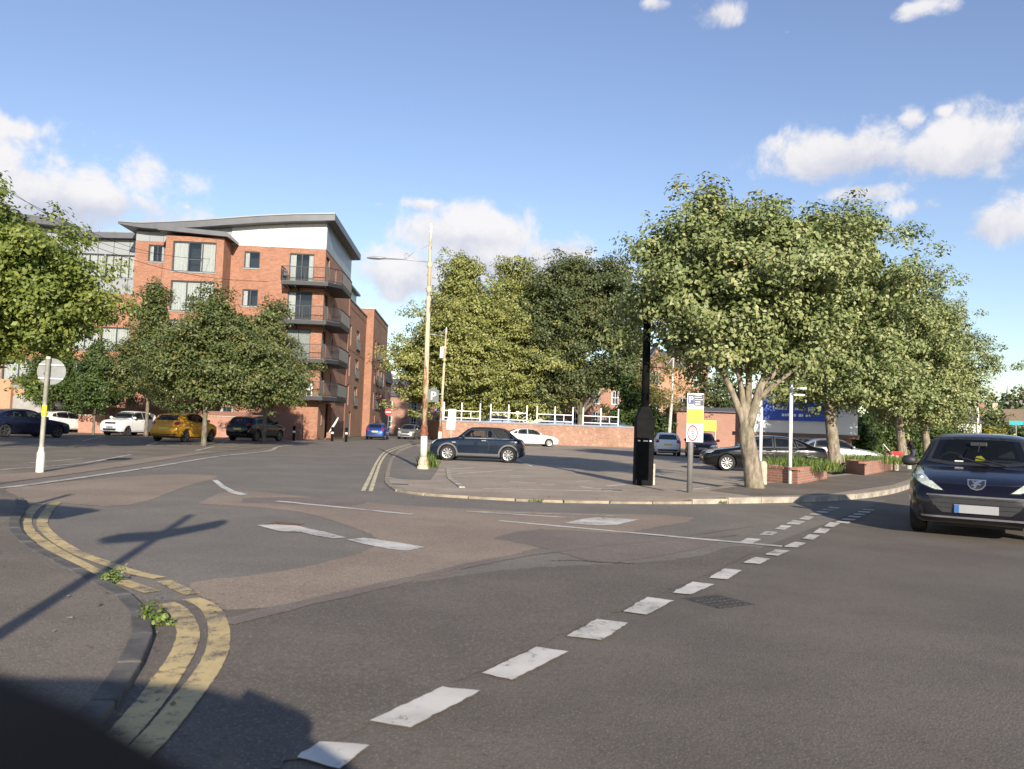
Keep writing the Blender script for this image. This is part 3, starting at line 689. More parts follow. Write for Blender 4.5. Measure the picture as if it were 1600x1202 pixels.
# --- rowans and small trees among the parked cars
def small_tree(px, py, label, lobes, h0, n, per, cs, ls, mat=L_ASH, bm=BARK2, tr=.13, d=None, group='trees among the parked cars', name='rowan_tree', lean=0, tw=24, **kw):
    g = G(px, py) if d is None else Vector((D(px, py, d).x, d, 0))
    return make_tree(name, label, (g.x, g.y, .012), lobes, [(0, 0, -.2, tr * 1.3), (0, 0, .2, tr), (lean * .5, 0, h0 * .6, tr * .85), (lean, 0, h0, tr * .8)],
        [((l[0] * .8, l[1] * .8, l[2]), tr * .5) for l in lobes[:5]], n, per, cs, ls, mat, bm, twigs=tw, group=group, sprigs=20, **kw)
small_tree(318, 697, 'rowan with brown tinged crown whose trunk stands beside the yellow car',
    [(-.2, 0, 4.6, 1.9, 1.9, 1.6), (1.3, .2, 4.2, 1.7, 1.8, 1.5), (-1.3, .2, 4.0, 1.5, 1.7, 1.4), (.1, .3, 6.2, 1.1, 1.2, 1.3), (2.6, .4, 3.9, 1.5, 1.6, 1.3), (.4, 0, 2.9, 2.2, 1.6, .9), (-2.2, .3, 3.7, 1.2, 1.2, 1.1), (1.3, .3, 5.7, 1.0, 1, 1.1), (.2, .2, 7.0, .6, .6, .7), (2.0, .2, 3.0, 1.4, 1.3, .8), (3.5, .5, 3.3, 1.0, 1.2, 1.0)], 1.9, 860, 62, .46, .13, core=.15)
small_tree(412, 690, 'rowan behind the dark parked car with crown touching the balconies',
    [(-.2, 0, 4.8, 1.7, 1.8, 1.6), (-.6, 0, 6.3, 1.3, 1.3, 1.4), (.7, .1, 4.0, 1.15, 1.4, 1.2), (-1.3, 0, 3.9, 1.5, 1.5, 1.3), (.1, 0, 7.5, .7, .7, .9), (.1, 0, 3.0, 1.5, 1.4, .7)], 2.0, 600, 60, .48, .145, d=48, core=.14)
small_tree(228, 676, 'tall narrow rowan standing behind the small white car',
    [(0, 0, 8.0, 1.2, 1.2, 2.0), (.3, 0, 6.0, 1.7, 1.6, 1.6), (-.4, .1, 5.0, 1.9, 1.8, 1.6), (.6, 0, 4.0, 1.7, 1.7, 1.2), (0, 0, 9.5, .7, .7, .9), (1.2, 0, 4.9, 1.2, 1.3, 1.2), (-1.4, 0, 4.0, 1.2, 1.2, 1.1)], 2.2, 680, 58, .48, .15, d=53, core=.12)
small_tree(146, 674, 'small dark conical tree left of the small white car',
    [(0, 0, 4.7, 1.0, 1.0, 1.2), (0, 0, 3.6, 1.5, 1.4, 1.1), (.2, 0, 2.7, 1.6, 1.5, .8), (0, 0, 5.6, .55, .6, .6), (1.1, 0, 3.0, 1, 1, .8)], 1.7, 380, 56, .4, .145, d=54, mat=L_HEDGE, core=.15, tr=.09, name='conical_tree')
small_tree(78, 672, 'dark bushy tree behind the round sign at left',
    [(0, 0, 3.8, 1.6, 1.5, 1.5), (1.0, 0, 2.9, 1.3, 1.4, 1.1), (-.9, 0, 3.2, 1.1, 1.3, 1.0), (.3, 0, 5.2, 1.0, 1, 1.0)], 1.6, 380, 56, .42, .15, d=56, mat=L_HEDGE, core=.15, tr=.1, name='bushy_tree')

# --- limes and dark maple behind the brick wall
def big_tree(px, d, label, lobes, h0, n, per, cs, ls, mat, tr=.4, name='lime_tree', forks=None, **kw):
    x = D(px, 660, d).x
    return make_tree(name, label, (x, d, .0), lobes, [(0, 0, -.3, tr * 1.25), (0, 0, .4, tr), (.1, 0, h0 * .6, tr * .85), (.1, 0, h0, tr * .75)],
        forks or [((l[0] * .7, l[1] * .7, l[2]), tr * .4) for l in lobes[:7]], n, per, cs, ls, mat, BARK2, twigs=30, group='trees behind the brick wall', sprigs=18, **kw)
def lime_lobes(w_, h, seed):
    r = random.Random(seed); L = []
    for i in range(15):
        t = (i + .5) / 15; z = h * (.2 + .70 * t); rr = w_ * (1.0 - .78 * max(0, (t - .35) / .65) ** 1.25) * (.8 + .2 * min(1, t * 4))
        a = i * 2.4 + r.uniform(-.4, .4); L.append((math.cos(a) * rr * .48, math.sin(a) * rr * .4, z, rr * .62, rr * .62, h * .10))
    L.append((0, 0, h * .93, w_ * .26, w_ * .26, h * .07)); L.append((0, 0, h * .5, w_ * .7, w_ * .7, h * .28))
    return L
big_tree(712, 88, 'tallest pale green lime tree behind the tall rusty lamp post', lime_lobes(6.7, 20.8, 1), 3.5, 1700, 60, .95, .27, L_LIME, core=.08, flat=.5, droop=.4, shell=.62)
big_tree(800, 92, 'second pale green lime tree in the middle, between the first lime and the dark tree', lime_lobes(7.3, 21.8, 2), 3.8, 1600, 60, .95, .27, L_LIME, core=.08, flat=.5, droop=.4, shell=.62)
big_tree(905, 90, 'dark green maple behind the brick wall, right of the limes',
    [tuple(1.1 * q for q in l) for l in [(-2.5, 0, 15.6, 3.2, 3, 3.2), (1.8, 0, 15.2, 3.4, 3, 3.4), (-.5, 0, 12, 4.6, 4, 3.4), (4.5, 0, 11, 2.8, 3, 3), (-4.4, 0, 11.5, 2.4, 3, 3), (3.5, 0, 7.6, 3.4, 3, 2.4), (-3, 0, 8, 3.6, 3, 2.4), (0, -1, 6.2, 3, 3, 1.6), (5.6, 0, 8, 1.7, 2, 2), (-1, 0, 17.8, 1.7, 1.6, 1.4), (3, 0, 17.4, 1.4, 1.4, 1.4), (5.3, 0, 5.3, 1.6, 1.6, 1.2), (-4.6, 0, 6, 2, 2, 1.6)]], 3.2, 1400, 56, .95, .28, L_DARK, name='dark_maple_tree',
    forks=[((-3, 0, 12), .26), ((3, 0, 12), .26), ((.3, 0, 14), .26), ((4.5, -.5, 7.5), .2), ((-4, 0, 8), .2), ((2.2, -.5, 5.4), .22), ((1, 0, 16), .15)], core=.12, shell=.55)
x0 = D(1046, 650, 78).x
make_tree('birch_tree', 'thin yellowing birch with white stem behind the small white hatchback', (x0, 78, 0),
    [(-1.0, 0, 6.5, 2.0, 2, 2.2), (.8, 0, 7.5, 1.8, 1.8, 2.2), (0, 0, 4.4, 2.2, 2, 1.4), (-1.2, 0, 8.6, 1.5, 1.5, 1.4), (1.6, 0, 5, 1.3, 1.4, 1.4)], [(0, 0, -.2, .2), (.05, 0, 2, .16), (.2, 0, 5, .13), (.25, 0, 9, .07)],
    [((-1.5, 0, 6.8), .05), ((1.4, 0, 8), .05), ((.2, 0, 10), .05)], 150, 26, .6, .2, L_BIRCH, BARK3, twigs=24, core=.3, shell=.3, fill=0.0)
x0 = D(985, 650, 84).x
make_tree('conifer', 'dark upright evergreen at the end of the brick wall', (x0, 84, 0),
    [(0, 0, 3, 2.0, 2, 2.2), (.8, 0, 5, 1.6, 1.6, 2), (-.3, 0, 6.4, 1.1, 1.1, 1.3), (2.4, 0, 2.4, 1.6, 1.6, 1.6)], [(0, 0, -.2, .25), (0, 0, 2, .2)], [((0, 0, 5), .1)], 260, 40, .7, .3, L_HEDGE, BARK2, twigs=6, core=.2)

# ------------------------------------------------------------------ the brick apartment block
ANG = rad(3.0); YF = 62.0
c0 = D(503, 520, YF); CORN = Vector((c0.x, YF, 0))
UX = Vector((math.cos(ANG), math.sin(ANG), 0)); WX = Vector((-math.sin(ANG), math.cos(ANG), 0))
def FP(px, py, w0=0.0):
    """pixel -> (u, z) on the facade plane w = w0 of the block"""
    r = ray(px, py); o = CORN + WX * w0; cpos = Vector((0, 0, CH)); t = (o - cpos).dot(WX) / r.dot(WX); p = cpos + r * t - CORN
    return p.dot(UX), p.z
def SP(px, py, u0=0.0):
    """pixel -> (w, z) on the side plane u = u0"""
    r = ray(px, py); o = CORN + UX * u0; cpos = Vector((0, 0, CH)); t = (o - cpos).dot(UX) / r.dot(UX); p = cpos + r * t - CORN
    return p.dot(WX), p.z
def cr(x, y): return 180 + x / 3.082, 310 + y / 3.082
def FPc(x, y, w0=0.0): return FP(*cr(x, y), w0)
def SPc(x, y, u0=0.0): return SP(*cr(x, y), u0)
bld = empty('apartment_block', CORN, ANG, 'five storey red brick apartment block with wave shaped roof and corner balconies', 'building')
UL = FPc(90, 350)[0]; ZB = FPc(560, 222)[1]; ZBL = FPc(120, 190)[1]; DEP = 15.0
ZBR = FPc(1015, 247)[1]
def wall_holes(name, mat, parent, u0, u1, z0, z1, holes, plane, w0, thick=.3, topf=None):
    """wall as cells round rectangular openings; plane 'u' faces -w, plane 'w' faces +u"""
    us = sorted({u0, u1} | {h[0] for h in holes} | {h[1] for h in holes}); zs = sorted({z0, z1} | {h[2] for h in holes} | {h[3] for h in holes})
    us = [u for u in us if u0 - 1e-6 <= u <= u1 + 1e-6]; zs = [z for z in zs if z0 - 1e-6 <= z <= z1 + 1e-6]
    m = MB()
    def V(u, z, dpt): return (u, w0 + dpt, z) if plane == 'u' else (w0 - dpt, u, z)
    def quad(a, b, c, d): m.add([a, b, c, d], [(0, 1, 2, 3)])
    for i in range(len(us) - 1):
        for j in range(len(zs) - 1):
            cu, cz = (us[i] + us[i + 1]) / 2, (zs[j] + zs[j + 1]) / 2
            if any(h[0] < cu < h[1] and h[2] < cz < h[3] for h in holes): continue
            quad(V(us[i], zs[j], 0), V(us[i + 1], zs[j], 0), V(us[i + 1], zs[j + 1], 0), V(us[i], zs[j + 1], 0))
    for (a, b, c, d) in holes:
        quad(V(a, c, 0), V(a, c, thick), V(a, d, thick), V(a, d, 0)); quad(V(b, c, 0), V(b, d, 0), V(b, d, thick), V(b, c, thick))
        quad(V(a, c, 0), V(b, c, 0), V(b, c, thick), V(a, c, thick)); quad(V(a, d, 0), V(a, d, thick), V(b, d, thick), V(b, d, 0))
    me = bpy.data.meshes.new(name); me.from_pydata(m.v, [], m.f); me.update()
    bm = bmesh.new(); bm.from_mesh(me); bmesh.ops.remove_doubles(bm, verts=bm.verts, dist=.001); bm.to_mesh(me); bm.free(); boxuv(me)
    me.materials.append(mat); o = link(bpy.data.objects.new(name, me)); o.parent = parent; return o
def window(parent, u0, u1, z0, z1, plane, w0, divs=(), hdiv=None, curtain='sides', name='window', fr=.07, sill=True, blindmat=None):
    """frame, pane(s), curtains, dark room behind; reveal depth .12"""
    def B(m, ua, ub, za, zb, da, db):
        if plane == 'u': m.box(ua, ub, w0 + da, w0 + db, za, zb)
        else: m.box(w0 - db, w0 - da, ua, ub, za, zb)
    m = MB(); B(m, u0, u0 + fr, z0, z1, .08, .15); B(m, u1 - fr, u1, z0, z1, .08, .15); B(m, u0 + fr, u1 - fr, z0, z0 + fr, .08, .15); B(m, u0 + fr, u1 - fr, z1 - fr, z1, .08, .15)
    for t in divs: x = u0 + (u1 - u0) * t; B(m, x - fr / 2, x + fr / 2, z0 + fr, z1 - fr, .085, .145)
    if hdiv:
        a, b_, t = hdiv; x0, x1 = u0 + (u1 - u0) * a, u0 + (u1 - u0) * b_; z = z0 + (z1 - z0) * t; B(m, x0 + fr / 2, x1 - fr / 2, z - fr / 2, z + fr / 2, .087, .143)
    wn = m.build(name, FRAME, parent)
    edges = [u0 + fr] + [u0 + (u1 - u0) * t for t in divs] + [u1 - fr]
    for i in range(len(edges) - 1):
        p = MB(); B(p, edges[i] + .01, edges[i + 1] - .01, z0 + fr * .8, z1 - fr * .8, .11, .118); p.build('pane', PANE, wn)
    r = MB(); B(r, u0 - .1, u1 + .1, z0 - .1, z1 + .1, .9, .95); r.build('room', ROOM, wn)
    W = u1 - u0
    def cur(a, b_):
        n = max(4, int((b_ - a) / .07)); mm = MB()
        for k in range(n):
            x = a + (b_ - a) * k / n; off = .03 * math.sin(k * 2.1) + random.uniform(0, .02); B(mm, x, a + (b_ - a) * (k + 1) / n, z0 + .03, z1 - .06, .2 + off, .215 + off)
        mm.build('curtain', blindmat or CURT, wn)
    if curtain == 'sides': cur(u0 + fr, u0 + W * .26); cur(u1 - W * .22, u1 - fr)
    elif curtain == 'full': cur(u0 + fr, u1 - fr)
    elif curtain == 'left': cur(u0 + fr, u0 + W * .3)
    elif curtain == 'tri': cur(u0 + fr, u0 + W * .36); cur(u0 + W * .64, u1 - fr)
    if sill:
        s_ = MB(); B(s_, u0 - .06, u1 + .06, z0 - .07, z0, -.05, .1); s_.build('sill', PANEL_G, wn)
    return wn
def rectF(x0, y0, x1, y1, w0=0.0):
    a, b_ = FPc(x0, y1, w0), FPc(x1, y0, w0); return a[0], b_[0], a[1], b_[1]
def rectS(x0, y0, x1, y1, u0=0.0):
    xm = (x0 + x1) / 2; a = SPc(x0, (y0 + y1) / 2, u0)[0]; b_ = SPc(x1, (y0 + y1) / 2, u0)[0]; return a, b_, SPc(xm, y1, u0)[1], SPc(xm, y0, u0)[1]
# storey levels from the balcony slabs
sl = [FPc(900, y, -1.3)[1] for y in (418, 605, 790, 970)]     # slab undersides, top to bottom
fl = [z + .34 for z in sl]
# front facade openings
W_top = rectF(157, 226, 240, 304); W_mid = rectF(619, 258, 699, 335)
dz = fl[0] - fl[1]
doors = []
for k in range(4):
    x = (833, 822, 812, 806)[k]; u0, u1 = FPc(833 - k * 10, 330)[0], FPc(957 - k * 10, 330)[0]
    doors.append((FPc(838, 330)[0], FPc(957, 330)[0], fl[k] + .02, fl[k] + 2.35))
small = [(W_mid[0], W_mid[1], W_mid[2] - dz * k, W_mid[3] - dz * k) for k in range(4)]
leftw = [(W_top[0], W_top[1], W_top[2] - dz * k, W_top[3] - dz * k) for k in range(4)]
ff = wall_holes('wall', BRICK, bld, UL, 0, 0, ZBR, doors + small + leftw + [(-7.6, -6.4, 1.0, 2.3), (-10.6, -9.4, 1.0, 2.3)], 'u', 0.0)
for k in range(4):
    window(bld, *doors[k], 'u', 0.0, (.5,), None, ('sides', 'left', 'full', 'full')[k], 'balcony_door', .06, False, BLIND if k == 2 else None)
    window(bld, *small[k], 'u', 0.0, (.5,) if k else (), None, 'left'); window(bld, *leftw[k], 'u', 0.0, (.55,), None, 'sides')
window(bld, -7.6, -6.4, 1.0, 2.3, 'u', 0.0, (.5,)); window(bld, -10.6, -9.4, 1.0, 2.3, 'u', 0.0, (.5,))
# upper metal cladding under the wave roof
roofpts = [FPc(x, y, -.9) for x, y in ((15, 110), (120, 117), (240, 113), (400, 105), (560, 93), (700, 83), (860, 76), (1060, 73))]
us_ = [p[0] for p in roofpts]; zs_ = [p[1] for p in roofpts]
def roofz(u): return float(np.interp(u, us_, zs_))
RTH = .55
def clad(ua, ub, zlow, w0, mat, n=10, name='cladding_panel'):
    m = MB()
    for i in range(n):
        a, b_ = ua + (ub - ua) * i / n, ua + (ub - ua) * (i + 1) / n
        p = MB(); p.extr([(a + .008, zlow), (b_ - .008, zlow), (b_ - .008, roofz(b_) - RTH + .05), (a + .008, roofz(a) - RTH + .05)], 'y', w0, w0 + .06); p.build(name, mat, bld)
uP = FPc(562, 190)[0]
clad(uP, -.02, ZBR + .012, -.03, PANEL_W, 7); clad(UL, uP, ZBR + .012, .02, PANEL_G, 7)
m = MB().box(UL, -.05, .1, .3, ZBR - .3, roofz(-8) - RTH); m.build('wall_core', SOFFIT, bld)
# side facade (faces right, +u)
WS_END = SPc(1150, 372, 0)[0]; WS_END = min(max(WS_END, 8), 13)
sdoors = [(.45, 1.9, fl[k] + .02, fl[k] + 2.35) for k in range(4)]
swin = [(4.6, 5.2, fl[k] + .95, fl[k] + 2.15) for k in range(4)]
ent = (3.2, 6.2, .05, 2.9)
wall_holes('wall', BRICK, bld, 0, WS_END, 0, ZBR, sdoors + swin + [ent, (1.3, 1.7, 1.2, 2.3)], 'w', 0.0, .35)
for k in range(4):
    window(bld, *sdoors[k], 'w', 0.0, (.5,), None, 'sides', 'balcony_door', .06, False); window(bld, *swin[k], 'w', 0.0, (), None, 'left')
window(bld, 1.3, 1.7, 1.2, 2.3, 'w', 0.0, (), None, None)
MB().box(-1.6, -1.5, 3.0, 6.4, 0, 3.0).build('entrance_door', STEEL_D, bld)
for i in range(6):
    a, b_ = WS_END * i / 6, WS_END * (i + 1) / 6
    MB().box(-.03, .03, a + .008, b_ - .008, ZBR + .012, roofz(0) - RTH + .05).build('cladding_panel', PANEL_G, bld)
# dark string courses
for k in (2,): MB().box(UL, -.001, -.02, .05, fl[k] - 1.0, fl[k] - .9).build('string_course', BRICK_D, bld)
MB().box(-.05, .022, 0.0, WS_END, fl[2] - .3, fl[2] - .2).build('string_course', BRICK_D, bld)
# wave roof slab
m = MB(); n = 26; ua, ub = us_[0], us_[-1]; prof = []
for i in range(n + 1):
    u = ua + (ub - ua) * i / n; prof.append((u, roofz(u)))
m.extr(prof + [(u, z - RTH * (.35 + .65 * min(1, (u - ua) / 3.0))) for u, z in prof[::-1]], 'y', -.95, WS_END + .9)
rf = m.build('roof', ZINC, bld)
m = MB(); m.extr([(u, z + .03) for u, z in prof] + [(u, z - .06) for u, z in prof[::-1]], 'y', -1.02, -.95); m.build('fascia_trim', PANEL_G, rf)
for u in (-7.5, -1.0): 
    MB().tube([(u, 2, roofz(u) - .1), (u, 2, roofz(u) + .55)], .025, 6).build('vent_pipe', GALV, rf)
# projecting brick bay with its own flat roof
PB = -1.9
ub0, ub1 = FPc(240, 300, PB)[0], FPc(520, 300, PB)[0]; zbt = FPc(380, 185, PB)[1]
bw = [rectF(271, 214, 489, 350, PB)]; bw += [(bw[0][0], bw[0][1], bw[0][2] - dz * k, bw[0][3] - dz * k) for k in (1, 2, 3)]
wall_holes('wall', BRICK, bld, ub0, ub1, fl[3] - .9, zbt, bw, 'u', PB)
MB().box(ub1 - .3, ub1 + .002, PB + .004, -.03, fl[3] - .9, zbt).build('wall', BRICK, bld); MB().box(ub0, ub0 + .3, PB + .004, -.03, fl[3] - .9, zbt).build('wall', BRICK, bld)
MB().box(ub0 + .3, ub1 - .3, PB + .31, -.03, fl[3] - .9, fl[3] - .7).build('bay_floor', SOFFIT, bld)
for k, r_ in enumerate(bw): window(bld, *r_, 'u', PB, (.36, .68), (.36, .68, .42), 'tri' if k == 0 else ('full' if k == 1 else 'sides'), 'bay_window', .08)
MB().extr([(ub0 - .5, zbt + .30), (ub1 + .35, zbt + .02), (ub1 + .55, zbt - .1), (ub1 + .55, zbt + .12), (ub1 + .25, zbt + .38), (ub0 - .5, zbt + .62)], 'y', PB - .5, -.04).build('bay_roof', ZINC, bld)
# corner balconies
def balcony(k):
    z = fl[k]; uL = FPc((797, 790, 800, 808)[k], 420, -1.45)[0]; R, Fd, bk = 1.45, -1.45, 4.4
    outl = [(uL, 0.0), (uL, Fd), (.55, Fd), (R, Fd + 1.1), (R, bk), (0.0, bk)]
    m = MB(); m.prism([(uL, -.01), (uL, Fd), (.55, Fd), (R, Fd + 1.1), (R, bk), (.01, bk), (.01, -.01)], z - .34, z - .06)
    b_ = m.build('balcony', STEEL_D, bld); tag(b_)
    MB().prism([(uL + .05, -.02), (uL + .05, Fd + .05), (.53, Fd + .05), (R - .05, Fd + 1.12), (R - .05, bk - .05), (.02, bk - .05), (.02, -.02)], z - .058, z - .02).build('deck', PLAST_G, b_)
    r = MB(); bars = MB()
    path = [Vector((p[0], p[1], 0)) for p in outl]
    for i in range(len(path) - 1):
        A, B_ = path[i], path[i + 1]; L = (B_ - A).length
        r.bar(A + Vector((0, 0, z + 1.05)), B_ + Vector((0, 0, z + 1.05)), .05, .05); r.bar(A + Vector((0, 0, z + .06)), B_ + Vector((0, 0, z + .06)), .04, .04)
        for t in range(max(1, int(L / 1.3)) + 1): p = A.lerp(B_, t / max(1, int(L / 1.3))); r.box(p.x - .025, p.x + .025, p.y - .025, p.y + .025, z - .05, z + 1.07)
        nb = int(L / .115)
        for t in range(1, nb): p = A.lerp(B_, t / nb); bars.box(p.x - .008, p.x + .008, p.y - .008, p.y + .008, z + .06, z + 1.05)
    r.build('railing', STEEL_D, b_); tag(bars.build('balusters', STEEL_D, b_), kind='stuff')
    for u in (uL + .4, -2, .3):
        MB().extr([(-.01, z - .35), (-1.3, z - .35), (-1.3, z - .42), (-.01, z - .62)], 'x', u, u + .08).build('bracket', STEEL_D, b_)
for k in range(4): balcony(k)
# things kept on the balconies
def patio_chair(u, w_, z, rz, lab, mat):
    p = CORN + UX * u + WX * w_; e = empty('patio_chair', (p.x, p.y, z), rz, lab, 'chair', 'chairs on the balconies')
    MB().box(-.24, .24, -.24, .24, .4, .44).build('seat', mat, e); MB().box(-.24, .24, .2, .25, .44, .9).build('backrest', mat, e)
    for sx in (-.2, .2):
        for sy in (-.2, .2): MB().box(sx - .02, sx + .02, sy - .02, sy + .02, 0, .4).build('leg', mat, e)
patio_chair(-3.4, -.8, fl[3], .3, 'white plastic chair on the lowest balcony, left of the red one', WHITE_P); patio_chair(-2.2, -.75, fl[3], -.4, 'red and white chair on the lowest balcony', RED_P); patio_chair(-.6, -.8, fl[3], .1, 'white chair at the corner end of the lowest balcony', WHITE_P)
patio_chair(-2.9, -.8, fl[0], .3, 'dark chair on the top balcony', STEEL_D); patio_chair(-2.9, -.8, fl[1], 0, 'dark chair on the balcony below the top one', STEEL_D)
# drainpipe
MB().tube([(.08, WS_END - .35, 0), (.08, WS_END - .35, ZBR)], .06, 8).build('drainpipe', BRICK_D, bld)
# --- lower wings along the side street
def wing(name, label, u0, wa, wb, zt, cols, fronts=True, rows=3, zrow=None, tall=2.0, jul=True):
    e = empty(name, CORN, ANG, label, 'building'); holes = []
    for (c, wd_, full) in cols:
        for r_ in range(rows):
            zz = zrow[r_]; holes.append((c, c + wd_, zz, zz + tall))
    doorh = (wa + (wb - wa) * .25, wa + (wb - wa) * .25 + 1.2, .1, 2.5)
    wall_holes('wall', BRICK, e, wa, wb, 0, zt, holes + [doorh], 'w', u0, .35)
    for h, (c, wd_, full) in zip(holes, [c for c in cols for _ in range(rows)]):
        wn = window(e, *h, 'w', u0, (.5,) if wd_ > 1 else (), None, 'sides', 'window', .06, False)
        if full:
            m = MB(); a, b_, z = h[0] - .1, h[1] + .1, h[2]
            for zz in (z + .02, z + 1.0): m.box(u0 + .1, u0 + .14, a, b_, zz, zz + .05)
            for t in range(int((b_ - a) / .1) + 1): yy = a + (b_ - a) * t / int((b_ - a) / .1); m.box(u0 + .11, u0 + .13, yy - .01, yy + .01, z, z + 1.05)
            m.box(u0, u0 + .12, a, a + .05, z, z + .08); m.box(u0, u0 + .12, b_ - .05, b_, z, z + .08)
            m.build('juliet_balcony', STEEL_D, wn)
    g = MB().box(u0 - .25, u0 - .2, doorh[0], doorh[1], .05, 2.5)
    for t in range(7): g.box(u0 - .1, u0 - .07, doorh[0] + 1.2 * t / 6 - .012, doorh[0] + 1.2 * t / 6 + .012, .05, 2.5)
    g.build('gate', STEEL_D, e)
    MB().box(u0 - 9, u0 - .001, wa, wa + .3, 0, zt).build('wall', BRICK, e)
    MB().box(u0 - 9, u0 - .36, wa + .31, wb, 0, zt - .4).build('core', SOFFIT, e)
    MB().box(u0 - 9.1, u0 + .08, wa - .08, wb + .05, zt, zt + .14).build('coping', PANEL_G, e)
    MB().box(u0 - .05, u0 + .02, wa, wb, zt - .75, zt - .68).build('string_course', BRICK_D, e); MB().box(u0 - .05, u0 + .02, wa + .02, wb - .02, zrow[0] - .45, zrow[0] - .38).build('string_course', BRICK_D, e)
    return e
zt2 = SPc(1180, 535, .0)[1]; W2 = SPc(1215, 552, 0.0)[0]; W2 = max(W2, WS_END + 4.5)
zr = [fl[1] + .1 - .35, fl[2] + .1 - .35, fl[3] + .1 - .35]
w2 = wing('brick_wing', 'lower red brick wing with small balconies next to the corner block', -.05, WS_END + .01, W2, zt2, [(WS_END + (W2 - WS_END) * .12, 1.0, False), (WS_END + (W2 - WS_END) * .45, 2.3, True)], zrow=zr)
MB().box(-6, -1.2, WS_END + .4, W2 - .6, zt2 + .15, zt2 + 2.2).build('penthouse', PANEL_G, w2); MB().box(-6.3, -.8, WS_END + .1, W2 - .3, zt2 + 2.2, zt2 + 2.4).build('penthouse_roof', ZINC, w2)
zt3 = zt2 + .9
w3 = wing('brick_wing', 'farther red brick wing standing forward, with doubled window bays', .75, W2 + .02, W2 + 15, zt3, [(W2 + 2.2, 1.0, False), (W2 + 4.6, 2.2, True), (W2 + 8.0, 2.2, True), (W2 + 11.8, 1.2, False)], zrow=zr)
MB().box(-6, .2, W2 + 3, W2 + 13, zt3 + .15, zt3 + .6).build('roof_light', PANEL_G, w3)
# --- grey clad wing on the left
gw_ = empty('clad_wing', CORN, ANG, 'grey metal clad wing of the flats behind the big left maple', 'building')
w0 = 3.0; a0, a1 = FPc(-700, 300, w0)[0], UL + .8
zg = FP(150, 372, w0)[1]
cells = []; nW = 6
for i in range(nW):
    u = a0 + (a1 - a0) * (i + .25) / nW
    for k in range(4): cells.append((u, u + 2.4, fl[k] + .3, fl[k] + 2.2))
wn0 = FPc(8, 240, w0)[0]
wall_holes('wall', PANEL_G, gw_, a0, a1, fl[1] + 2.0, zg + .6, [c for c in cells if c[2] > fl[1] + 2], 'u', w0); wall_holes('wall', BRICK, gw_, a0, a1, 0, fl[1] + 2.0 - .003, [c for c in cells if c[3] < fl[1] + 2], 'u', w0)
for c in cells:
    if c[3] < fl[1] + 2 or c[2] > fl[1] + 2: window(gw_, *c, 'u', w0, (.5,), None, 'full', 'window', .07)
for i in range(13):
    u = a0 + (a1 - a0) * i / 12; MB().box(u - .02, u + .02, w0 - .03, w0 + .01, fl[1] + 2.0, zg + .6).build('panel_joint', ZINC, gw_)
za, zb_ = FP(40, 340, w0)[1], FP(107, 350, w0)[1]; ua_, ub_ = FP(-150, 350, w0)[0], FP(108, 350, w0)[0]
MB().extr([(ua_, za + .8), (ub_, zb_ + .1), (ub_, zb_ - .5), (ua_, za + .2)], 'y', w0 - 1.2, w0 + 8).build('roof', ZINC, gw_)
MB().extr([(ub_ - .2, zb_ - .75), (a1 + .4, FP(205, 365, w0)[1]), (a1 + .4, FP(205, 365, w0)[1] - .45), (ub_ - .2, zb_ - 1.2)], 'y', w0 - .6, w0 + 8).build('roof', ZINC, gw_)
MB().box(ub_ - .35, ub_ - .15, w0 - .8, w0 + 3, zg + .4, zb_ - .2).build('end_panel', PANEL_G, gw_)

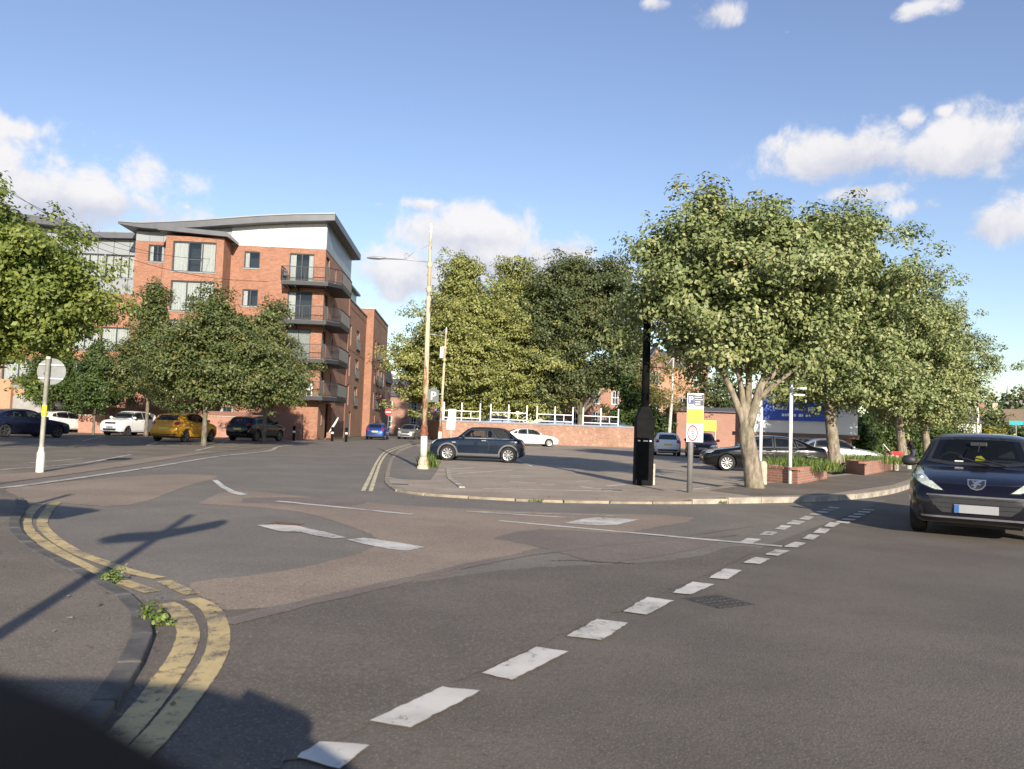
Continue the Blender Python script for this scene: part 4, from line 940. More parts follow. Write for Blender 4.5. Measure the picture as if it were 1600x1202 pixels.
# ------------------------------------------------------------------ other buildings and walls
def simple_house(name, label, p, rz, wx, dy, h, rh, wallm, roofm, wins, chim=(), gable=None, door=None, hip=0.0, cat='house'):
    """p = middle of the front; front faces -y locally; ridge along x unless gable"""
    e = empty(name, p, rz, label, cat)
    holes = [(x0, x1, z0, z1) for x0, x1, z0, z1 in wins] + ([door] if door else [])
    wall_holes('wall', wallm, e, -wx / 2, wx / 2, 0, h, holes, 'u', 0.0, .25)
    m = MB().box(-wx / 2, -wx / 2 + .01, .001, dy, 0, h); m.box(wx / 2 - .01, wx / 2, .001, dy, 0, h); m.box(-wx / 2 + .01, wx / 2 - .01, dy - .1, dy, 0, h); m.build('wall', wallm, e)
    for (x0, x1, z0, z1) in wins:
        wn = window(e, x0, x1, z0, z1, 'u', 0.0, (.5,), (0, 1, .5), 'sides', 'window', .06)
        for ob in [wn] : ob.data.materials.clear(); ob.data.materials.append(WHITE_P)
    if door: MB().box(door[0], door[1], .12, .18, door[2], door[3]).build('door', STEEL_D, e)
    if gable:
        rf = MB().add([(-wx / 2 - .3, -.3, h - .1), (0, -.3, h + rh), (wx / 2 + .3, -.3, h - .1), (-wx / 2 - .3, dy + .3, h - .1), (0, dy + .3, h + rh), (wx / 2 + .3, dy + .3, h - .1),
                      (-wx / 2 - .3, -.3, h + .1), (0, -.3, h + rh + .22), (wx / 2 + .3, -.3, h + .1), (-wx / 2 - .3, dy + .3, h + .1), (0, dy + .3, h + rh + .22), (wx / 2 + .3, dy + .3, h + .1)],
                     [(0, 3, 4, 1), (1, 4, 5, 2), (6, 7, 10, 9), (7, 8, 11, 10), (0, 1, 7, 6), (1, 2, 8, 7), (3, 9, 10, 4), (4, 10, 11, 5), (0, 6, 9, 3), (2, 5, 11, 8)]).build('roof', roofm, e)
        MB().add([(-wx / 2, 0, h), (wx / 2, 0, h), (0, 0, h + rh)], [(0, 1, 2)]).build('gable', wallm, e)
    else:
        hx = hip
        rf = MB().add([(-wx / 2 - .3, -.35, h - .1), (wx / 2 + .3, -.35, h - .1), (wx / 2 + .3, dy + .35, h - .1), (-wx / 2 - .3, dy + .35, h - .1), (-wx / 2 - .3 + hx, dy / 2, h + rh), (wx / 2 + .3 - hx, dy / 2, h + rh)],
                     [(0, 1, 5, 4), (2, 3, 4, 5), (0, 4, 3), (1, 2, 5), (0, 3, 2, 1)]).build('roof', roofm, e)
    for (cx, cy, cz, hh) in chim:
        c = MB().box(cx - .4, cx + .4, cy - .3, cy + .3, cz - 1.2, cz + hh); c.build('chimney', wallm, rf)
        for k in (-.2, .2): MB().lathe([(.1, cz + hh), (.09, cz + hh + .35)], 8, (cx + k, cy)).build('chimney_pot', TILE, rf)
    return e
h1 = D(935, 650, 108)
simple_house('brick_house', 'red brick house with white sash windows seen behind the railings', (h1.x, 108, 1.2), 0, 11, 8, 6.5, 3.2, BRICK_H, SLATE, [(-.9, .1, .8, 2.9), (1.7, 2.7, .8, 2.9), (-3.6, -2.6, .8, 2.9), (-.9, .1, 4.0, 5.8), (1.7, 2.7, 4.0, 5.8), (-3.6, -2.6, 4, 5.8)], [(-4, 4, 9.5, 1.2)])
h2 = D(1040, 640, 112)
gh = simple_house('gabled_house', 'tall brick house with steep dormer gables behind the birch', (h2.x + 1.5, 112, 0), rad(4), 9, 9, 10.8, 2.8, BRICK_O, SLATE, [(-3.6, -2.4, 8.2, 10.2), (2.2, 3.4, 8.2, 10.2), (-3.4, -2.2, 4.6, 6.6), (.3, 1.5, 4.6, 6.6), (2.2, 3.4, 1.2, 3.4), (-3.4, -2.2, 1.2, 3.4)], [(.2, 2, 12.6, 1.6)])
for dx in (-3.0, 2.8):
    MB().extr([(dx - 1.2, 10.4), (dx + 1.2, 10.4), (dx + 1.2, 11.2), (dx, 13.3), (dx - 1.2, 11.2)], 'y', -.12, 3).build('dormer', BRICK_H, gh)
    MB().extr([(dx - 1.5, 11.0), (dx, 13.45), (dx + 1.5, 11.0), (dx + 1.5, 11.25), (dx, 13.75), (dx - 1.5, 11.25)], 'y', -.35, 3.05).build('dormer_roof', SLATE, gh)
h3 = D(1106, 650, 84)
simple_house('brick_outhouse', 'low brick building with yellow board behind the parking sign', (h3.x + 1.0, 84, 0), 0, 8.5, 6, 4.0, .5, BRICK_H, SLATE, [(-3.2, -2.2, 1.2, 2.4)], [], door=(2.4, 3.6, .05, 2.2), cat='building')
yb0 = D(1108, 663, 83.8)
e = empty('notice_board', (yb0.x, 83.8, 0), 0, 'yellow notice board on the low brick building', 'sign')
MB().box(-.75, .75, 0, .06, 1.9, 3.0).build('board', YELL_S, e); 
for k in (-.68, .68): MB().box(k - .04, k + .04, .0605, .14, 0, 3.05).build('leg', GALV, e)
# shop building with the blue sign behind the maples
s0 = D(1240, 660, 53.5)
shop = empty('shop_building', (s0.x, 53.5, 0), rad(-4), 'low white fronted shop with brown canopy behind the parked cars', 'building')
MB().box(-4, 4.4, 0, 2.2, 0, 1.75).build('wall', BRICK_H, shop); MB().box(-4.2, 4.6, -1.1, 2.4, 1.75, 2.05).build('canopy', plain('brown_canopy', (.17, .1, .075), .7), shop)
MB().box(-4.1, 4.5, -1.0, -.02, 2.051, 4.9).build('fascia', PANEL_W, shop); MB().box(-4, 4.4, 0, 2.2, 2.06, 5.0).build('upper_wall', BRICK_H, shop)
MB().box(-4.3, 4.7, -1.2, 2.5, 5.0, 5.2).build('roof', SLATE, shop)
for k in range(2):
    x = -3.4 + k * 3.9; MB().box(x, x + 2.4, -.05, -.005, .4, 1.6).build('shop_window', DARKGLASS, shop)
shop.scale = (.86, .86, .86)
sg = empty('shop_sign', (s0.x, 53.5, 0), rad(-4), 'large blue sign board with lines of white lettering on the white shop front', 'sign')
MB().box(-2.6, 2.8, -1.12, -1.005, 3.0, 5.6).build('board', BLUE_S, sg)
sg.scale = (.86, .86, .86)
rr = random.Random(4)
for z, h_, x0_, x1_ in ((4.4, .4, -2.2, 1.9), (3.8, .3, -1.9, 1.2), (3.3, .24, -1.2, 1.0)):
    x = x0_; m = MB()
    while x < x1_:
        l = rr.uniform(.07, .22); m.box(x, x + l, -1.135, -1.121, z + rr.uniform(0, .04), z + h_ - rr.uniform(0, .05)); x += l + rr.choice((.03, .04, .05, .2))
    tag(m.build('lettering', SIGN_W, sg), kind='stuff')

# retaining brick wall with coping
WA = D(688, 690, 73.5); WB = D(996, 697, 76.5); WA.z = WB.z = 0
wdir = (WB - WA).normalized(); WL = (WB - WA).length; wang = math.atan2(wdir.y, wdir.x)
wl = empty('brick_wall', WA, wang, 'long old orange brick wall with pale streaks behind the white saloon', 'wall')
MB().box(0, WL, 0, .4, -.1, 1.86).build('wall', BRICK_W, wl); MB().box(-.06, WL + .06, -.06, .46, 1.86, 2.02).build('coping', plain('blue_grey_coping', (.2, .22, .26), .6), wl)
MB().box(-.005, .40, .41, 16, -.1, 1.86).build('return_wall', BRICK_W, wl); MB().box(-.06, .46, .47, 16, 1.86, 2.02).build('coping', MATS['blue_grey_coping'], wl)
terr = sheet('upper_car_park', [tuple((WA + wdir * .3 + Vector((-wdir.y, wdir.x, 0)) * .3)[:2]), tuple((WB + Vector((-wdir.y, wdir.x, 0)) * .3)[:2]), (40, 130), (-2, 140), (-10, 120)], 1.2, A_PARK, step=8, thick=1.4)
tag(terr, 'raised car park behind the orange brick wall', 'car park')
def railpanel(pxs, lab, thickfirst=False):
    pts = []
    for px in pxs:
        d_ = None; r = ray(px, 650); o = WA + Vector((-wdir.y, wdir.x, 0)) * .2; nn = Vector((-wdir.y, wdir.x, 0)); t = (o - Vector((0, 0, CH))).dot(nn) / r.dot(nn); q = Vector((0, 0, CH)) + r * t - WA; pts.append(q.dot(wdir))
    e = empty('railing_panel', WA + wdir * pts[0] + Vector((-wdir.y, wdir.x, 0)) * .2 + Vector((0, 0, 2.02)), wang, lab, 'railing', 'railing panels on the brick wall')
    pts = [p - pts[0] for p in pts]
    for i, p in enumerate(pts):
        t = .12 if (thickfirst and i == 0) else .05; MB().box(p - t, p + t, -t, t, 0, 1.62).build('post', WHITE_P, e)
    for z in (.18, .82): MB().box(pts[0], pts[-1], -.03, .03, z, z + .07).build('rail', WHITE_P, e)
    x = (pts[1] + pts[2]) / 2; MB().box(x - .03, x + .03, -.03, .03, .25, .82).build('upright', WHITE_P, e)
railpanel((692, 721, 750), 'leftmost white railing panel on the brick wall, with the thick end post', True); railpanel((766.5, 794.5, 823), 'second white railing panel from the left on the brick wall')
railpanel((839, 867, 895), 'third white railing panel from the left on the brick wall'); railpanel((911, 938.5, 966), 'rightmost white railing panel on the brick wall, before the evergreen')

# left edge: brick pier wall, grey garage, low brick planters by the flats
g0 = D(15, 640, 60)
e = empty('garage_block', (g0.x, 60, 0), 0, 'grey rendered garage wall beside a brick pier at the left edge', 'building')
MB().box(-6, 0, 0, 4, 0, 3.75).build('pier', BRICK_O, e); MB().box(0.001, 2.2, .3, 4, 0, 2.6).build('wall', GREYREND, e); MB().box(0.001, 2.2, .28, 4, 2.601, 3.1).build('brick_course', BRICK_O, e); MB().box(.002, 2.3, .2, 4.2, 3.101, 3.35).build('roof', PANEL_G, e)
def low_wall(px0, px1, py, d, h, lab):
    a, b_ = D(px0, py, d), D(px1, py, d); e = empty('low_brick_wall', (a.x, d, 0), 0, lab, 'wall', 'low brick walls in front of the flats')
    L = b_.x - a.x; MB().box(0, L, 0, .9, 0, h).build('wall', BRICK_P, e); MB().box(-.04, L + .04, -.04, .94, h, h + .07).build('coping', KERB, e)
low_wall(122, 163, 668, 57, 1.25, 'low brick planter wall between the white hatchback and small white car'); low_wall(238, 256, 672, 56, 1.1, 'low brick planter wall right of the small white car'); low_wall(318, 372, 680, 58.5, 1.5, 'low brick wall in shade between yellow and dark cars')
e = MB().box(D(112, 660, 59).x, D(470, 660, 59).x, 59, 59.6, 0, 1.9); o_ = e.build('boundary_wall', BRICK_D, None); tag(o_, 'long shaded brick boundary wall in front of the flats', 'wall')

# ------------------------------------------------------------------ cars: lofted body, projected panels
def ip(tab, t):
    xs = [p[0] for p in tab]; ys = [p[1] for p in tab]; return float(np.interp(t, xs, ys))
def inset(poly, d):
    n = len(poly); ar = sum(poly[i][0] * poly[(i + 1) % n][1] - poly[(i + 1) % n][0] * poly[i][1] for i in range(n)); sg = 1 if ar > 0 else -1
    out = []
    for i in range(n):
        p0, p1, p2 = Vector(poly[i - 1][:2]), Vector(poly[i][:2]), Vector(poly[(i + 1) % n][:2])
        e1 = (p1 - p0).normalized(); e2 = (p2 - p1).normalized(); n1 = Vector((-e1.y, e1.x)) * sg; n2 = Vector((-e2.y, e2.x)) * sg
        b = (n1 + n2); L = b.length
        b = b / L if L > 1e-5 else n1
        out.append(tuple(p1 + b * d / max(.45, b.dot(n1))))
    return out
SPEC = {
 'hatch': dict(L=4.05, W=1.74, H=1.48, r=.31, fa=.195, ra=.815, sill=.2,
    top=[(0, .56), (.008, .66), (.03, .745), (.08, .83), (.16, .91), (.225, .955), (.245, .975), (.40, 1.395), (.47, 1.462), (.58, 1.48), (.74, 1.455), (.87, 1.38), (.90, 1.345), (.955, 1.0), (.985, .92), (.995, .85), (1, .7)],
    belt=[(0, .52), (.03, .66), (.1, .76), (.22, .88), (.35, .92), (.7, .985), (.88, 1.02), (.96, .93), (1, .66)],
    wid=[(0, .60), (.006, .74), (.02, .83), (.05, .91), (.12, .975), (.2, 1), (.8, 1), (.9, .965), (.97, .90), (.992, .84), (1, .74)],
    side=[[(.265, .955), (.36, 1.23), (.435, 1.375), (.545, 1.405), (.545, .985)], [(.56, .99), (.56, 1.405), (.70, 1.385), (.77, 1.33), (.775, 1.05), (.66, 1.0)], [(.79, 1.06), (.785, 1.32), (.835, 1.28), (.87, 1.1)]],
    doors=[[(.275, .3), (.275, .93), (.55, .97), (.55, .3)], [(.555, .3), (.555, .97), (.78, 1.02), (.74, .72), (.70, .5), (.69, .3)]], ws=(1.015, 1.40, .66, .55), rw=(1.04, 1.33, .56, .5)),
 'saloon': dict(L=4.75, W=1.83, H=1.45, r=.325, fa=.185, ra=.79, sill=.19,
    top=[(0, .55), (.006, .66), (.03, .75), (.1, .83), (.2, .90), (.265, .945), (.285, .965), (.42, 1.375), (.48, 1.435), (.57, 1.45), (.68, 1.42), (.76, 1.35), (.88, 1.10), (.905, 1.06), (.97, 1.04), (.985, 1.0), (.995, .9), (1, .7)],
    belt=[(0, .52), (.03, .66), (.1, .76), (.25, .88), (.4, .92), (.75, .96), (.9, .96), (.97, .9), (1, .66)],
    wid=[(0, .6), (.005, .74), (.018, .84), (.05, .92), (.12, .98), (.2, 1), (.82, 1), (.9, .97), (.97, .91), (.993, .84), (1, .74)],
    side=[[(.31, .945), (.40, 1.24), (.455, 1.345), (.555, 1.375), (.555, .975)], [(.568, .975), (.568, 1.375), (.67, 1.345), (.715, 1.29), (.735, 1.0)], [(.748, 1.01), (.735, 1.26), (.79, 1.13), (.815, 1.03)]],
    doors=[[(.31, .3), (.31, .92), (.56, .955), (.56, .3)], [(.565, .3), (.565, .955), (.75, .97), (.715, .72), (.69, .5), (.685, .3)]], ws=(1.0, 1.37, .68, .56), rw=(1.09, 1.33, .60, .52)),
 'mini': dict(L=3.84, W=1.73, H=1.40, r=.315, fa=.20, ra=.845, sill=.19,
    top=[(0, .56), (.008, .68), (.03, .80), (.08, .87), (.18, .92), (.27, .955), (.29, .975), (.40, 1.34), (.43, 1.375), (.50, 1.395), (.62, 1.40), (.74, 1.385), (.80, 1.34), (.895, 1.03), (.92, .975), (.965, .95), (.985, .9), (.995, .8), (1, .68)],
    belt=[(0, .52), (.03, .70), (.08, .80), (.2, .88), (.35, .92), (.88, .945), (.96, .9), (1, .66)],
    wid=[(0, .62), (.006, .75), (.02, .84), (.05, .92), (.1, .98), (.17, 1), (.86, 1), (.93, .97), (.975, .91), (.993, .84), (1, .74)],
    side=[[(.335, .955), (.385, 1.15), (.435, 1.305), (.60, 1.315), (.60, .955)], [(.612, .955), (.612, 1.31), (.66, 1.29), (.72, .985)]],
    doors=[[(.315, .3), (.30, .55), (.31, .93), (.605, .94), (.64, .72), (.63, .45), (.61, .3)]], ws=(1.01, 1.31, .66, .55), rw=(1.04, 1.27, .5, .46)),
 'boxy': dict(L=3.75, W=1.68, H=1.6, r=.31, fa=.19, ra=.83, sill=.24,
    top=[(0, .62), (.008, .78), (.03, .92), (.08, .99), (.2, 1.05), (.245, 1.075), (.265, 1.1), (.375, 1.50), (.43, 1.575), (.55, 1.6), (.75, 1.575), (.87, 1.5), (.9, 1.46), (.955, 1.1), (.98, .98), (.994, .9), (1, .72)],
    belt=[(0, .58), (.03, .82), (.1, .92), (.25, 1.0), (.7, 1.06), (.88, 1.1), (.96, .95), (1, .7)],
    wid=[(0, .68), (.006, .82), (.02, .9), (.05, .96), (.12, 1), (.85, 1), (.93, .96), (.98, .91), (.994, .86), (1, .78)],
    side=[[(.275, 1.08), (.36, 1.37), (.41, 1.49), (.545, 1.52), (.545, 1.07)], [(.56, 1.07), (.56, 1.52), (.72, 1.5), (.78, 1.12)]],
    doors=[[(.28, .35), (.28, 1.03), (.55, 1.05), (.55, .35)], [(.555, .35), (.555, 1.05), (.78, 1.08), (.76, .75), (.72, .55), (.71, .35)]], ws=(1.14, 1.5, .68, .56), rw=(1.12, 1.44, .6, .52)),
 'crossover': dict(L=4.15, W=1.77, H=1.57, r=.345, fa=.19, ra=.815, sill=.25,
    top=[(0, .6), (.008, .75), (.03, .9), (.09, .98), (.2, 1.05), (.25, 1.08), (.27, 1.1), (.40, 1.475), (.46, 1.545), (.55, 1.57), (.7, 1.54), (.84, 1.46), (.875, 1.415), (.94, 1.12), (.97, 1.02), (.99, .93), (1, .75)],
    belt=[(0, .56), (.03, .78), (.1, .9), (.25, 1.0), (.6, 1.04), (.85, 1.12), (.95, .98), (1, .7)],
    wid=[(0, .64), (.006, .78), (.02, .87), (.05, .94), (.1, .99), (.16, 1), (.86, 1), (.93, .96), (.98, .9), (.994, .85), (1, .76)],
    side=[[(.29, 1.07), (.375, 1.34), (.43, 1.46), (.555, 1.49), (.555, 1.075)], [(.57, 1.08), (.57, 1.485), (.70, 1.455), (.765, 1.37), (.77, 1.16)]],
    doors=[[(.29, .36), (.29, 1.03), (.56, 1.05), (.56, .36)], [(.565, .36), (.565, 1.05), (.775, 1.12), (.745, .8), (.71, .58), (.70, .36)]], ws=(1.14, 1.475, .66, .55), rw=(1.14, 1.395, .58, .5)),
}
CARBODY = {}
def car_body(kind):
    if kind in CARBODY: return CARBODY[kind]
    s = SPEC[kind]; L, hw = s['L'], s['W'] / 2
    ts = sorted(set([0, .003, .008, .014, .022, .032, .045, .06, .08] + [round(.08 + .0195 * i, 4) for i in range(1, 43)] + [.93, .945, .958, .97, .98, .988, .994, .998, 1]))
    tt = np.linspace(0, 1, 801)
    def sm(tab, k=9):
        y = np.array([ip(tab, t) for t in tt]); ker = np.hanning(k + 2)[1:-1]; ker /= ker.sum(); yp = np.pad(y, k // 2, mode='edge'); return np.convolve(yp, ker, 'valid')
    top, belt, wid = sm(s['top'], 25), sm(s['belt'], 21), sm(s['wid'], 9)
    V = []; rows = []
    for t in ts:
        zt, zb, w_ = np.interp(t, tt, top), np.interp(t, tt, belt), np.interp(t, tt, wid) * hw
        zs = s['sill'] + .07 * max(0, 1 - t / .05) ** 2 + .09 * max(0, (t - .93) / .07) ** 2
        zb = min(zb, zt - .03); hgt = zt - zb; k = min(1, hgt / .48)
        half = [(0, zs), (.5 * w_, zs), (.84 * w_, zs), (.93 * w_, zs + .03), (.965 * w_, zs + .09)]
        for a, wf in ((.3, .985), (.45, .995), (.6, 1.0), (.72, 1.0), (.82, .995), (.9, .988), (.96, .975)): half.append((wf * w_, zs + (zb - zs) * a))
        half.append((.955 * w_, zb))
        wr = w_ * (.955 - .235 * k); drop = min(.075, hgt * .55)
        for a in (.12, .25, .4, .55, .7, .85, 1.0):
            bow = math.sin(a * math.pi) * .014 * k; half.append((.955 * w_ + (wr - .955 * w_) * a + bow, zb + (zt - drop - zb) * a))
        for a in (.12, .25, .4, .58, .78, 1.0):
            q = a * math.pi / 2; half.append((wr * math.cos(q) ** .75 if a < 1 else 0, zt - drop + drop * math.sin(q)))
        X = L / 2 - t * L
        ring = [(X, y, z) for y, z in half] + [(X, -y, z) for y, z in half[-2:0:-1]]
        rows.append(len(V)); V += ring
    n = len(ring); Fs = []
    for i in range(len(ts) - 1):
        for j in range(n): Fs.append((rows[i] + j, rows[i] + (j + 1) % n, rows[i + 1] + (j + 1) % n, rows[i + 1] + j))
    Fs.append(tuple(range(n - 1, -1, -1))); Fs.append(tuple(rows[-1] + j for j in range(n)))
    bvh = BVHTree.FromPolygons([Vector(v) for v in V], Fs)
    me = bpy.data.meshes.new('body_' + kind); me.from_pydata(V, [], Fs); me.update()
    bm = bmesh.new(); bm.from_mesh(me); bmesh.ops.recalc_face_normals(bm, faces=bm.faces); bm.to_mesh(me); bm.free()
    # wheel arches
    cm = MB()
    for ax in (s['fa'], s['ra']):
        X = L / 2 - ax * L
        for sg in (-1, 1):
            y0, y1 = sorted((sg * (hw - .27), sg * (hw + .2))); R_ = s['r'] + .045
            ring0 = [(X + R_ * math.cos(a * math.pi / 14), R_ * math.sin(a * math.pi / 14) + s['r']) for a in range(28)]
            cm.extr(ring0, 'y', y0, y1)
    cme = cm.mesh('cut', uv=False); co = link(bpy.data.objects.new('cut', cme)); bo = link(bpy.data.objects.new('bod', me))
    md = bo.modifiers.new('b', 'BOOLEAN'); md.operation = 'DIFFERENCE'; md.object = co; md.solver = 'EXACT'
    dg = bpy.context.evaluated_depsgraph_get(); me2 = bpy.data.meshes.new_from_object(bo.evaluated_get(dg))
    bpy.data.objects.remove(bo); bpy.data.objects.remove(co)
    X = lambda t: L / 2 - t * L
    sides = [[(X(t), z) for t, z in poly] for poly in s['side']]
    wsz0, wsz1, wy0, wy1 = s['ws']; wsp = [(-wy0, wsz0 + .02), (-wy0 * .55, wsz0 - .02), (wy0 * .55, wsz0 - .02), (wy0, wsz0 + .02), (wy1, wsz1 - .02), (wy1 * .5, wsz1), (-wy1 * .5, wsz1), (-wy1, wsz1 - .02)]
    rz0, rz1, ry0, ry1 = s['rw']; rwp = [(-ry0, rz0), (ry0, rz0), (ry1, rz1), (-ry1, rz1)]
    bm = bmesh.new(); bm.from_mesh(me2); kill = []
    insd = [inset(p, .02) for p in sides]; iws, irw = inset(wsp, .02), inset(rwp, .02)
    for f in bm.faces:
        c = f.calc_center_median()
        if c.z < .85: continue
        f.normal_update(); vs_ = [v.co for v in f.verts]
        if abs(f.normal.y) > .55 and any(all(pip((v.x, v.z), p) for v in vs_) for p in insd): kill.append(f)
        elif f.normal.x > .3 and c.x > 0 - .2 and all(pip((v.y, v.z), iws) for v in vs_): kill.append(f)
        elif f.normal.x < -.3 and c.x < 0 and all(pip((v.y, v.z), irw) for v in vs_): kill.append(f)
    bmesh.ops.delete(bm, geom=kill, context='FACES'); bm.to_mesh(me2); bm.free()
    me2.polygons.foreach_set('use_smooth', [True] * len(me2.polygons)); me2.set_sharp_from_angle(angle=rad(42)); me2.name = 'body'
    CARBODY[kind] = (me2, bvh, sides, wsp, rwp); return CARBODY[kind]
def project(bvh, poly, axis, sg, off, step=.07, holes=(), back=.02):
    """lay a flat outline onto the body: axis 'y' side view (x,z); axis 'x' front/rear view (y,z)"""
    v, fs = fill2d(poly, step, holes); P = []
    for p in v:
        if axis == 'y': o, d = Vector((p.x, sg * 3, p.y)), Vector((0, -sg, 0))
        elif axis == 'x': o, d = Vector((sg * 5, p.x, p.y)), Vector((-sg, 0, 0))
        else: o, d = Vector((p.x, p.y, 3)), Vector((0, 0, -1))
        h, nrm, *_ = bvh.ray_cast(o, d)
        if h is None: h = P[-1] if P else Vector((0, 0, .8)); nrm = -d; h = Vector(h); P.append(h); continue
        if nrm.dot(d) > 0: nrm = -nrm
        P.append(h + (nrm * .6 - d * .4) * off)
    me = bpy.data.meshes.new('panel'); me.from_pydata(P, [], fs); me.update()
    bm = bmesh.new(); bm.from_mesh(me); bmesh.ops.recalc_face_normals(bm, faces=bm.faces)
    dv = Vector((0, sg, 0)) if axis == 'y' else (Vector((sg, 0, 0)) if axis == 'x' else Vector((0, 0, 1)))
    if sum((f.normal.dot(dv) for f in bm.faces), 0) < 0:
        for f in bm.faces: f.normal_flip()
    be = [e for e in bm.edges if e.is_boundary]; r = bmesh.ops.extrude_edge_only(bm, edges=be)
    for g in r['geom']:
        if isinstance(g, bmesh.types.BMVert): g.co -= dv * back
    bm.to_mesh(me); bm.free(); me.polygons.foreach_set('use_smooth', [True] * len(me.polygons)); me.set_sharp_from_angle(angle=rad(40))
    return me
WHEELS = {}
def wheel_meshes(r, spokes, style):
    key = (r, spokes, style)
    if key in WHEELS: return WHEELS[key]
    wd_ = .2
    ty = MB().lathe([(r * .64, -wd_ / 2), (r * .9, -wd_ / 2), (r * .985, -wd_ * .38), (r, -wd_ * .15), (r, wd_ * .15), (r * .985, wd_ * .38), (r * .9, wd_ / 2), (r * .66, wd_ / 2), (r * .64, wd_ * .3)], 26, axis='y', cap=False).mesh('tyre', smooth=True, uv=False); ty.materials.append(RUBBER)
    ri = MB().lathe([(r * .66, wd_ * .28), (r * .66, wd_ * .46), (r * .60, wd_ * .44), (r * .59, wd_ * .15)], 26, axis='y', cap=False)
    ri.lathe([(.001, wd_ * .42), (r * .14, wd_ * .42), (r * .16, wd_ * .2)], 12, axis='y', cap=False)
    for k in range(spokes):
        a = 2 * math.pi * k / spokes; wa = .3 * math.pi / spokes * style
        ri.add([(r * q * math.cos(a + da), yy, r * q * math.sin(a + da)) for q, da in ((.12, -wa * 1.6), (.12, wa * 1.6), (.62, wa), (.62, -wa)) for yy in (wd_ * .42, wd_ * .2)], [(0, 2, 4, 6), (1, 7, 5, 3), (0, 1, 3, 2), (2, 3, 5, 4), (4, 5, 7, 6), (6, 7, 1, 0)])
    rm = ri.mesh('rim', uv=False)
    dk = MB().lathe([(.001, wd_ * .1), (r * .63, wd_ * .1)], 20, axis='y', cap=False).mesh('brake_disc', uv=False); dk.materials.append(PLAST)
    WHEELS[key] = (ty, rm, dk); return WHEELS[key]
def add_panel(name, me, mat, parent):
    me.materials.append(mat); me.name = name; o = link(bpy.data.objects.new(name, me)); o.parent = parent; return o
def car(name, label, kind, loc, rz, paint, group=None, rim=ALLOY, spokes=5, style=1.0, front=None, rear=None, glass=AUTOGLASS, scale=1.0, roofm=None, arch=None, handles=True, cat='car', bumper=None, sill=None, mirror=None, light_shape='std'):
    s = SPEC[kind]; L, hw = s['L'], s['W'] / 2; me, bvh, sides, wsp, rwp = car_body(kind); X = lambda t: L / 2 - t * L
    root = empty(name, loc, rz, label, cat, group); root.scale = (scale,) * 3
    bme = me.copy(); bme.materials.clear(); bme.materials.append(paint); body = part('body', bme, None, root)
    # glazing with black borders
    for sg in (-1, 1):
        for i, poly in enumerate(sides):
            w_ = add_panel('side_window', project(bvh, inset(poly, .012), 'y', sg, .004), glass, root)
            add_panel('window_seal', project(bvh, inset(poly, -.012), 'y', sg, .006, .06, [inset(poly, .035)], .012), PLAST, w_)
        for i, poly in enumerate(s['doors']):
            pp = [(X(t), z) for t, z in poly]
            add_panel('door_gap', project(bvh, inset(pp, -.012), 'y', sg, .0015, .09, [inset(pp, .02)], .004), PLAST, root)
            d_ = add_panel('door', project(bvh, pp, 'y', sg, .006, .09), paint, root)
            if handles:
                xh = X(poly[-1][0] - .035) if True else 0; zh = .86 if kind != 'boxy' else .95
                xh = min(p[0] for p in pp) + .2 if kind != 'mini' else min(p[0] for p in pp) + .22
                h_, nn, *_ = bvh.ray_cast(Vector((xh, sg * 3, zh)), Vector((0, -sg, 0)))
                if h_: MB().cbox((xh, h_.y + sg * .03, zh), .19, .03, .035).build('handle', paint if kind != 'mini' else CHROME, d_, bevel=.008)
    w_ = add_panel('windscreen', project(bvh, wsp, 'x', 1, .004), glass, root); add_panel('windscreen_border', project(bvh, inset(wsp, -.012), 'x', 1, .006, .06, [inset(wsp, .035)], .012), PLAST, w_)
    w_ = add_panel('rear_window', project(bvh, rwp, 'x', -1, .004), glass, root); add_panel('window_border', project(bvh, inset(rwp, -.012), 'x', -1, .006, .06, [inset(rwp, .035)], .012), PLAST, w_)
    # wheels
    ty, rm, dk = wheel_meshes(s['r'], spokes, style)
    for ax in (s['fa'], s['ra']):
        for sg in (-1, 1):
            w_ = part('wheel', ty, None, root, (X(ax), sg * (hw - .125), s['r']), 0 if sg > 0 else math.pi)
            rmm = rm
            rmc = bpy.data.meshes.get('rim_' + rim.name + str(spokes) + str(style) + str(s['r']))
            if not rmc: rmc = rm.copy(); rmc.name = 'rim_' + rim.name + str(spokes) + str(style) + str(s['r']); rmc.materials.clear(); rmc.materials.append(rim)
            part('rim', rmc, None, w_); part('brake_disc', dk, None, w_)
            if arch:
                R0, R1 = s['r'] + .04, s['r'] + .105; cx = X(ax)
                arc = [(cx + R1 * math.cos(a * math.pi / 16), s['r'] + R1 * math.sin(a * math.pi / 16)) for a in range(-2, 19)] + [(cx + R0 * math.cos(a * math.pi / 16), s['r'] + R0 * math.sin(a * math.pi / 16)) for a in range(18, -3, -1)]
                arc = [(x, max(z, s['sill'] + .03)) for x, z in arc]; cl = [arc[0]]
                for q in arc[1:]:
                    if (Vector(q) - Vector(cl[-1])).length > .004: cl.append(q)
                add_panel('arch_trim', project(bvh, cl, 'y', sg, .012, .05), arch, root)
    MB().box(X(.9), X(.1), -hw * .62, hw * .62, s['sill'] - .05, s['sill'] + .04).build('underbody', PLAST, root)
    if sill:
        for sg in (-1, 1): add_panel('sill_trim', project(bvh, [(X(s['fa'] + .09), s['sill'] + .05), (X(s['ra'] - .09), s['sill'] + .05), (X(s['ra'] - .09), s['sill'] + .15), (X(s['fa'] + .09), s['sill'] + .15)], 'y', sg, .012, .1), sill, root)
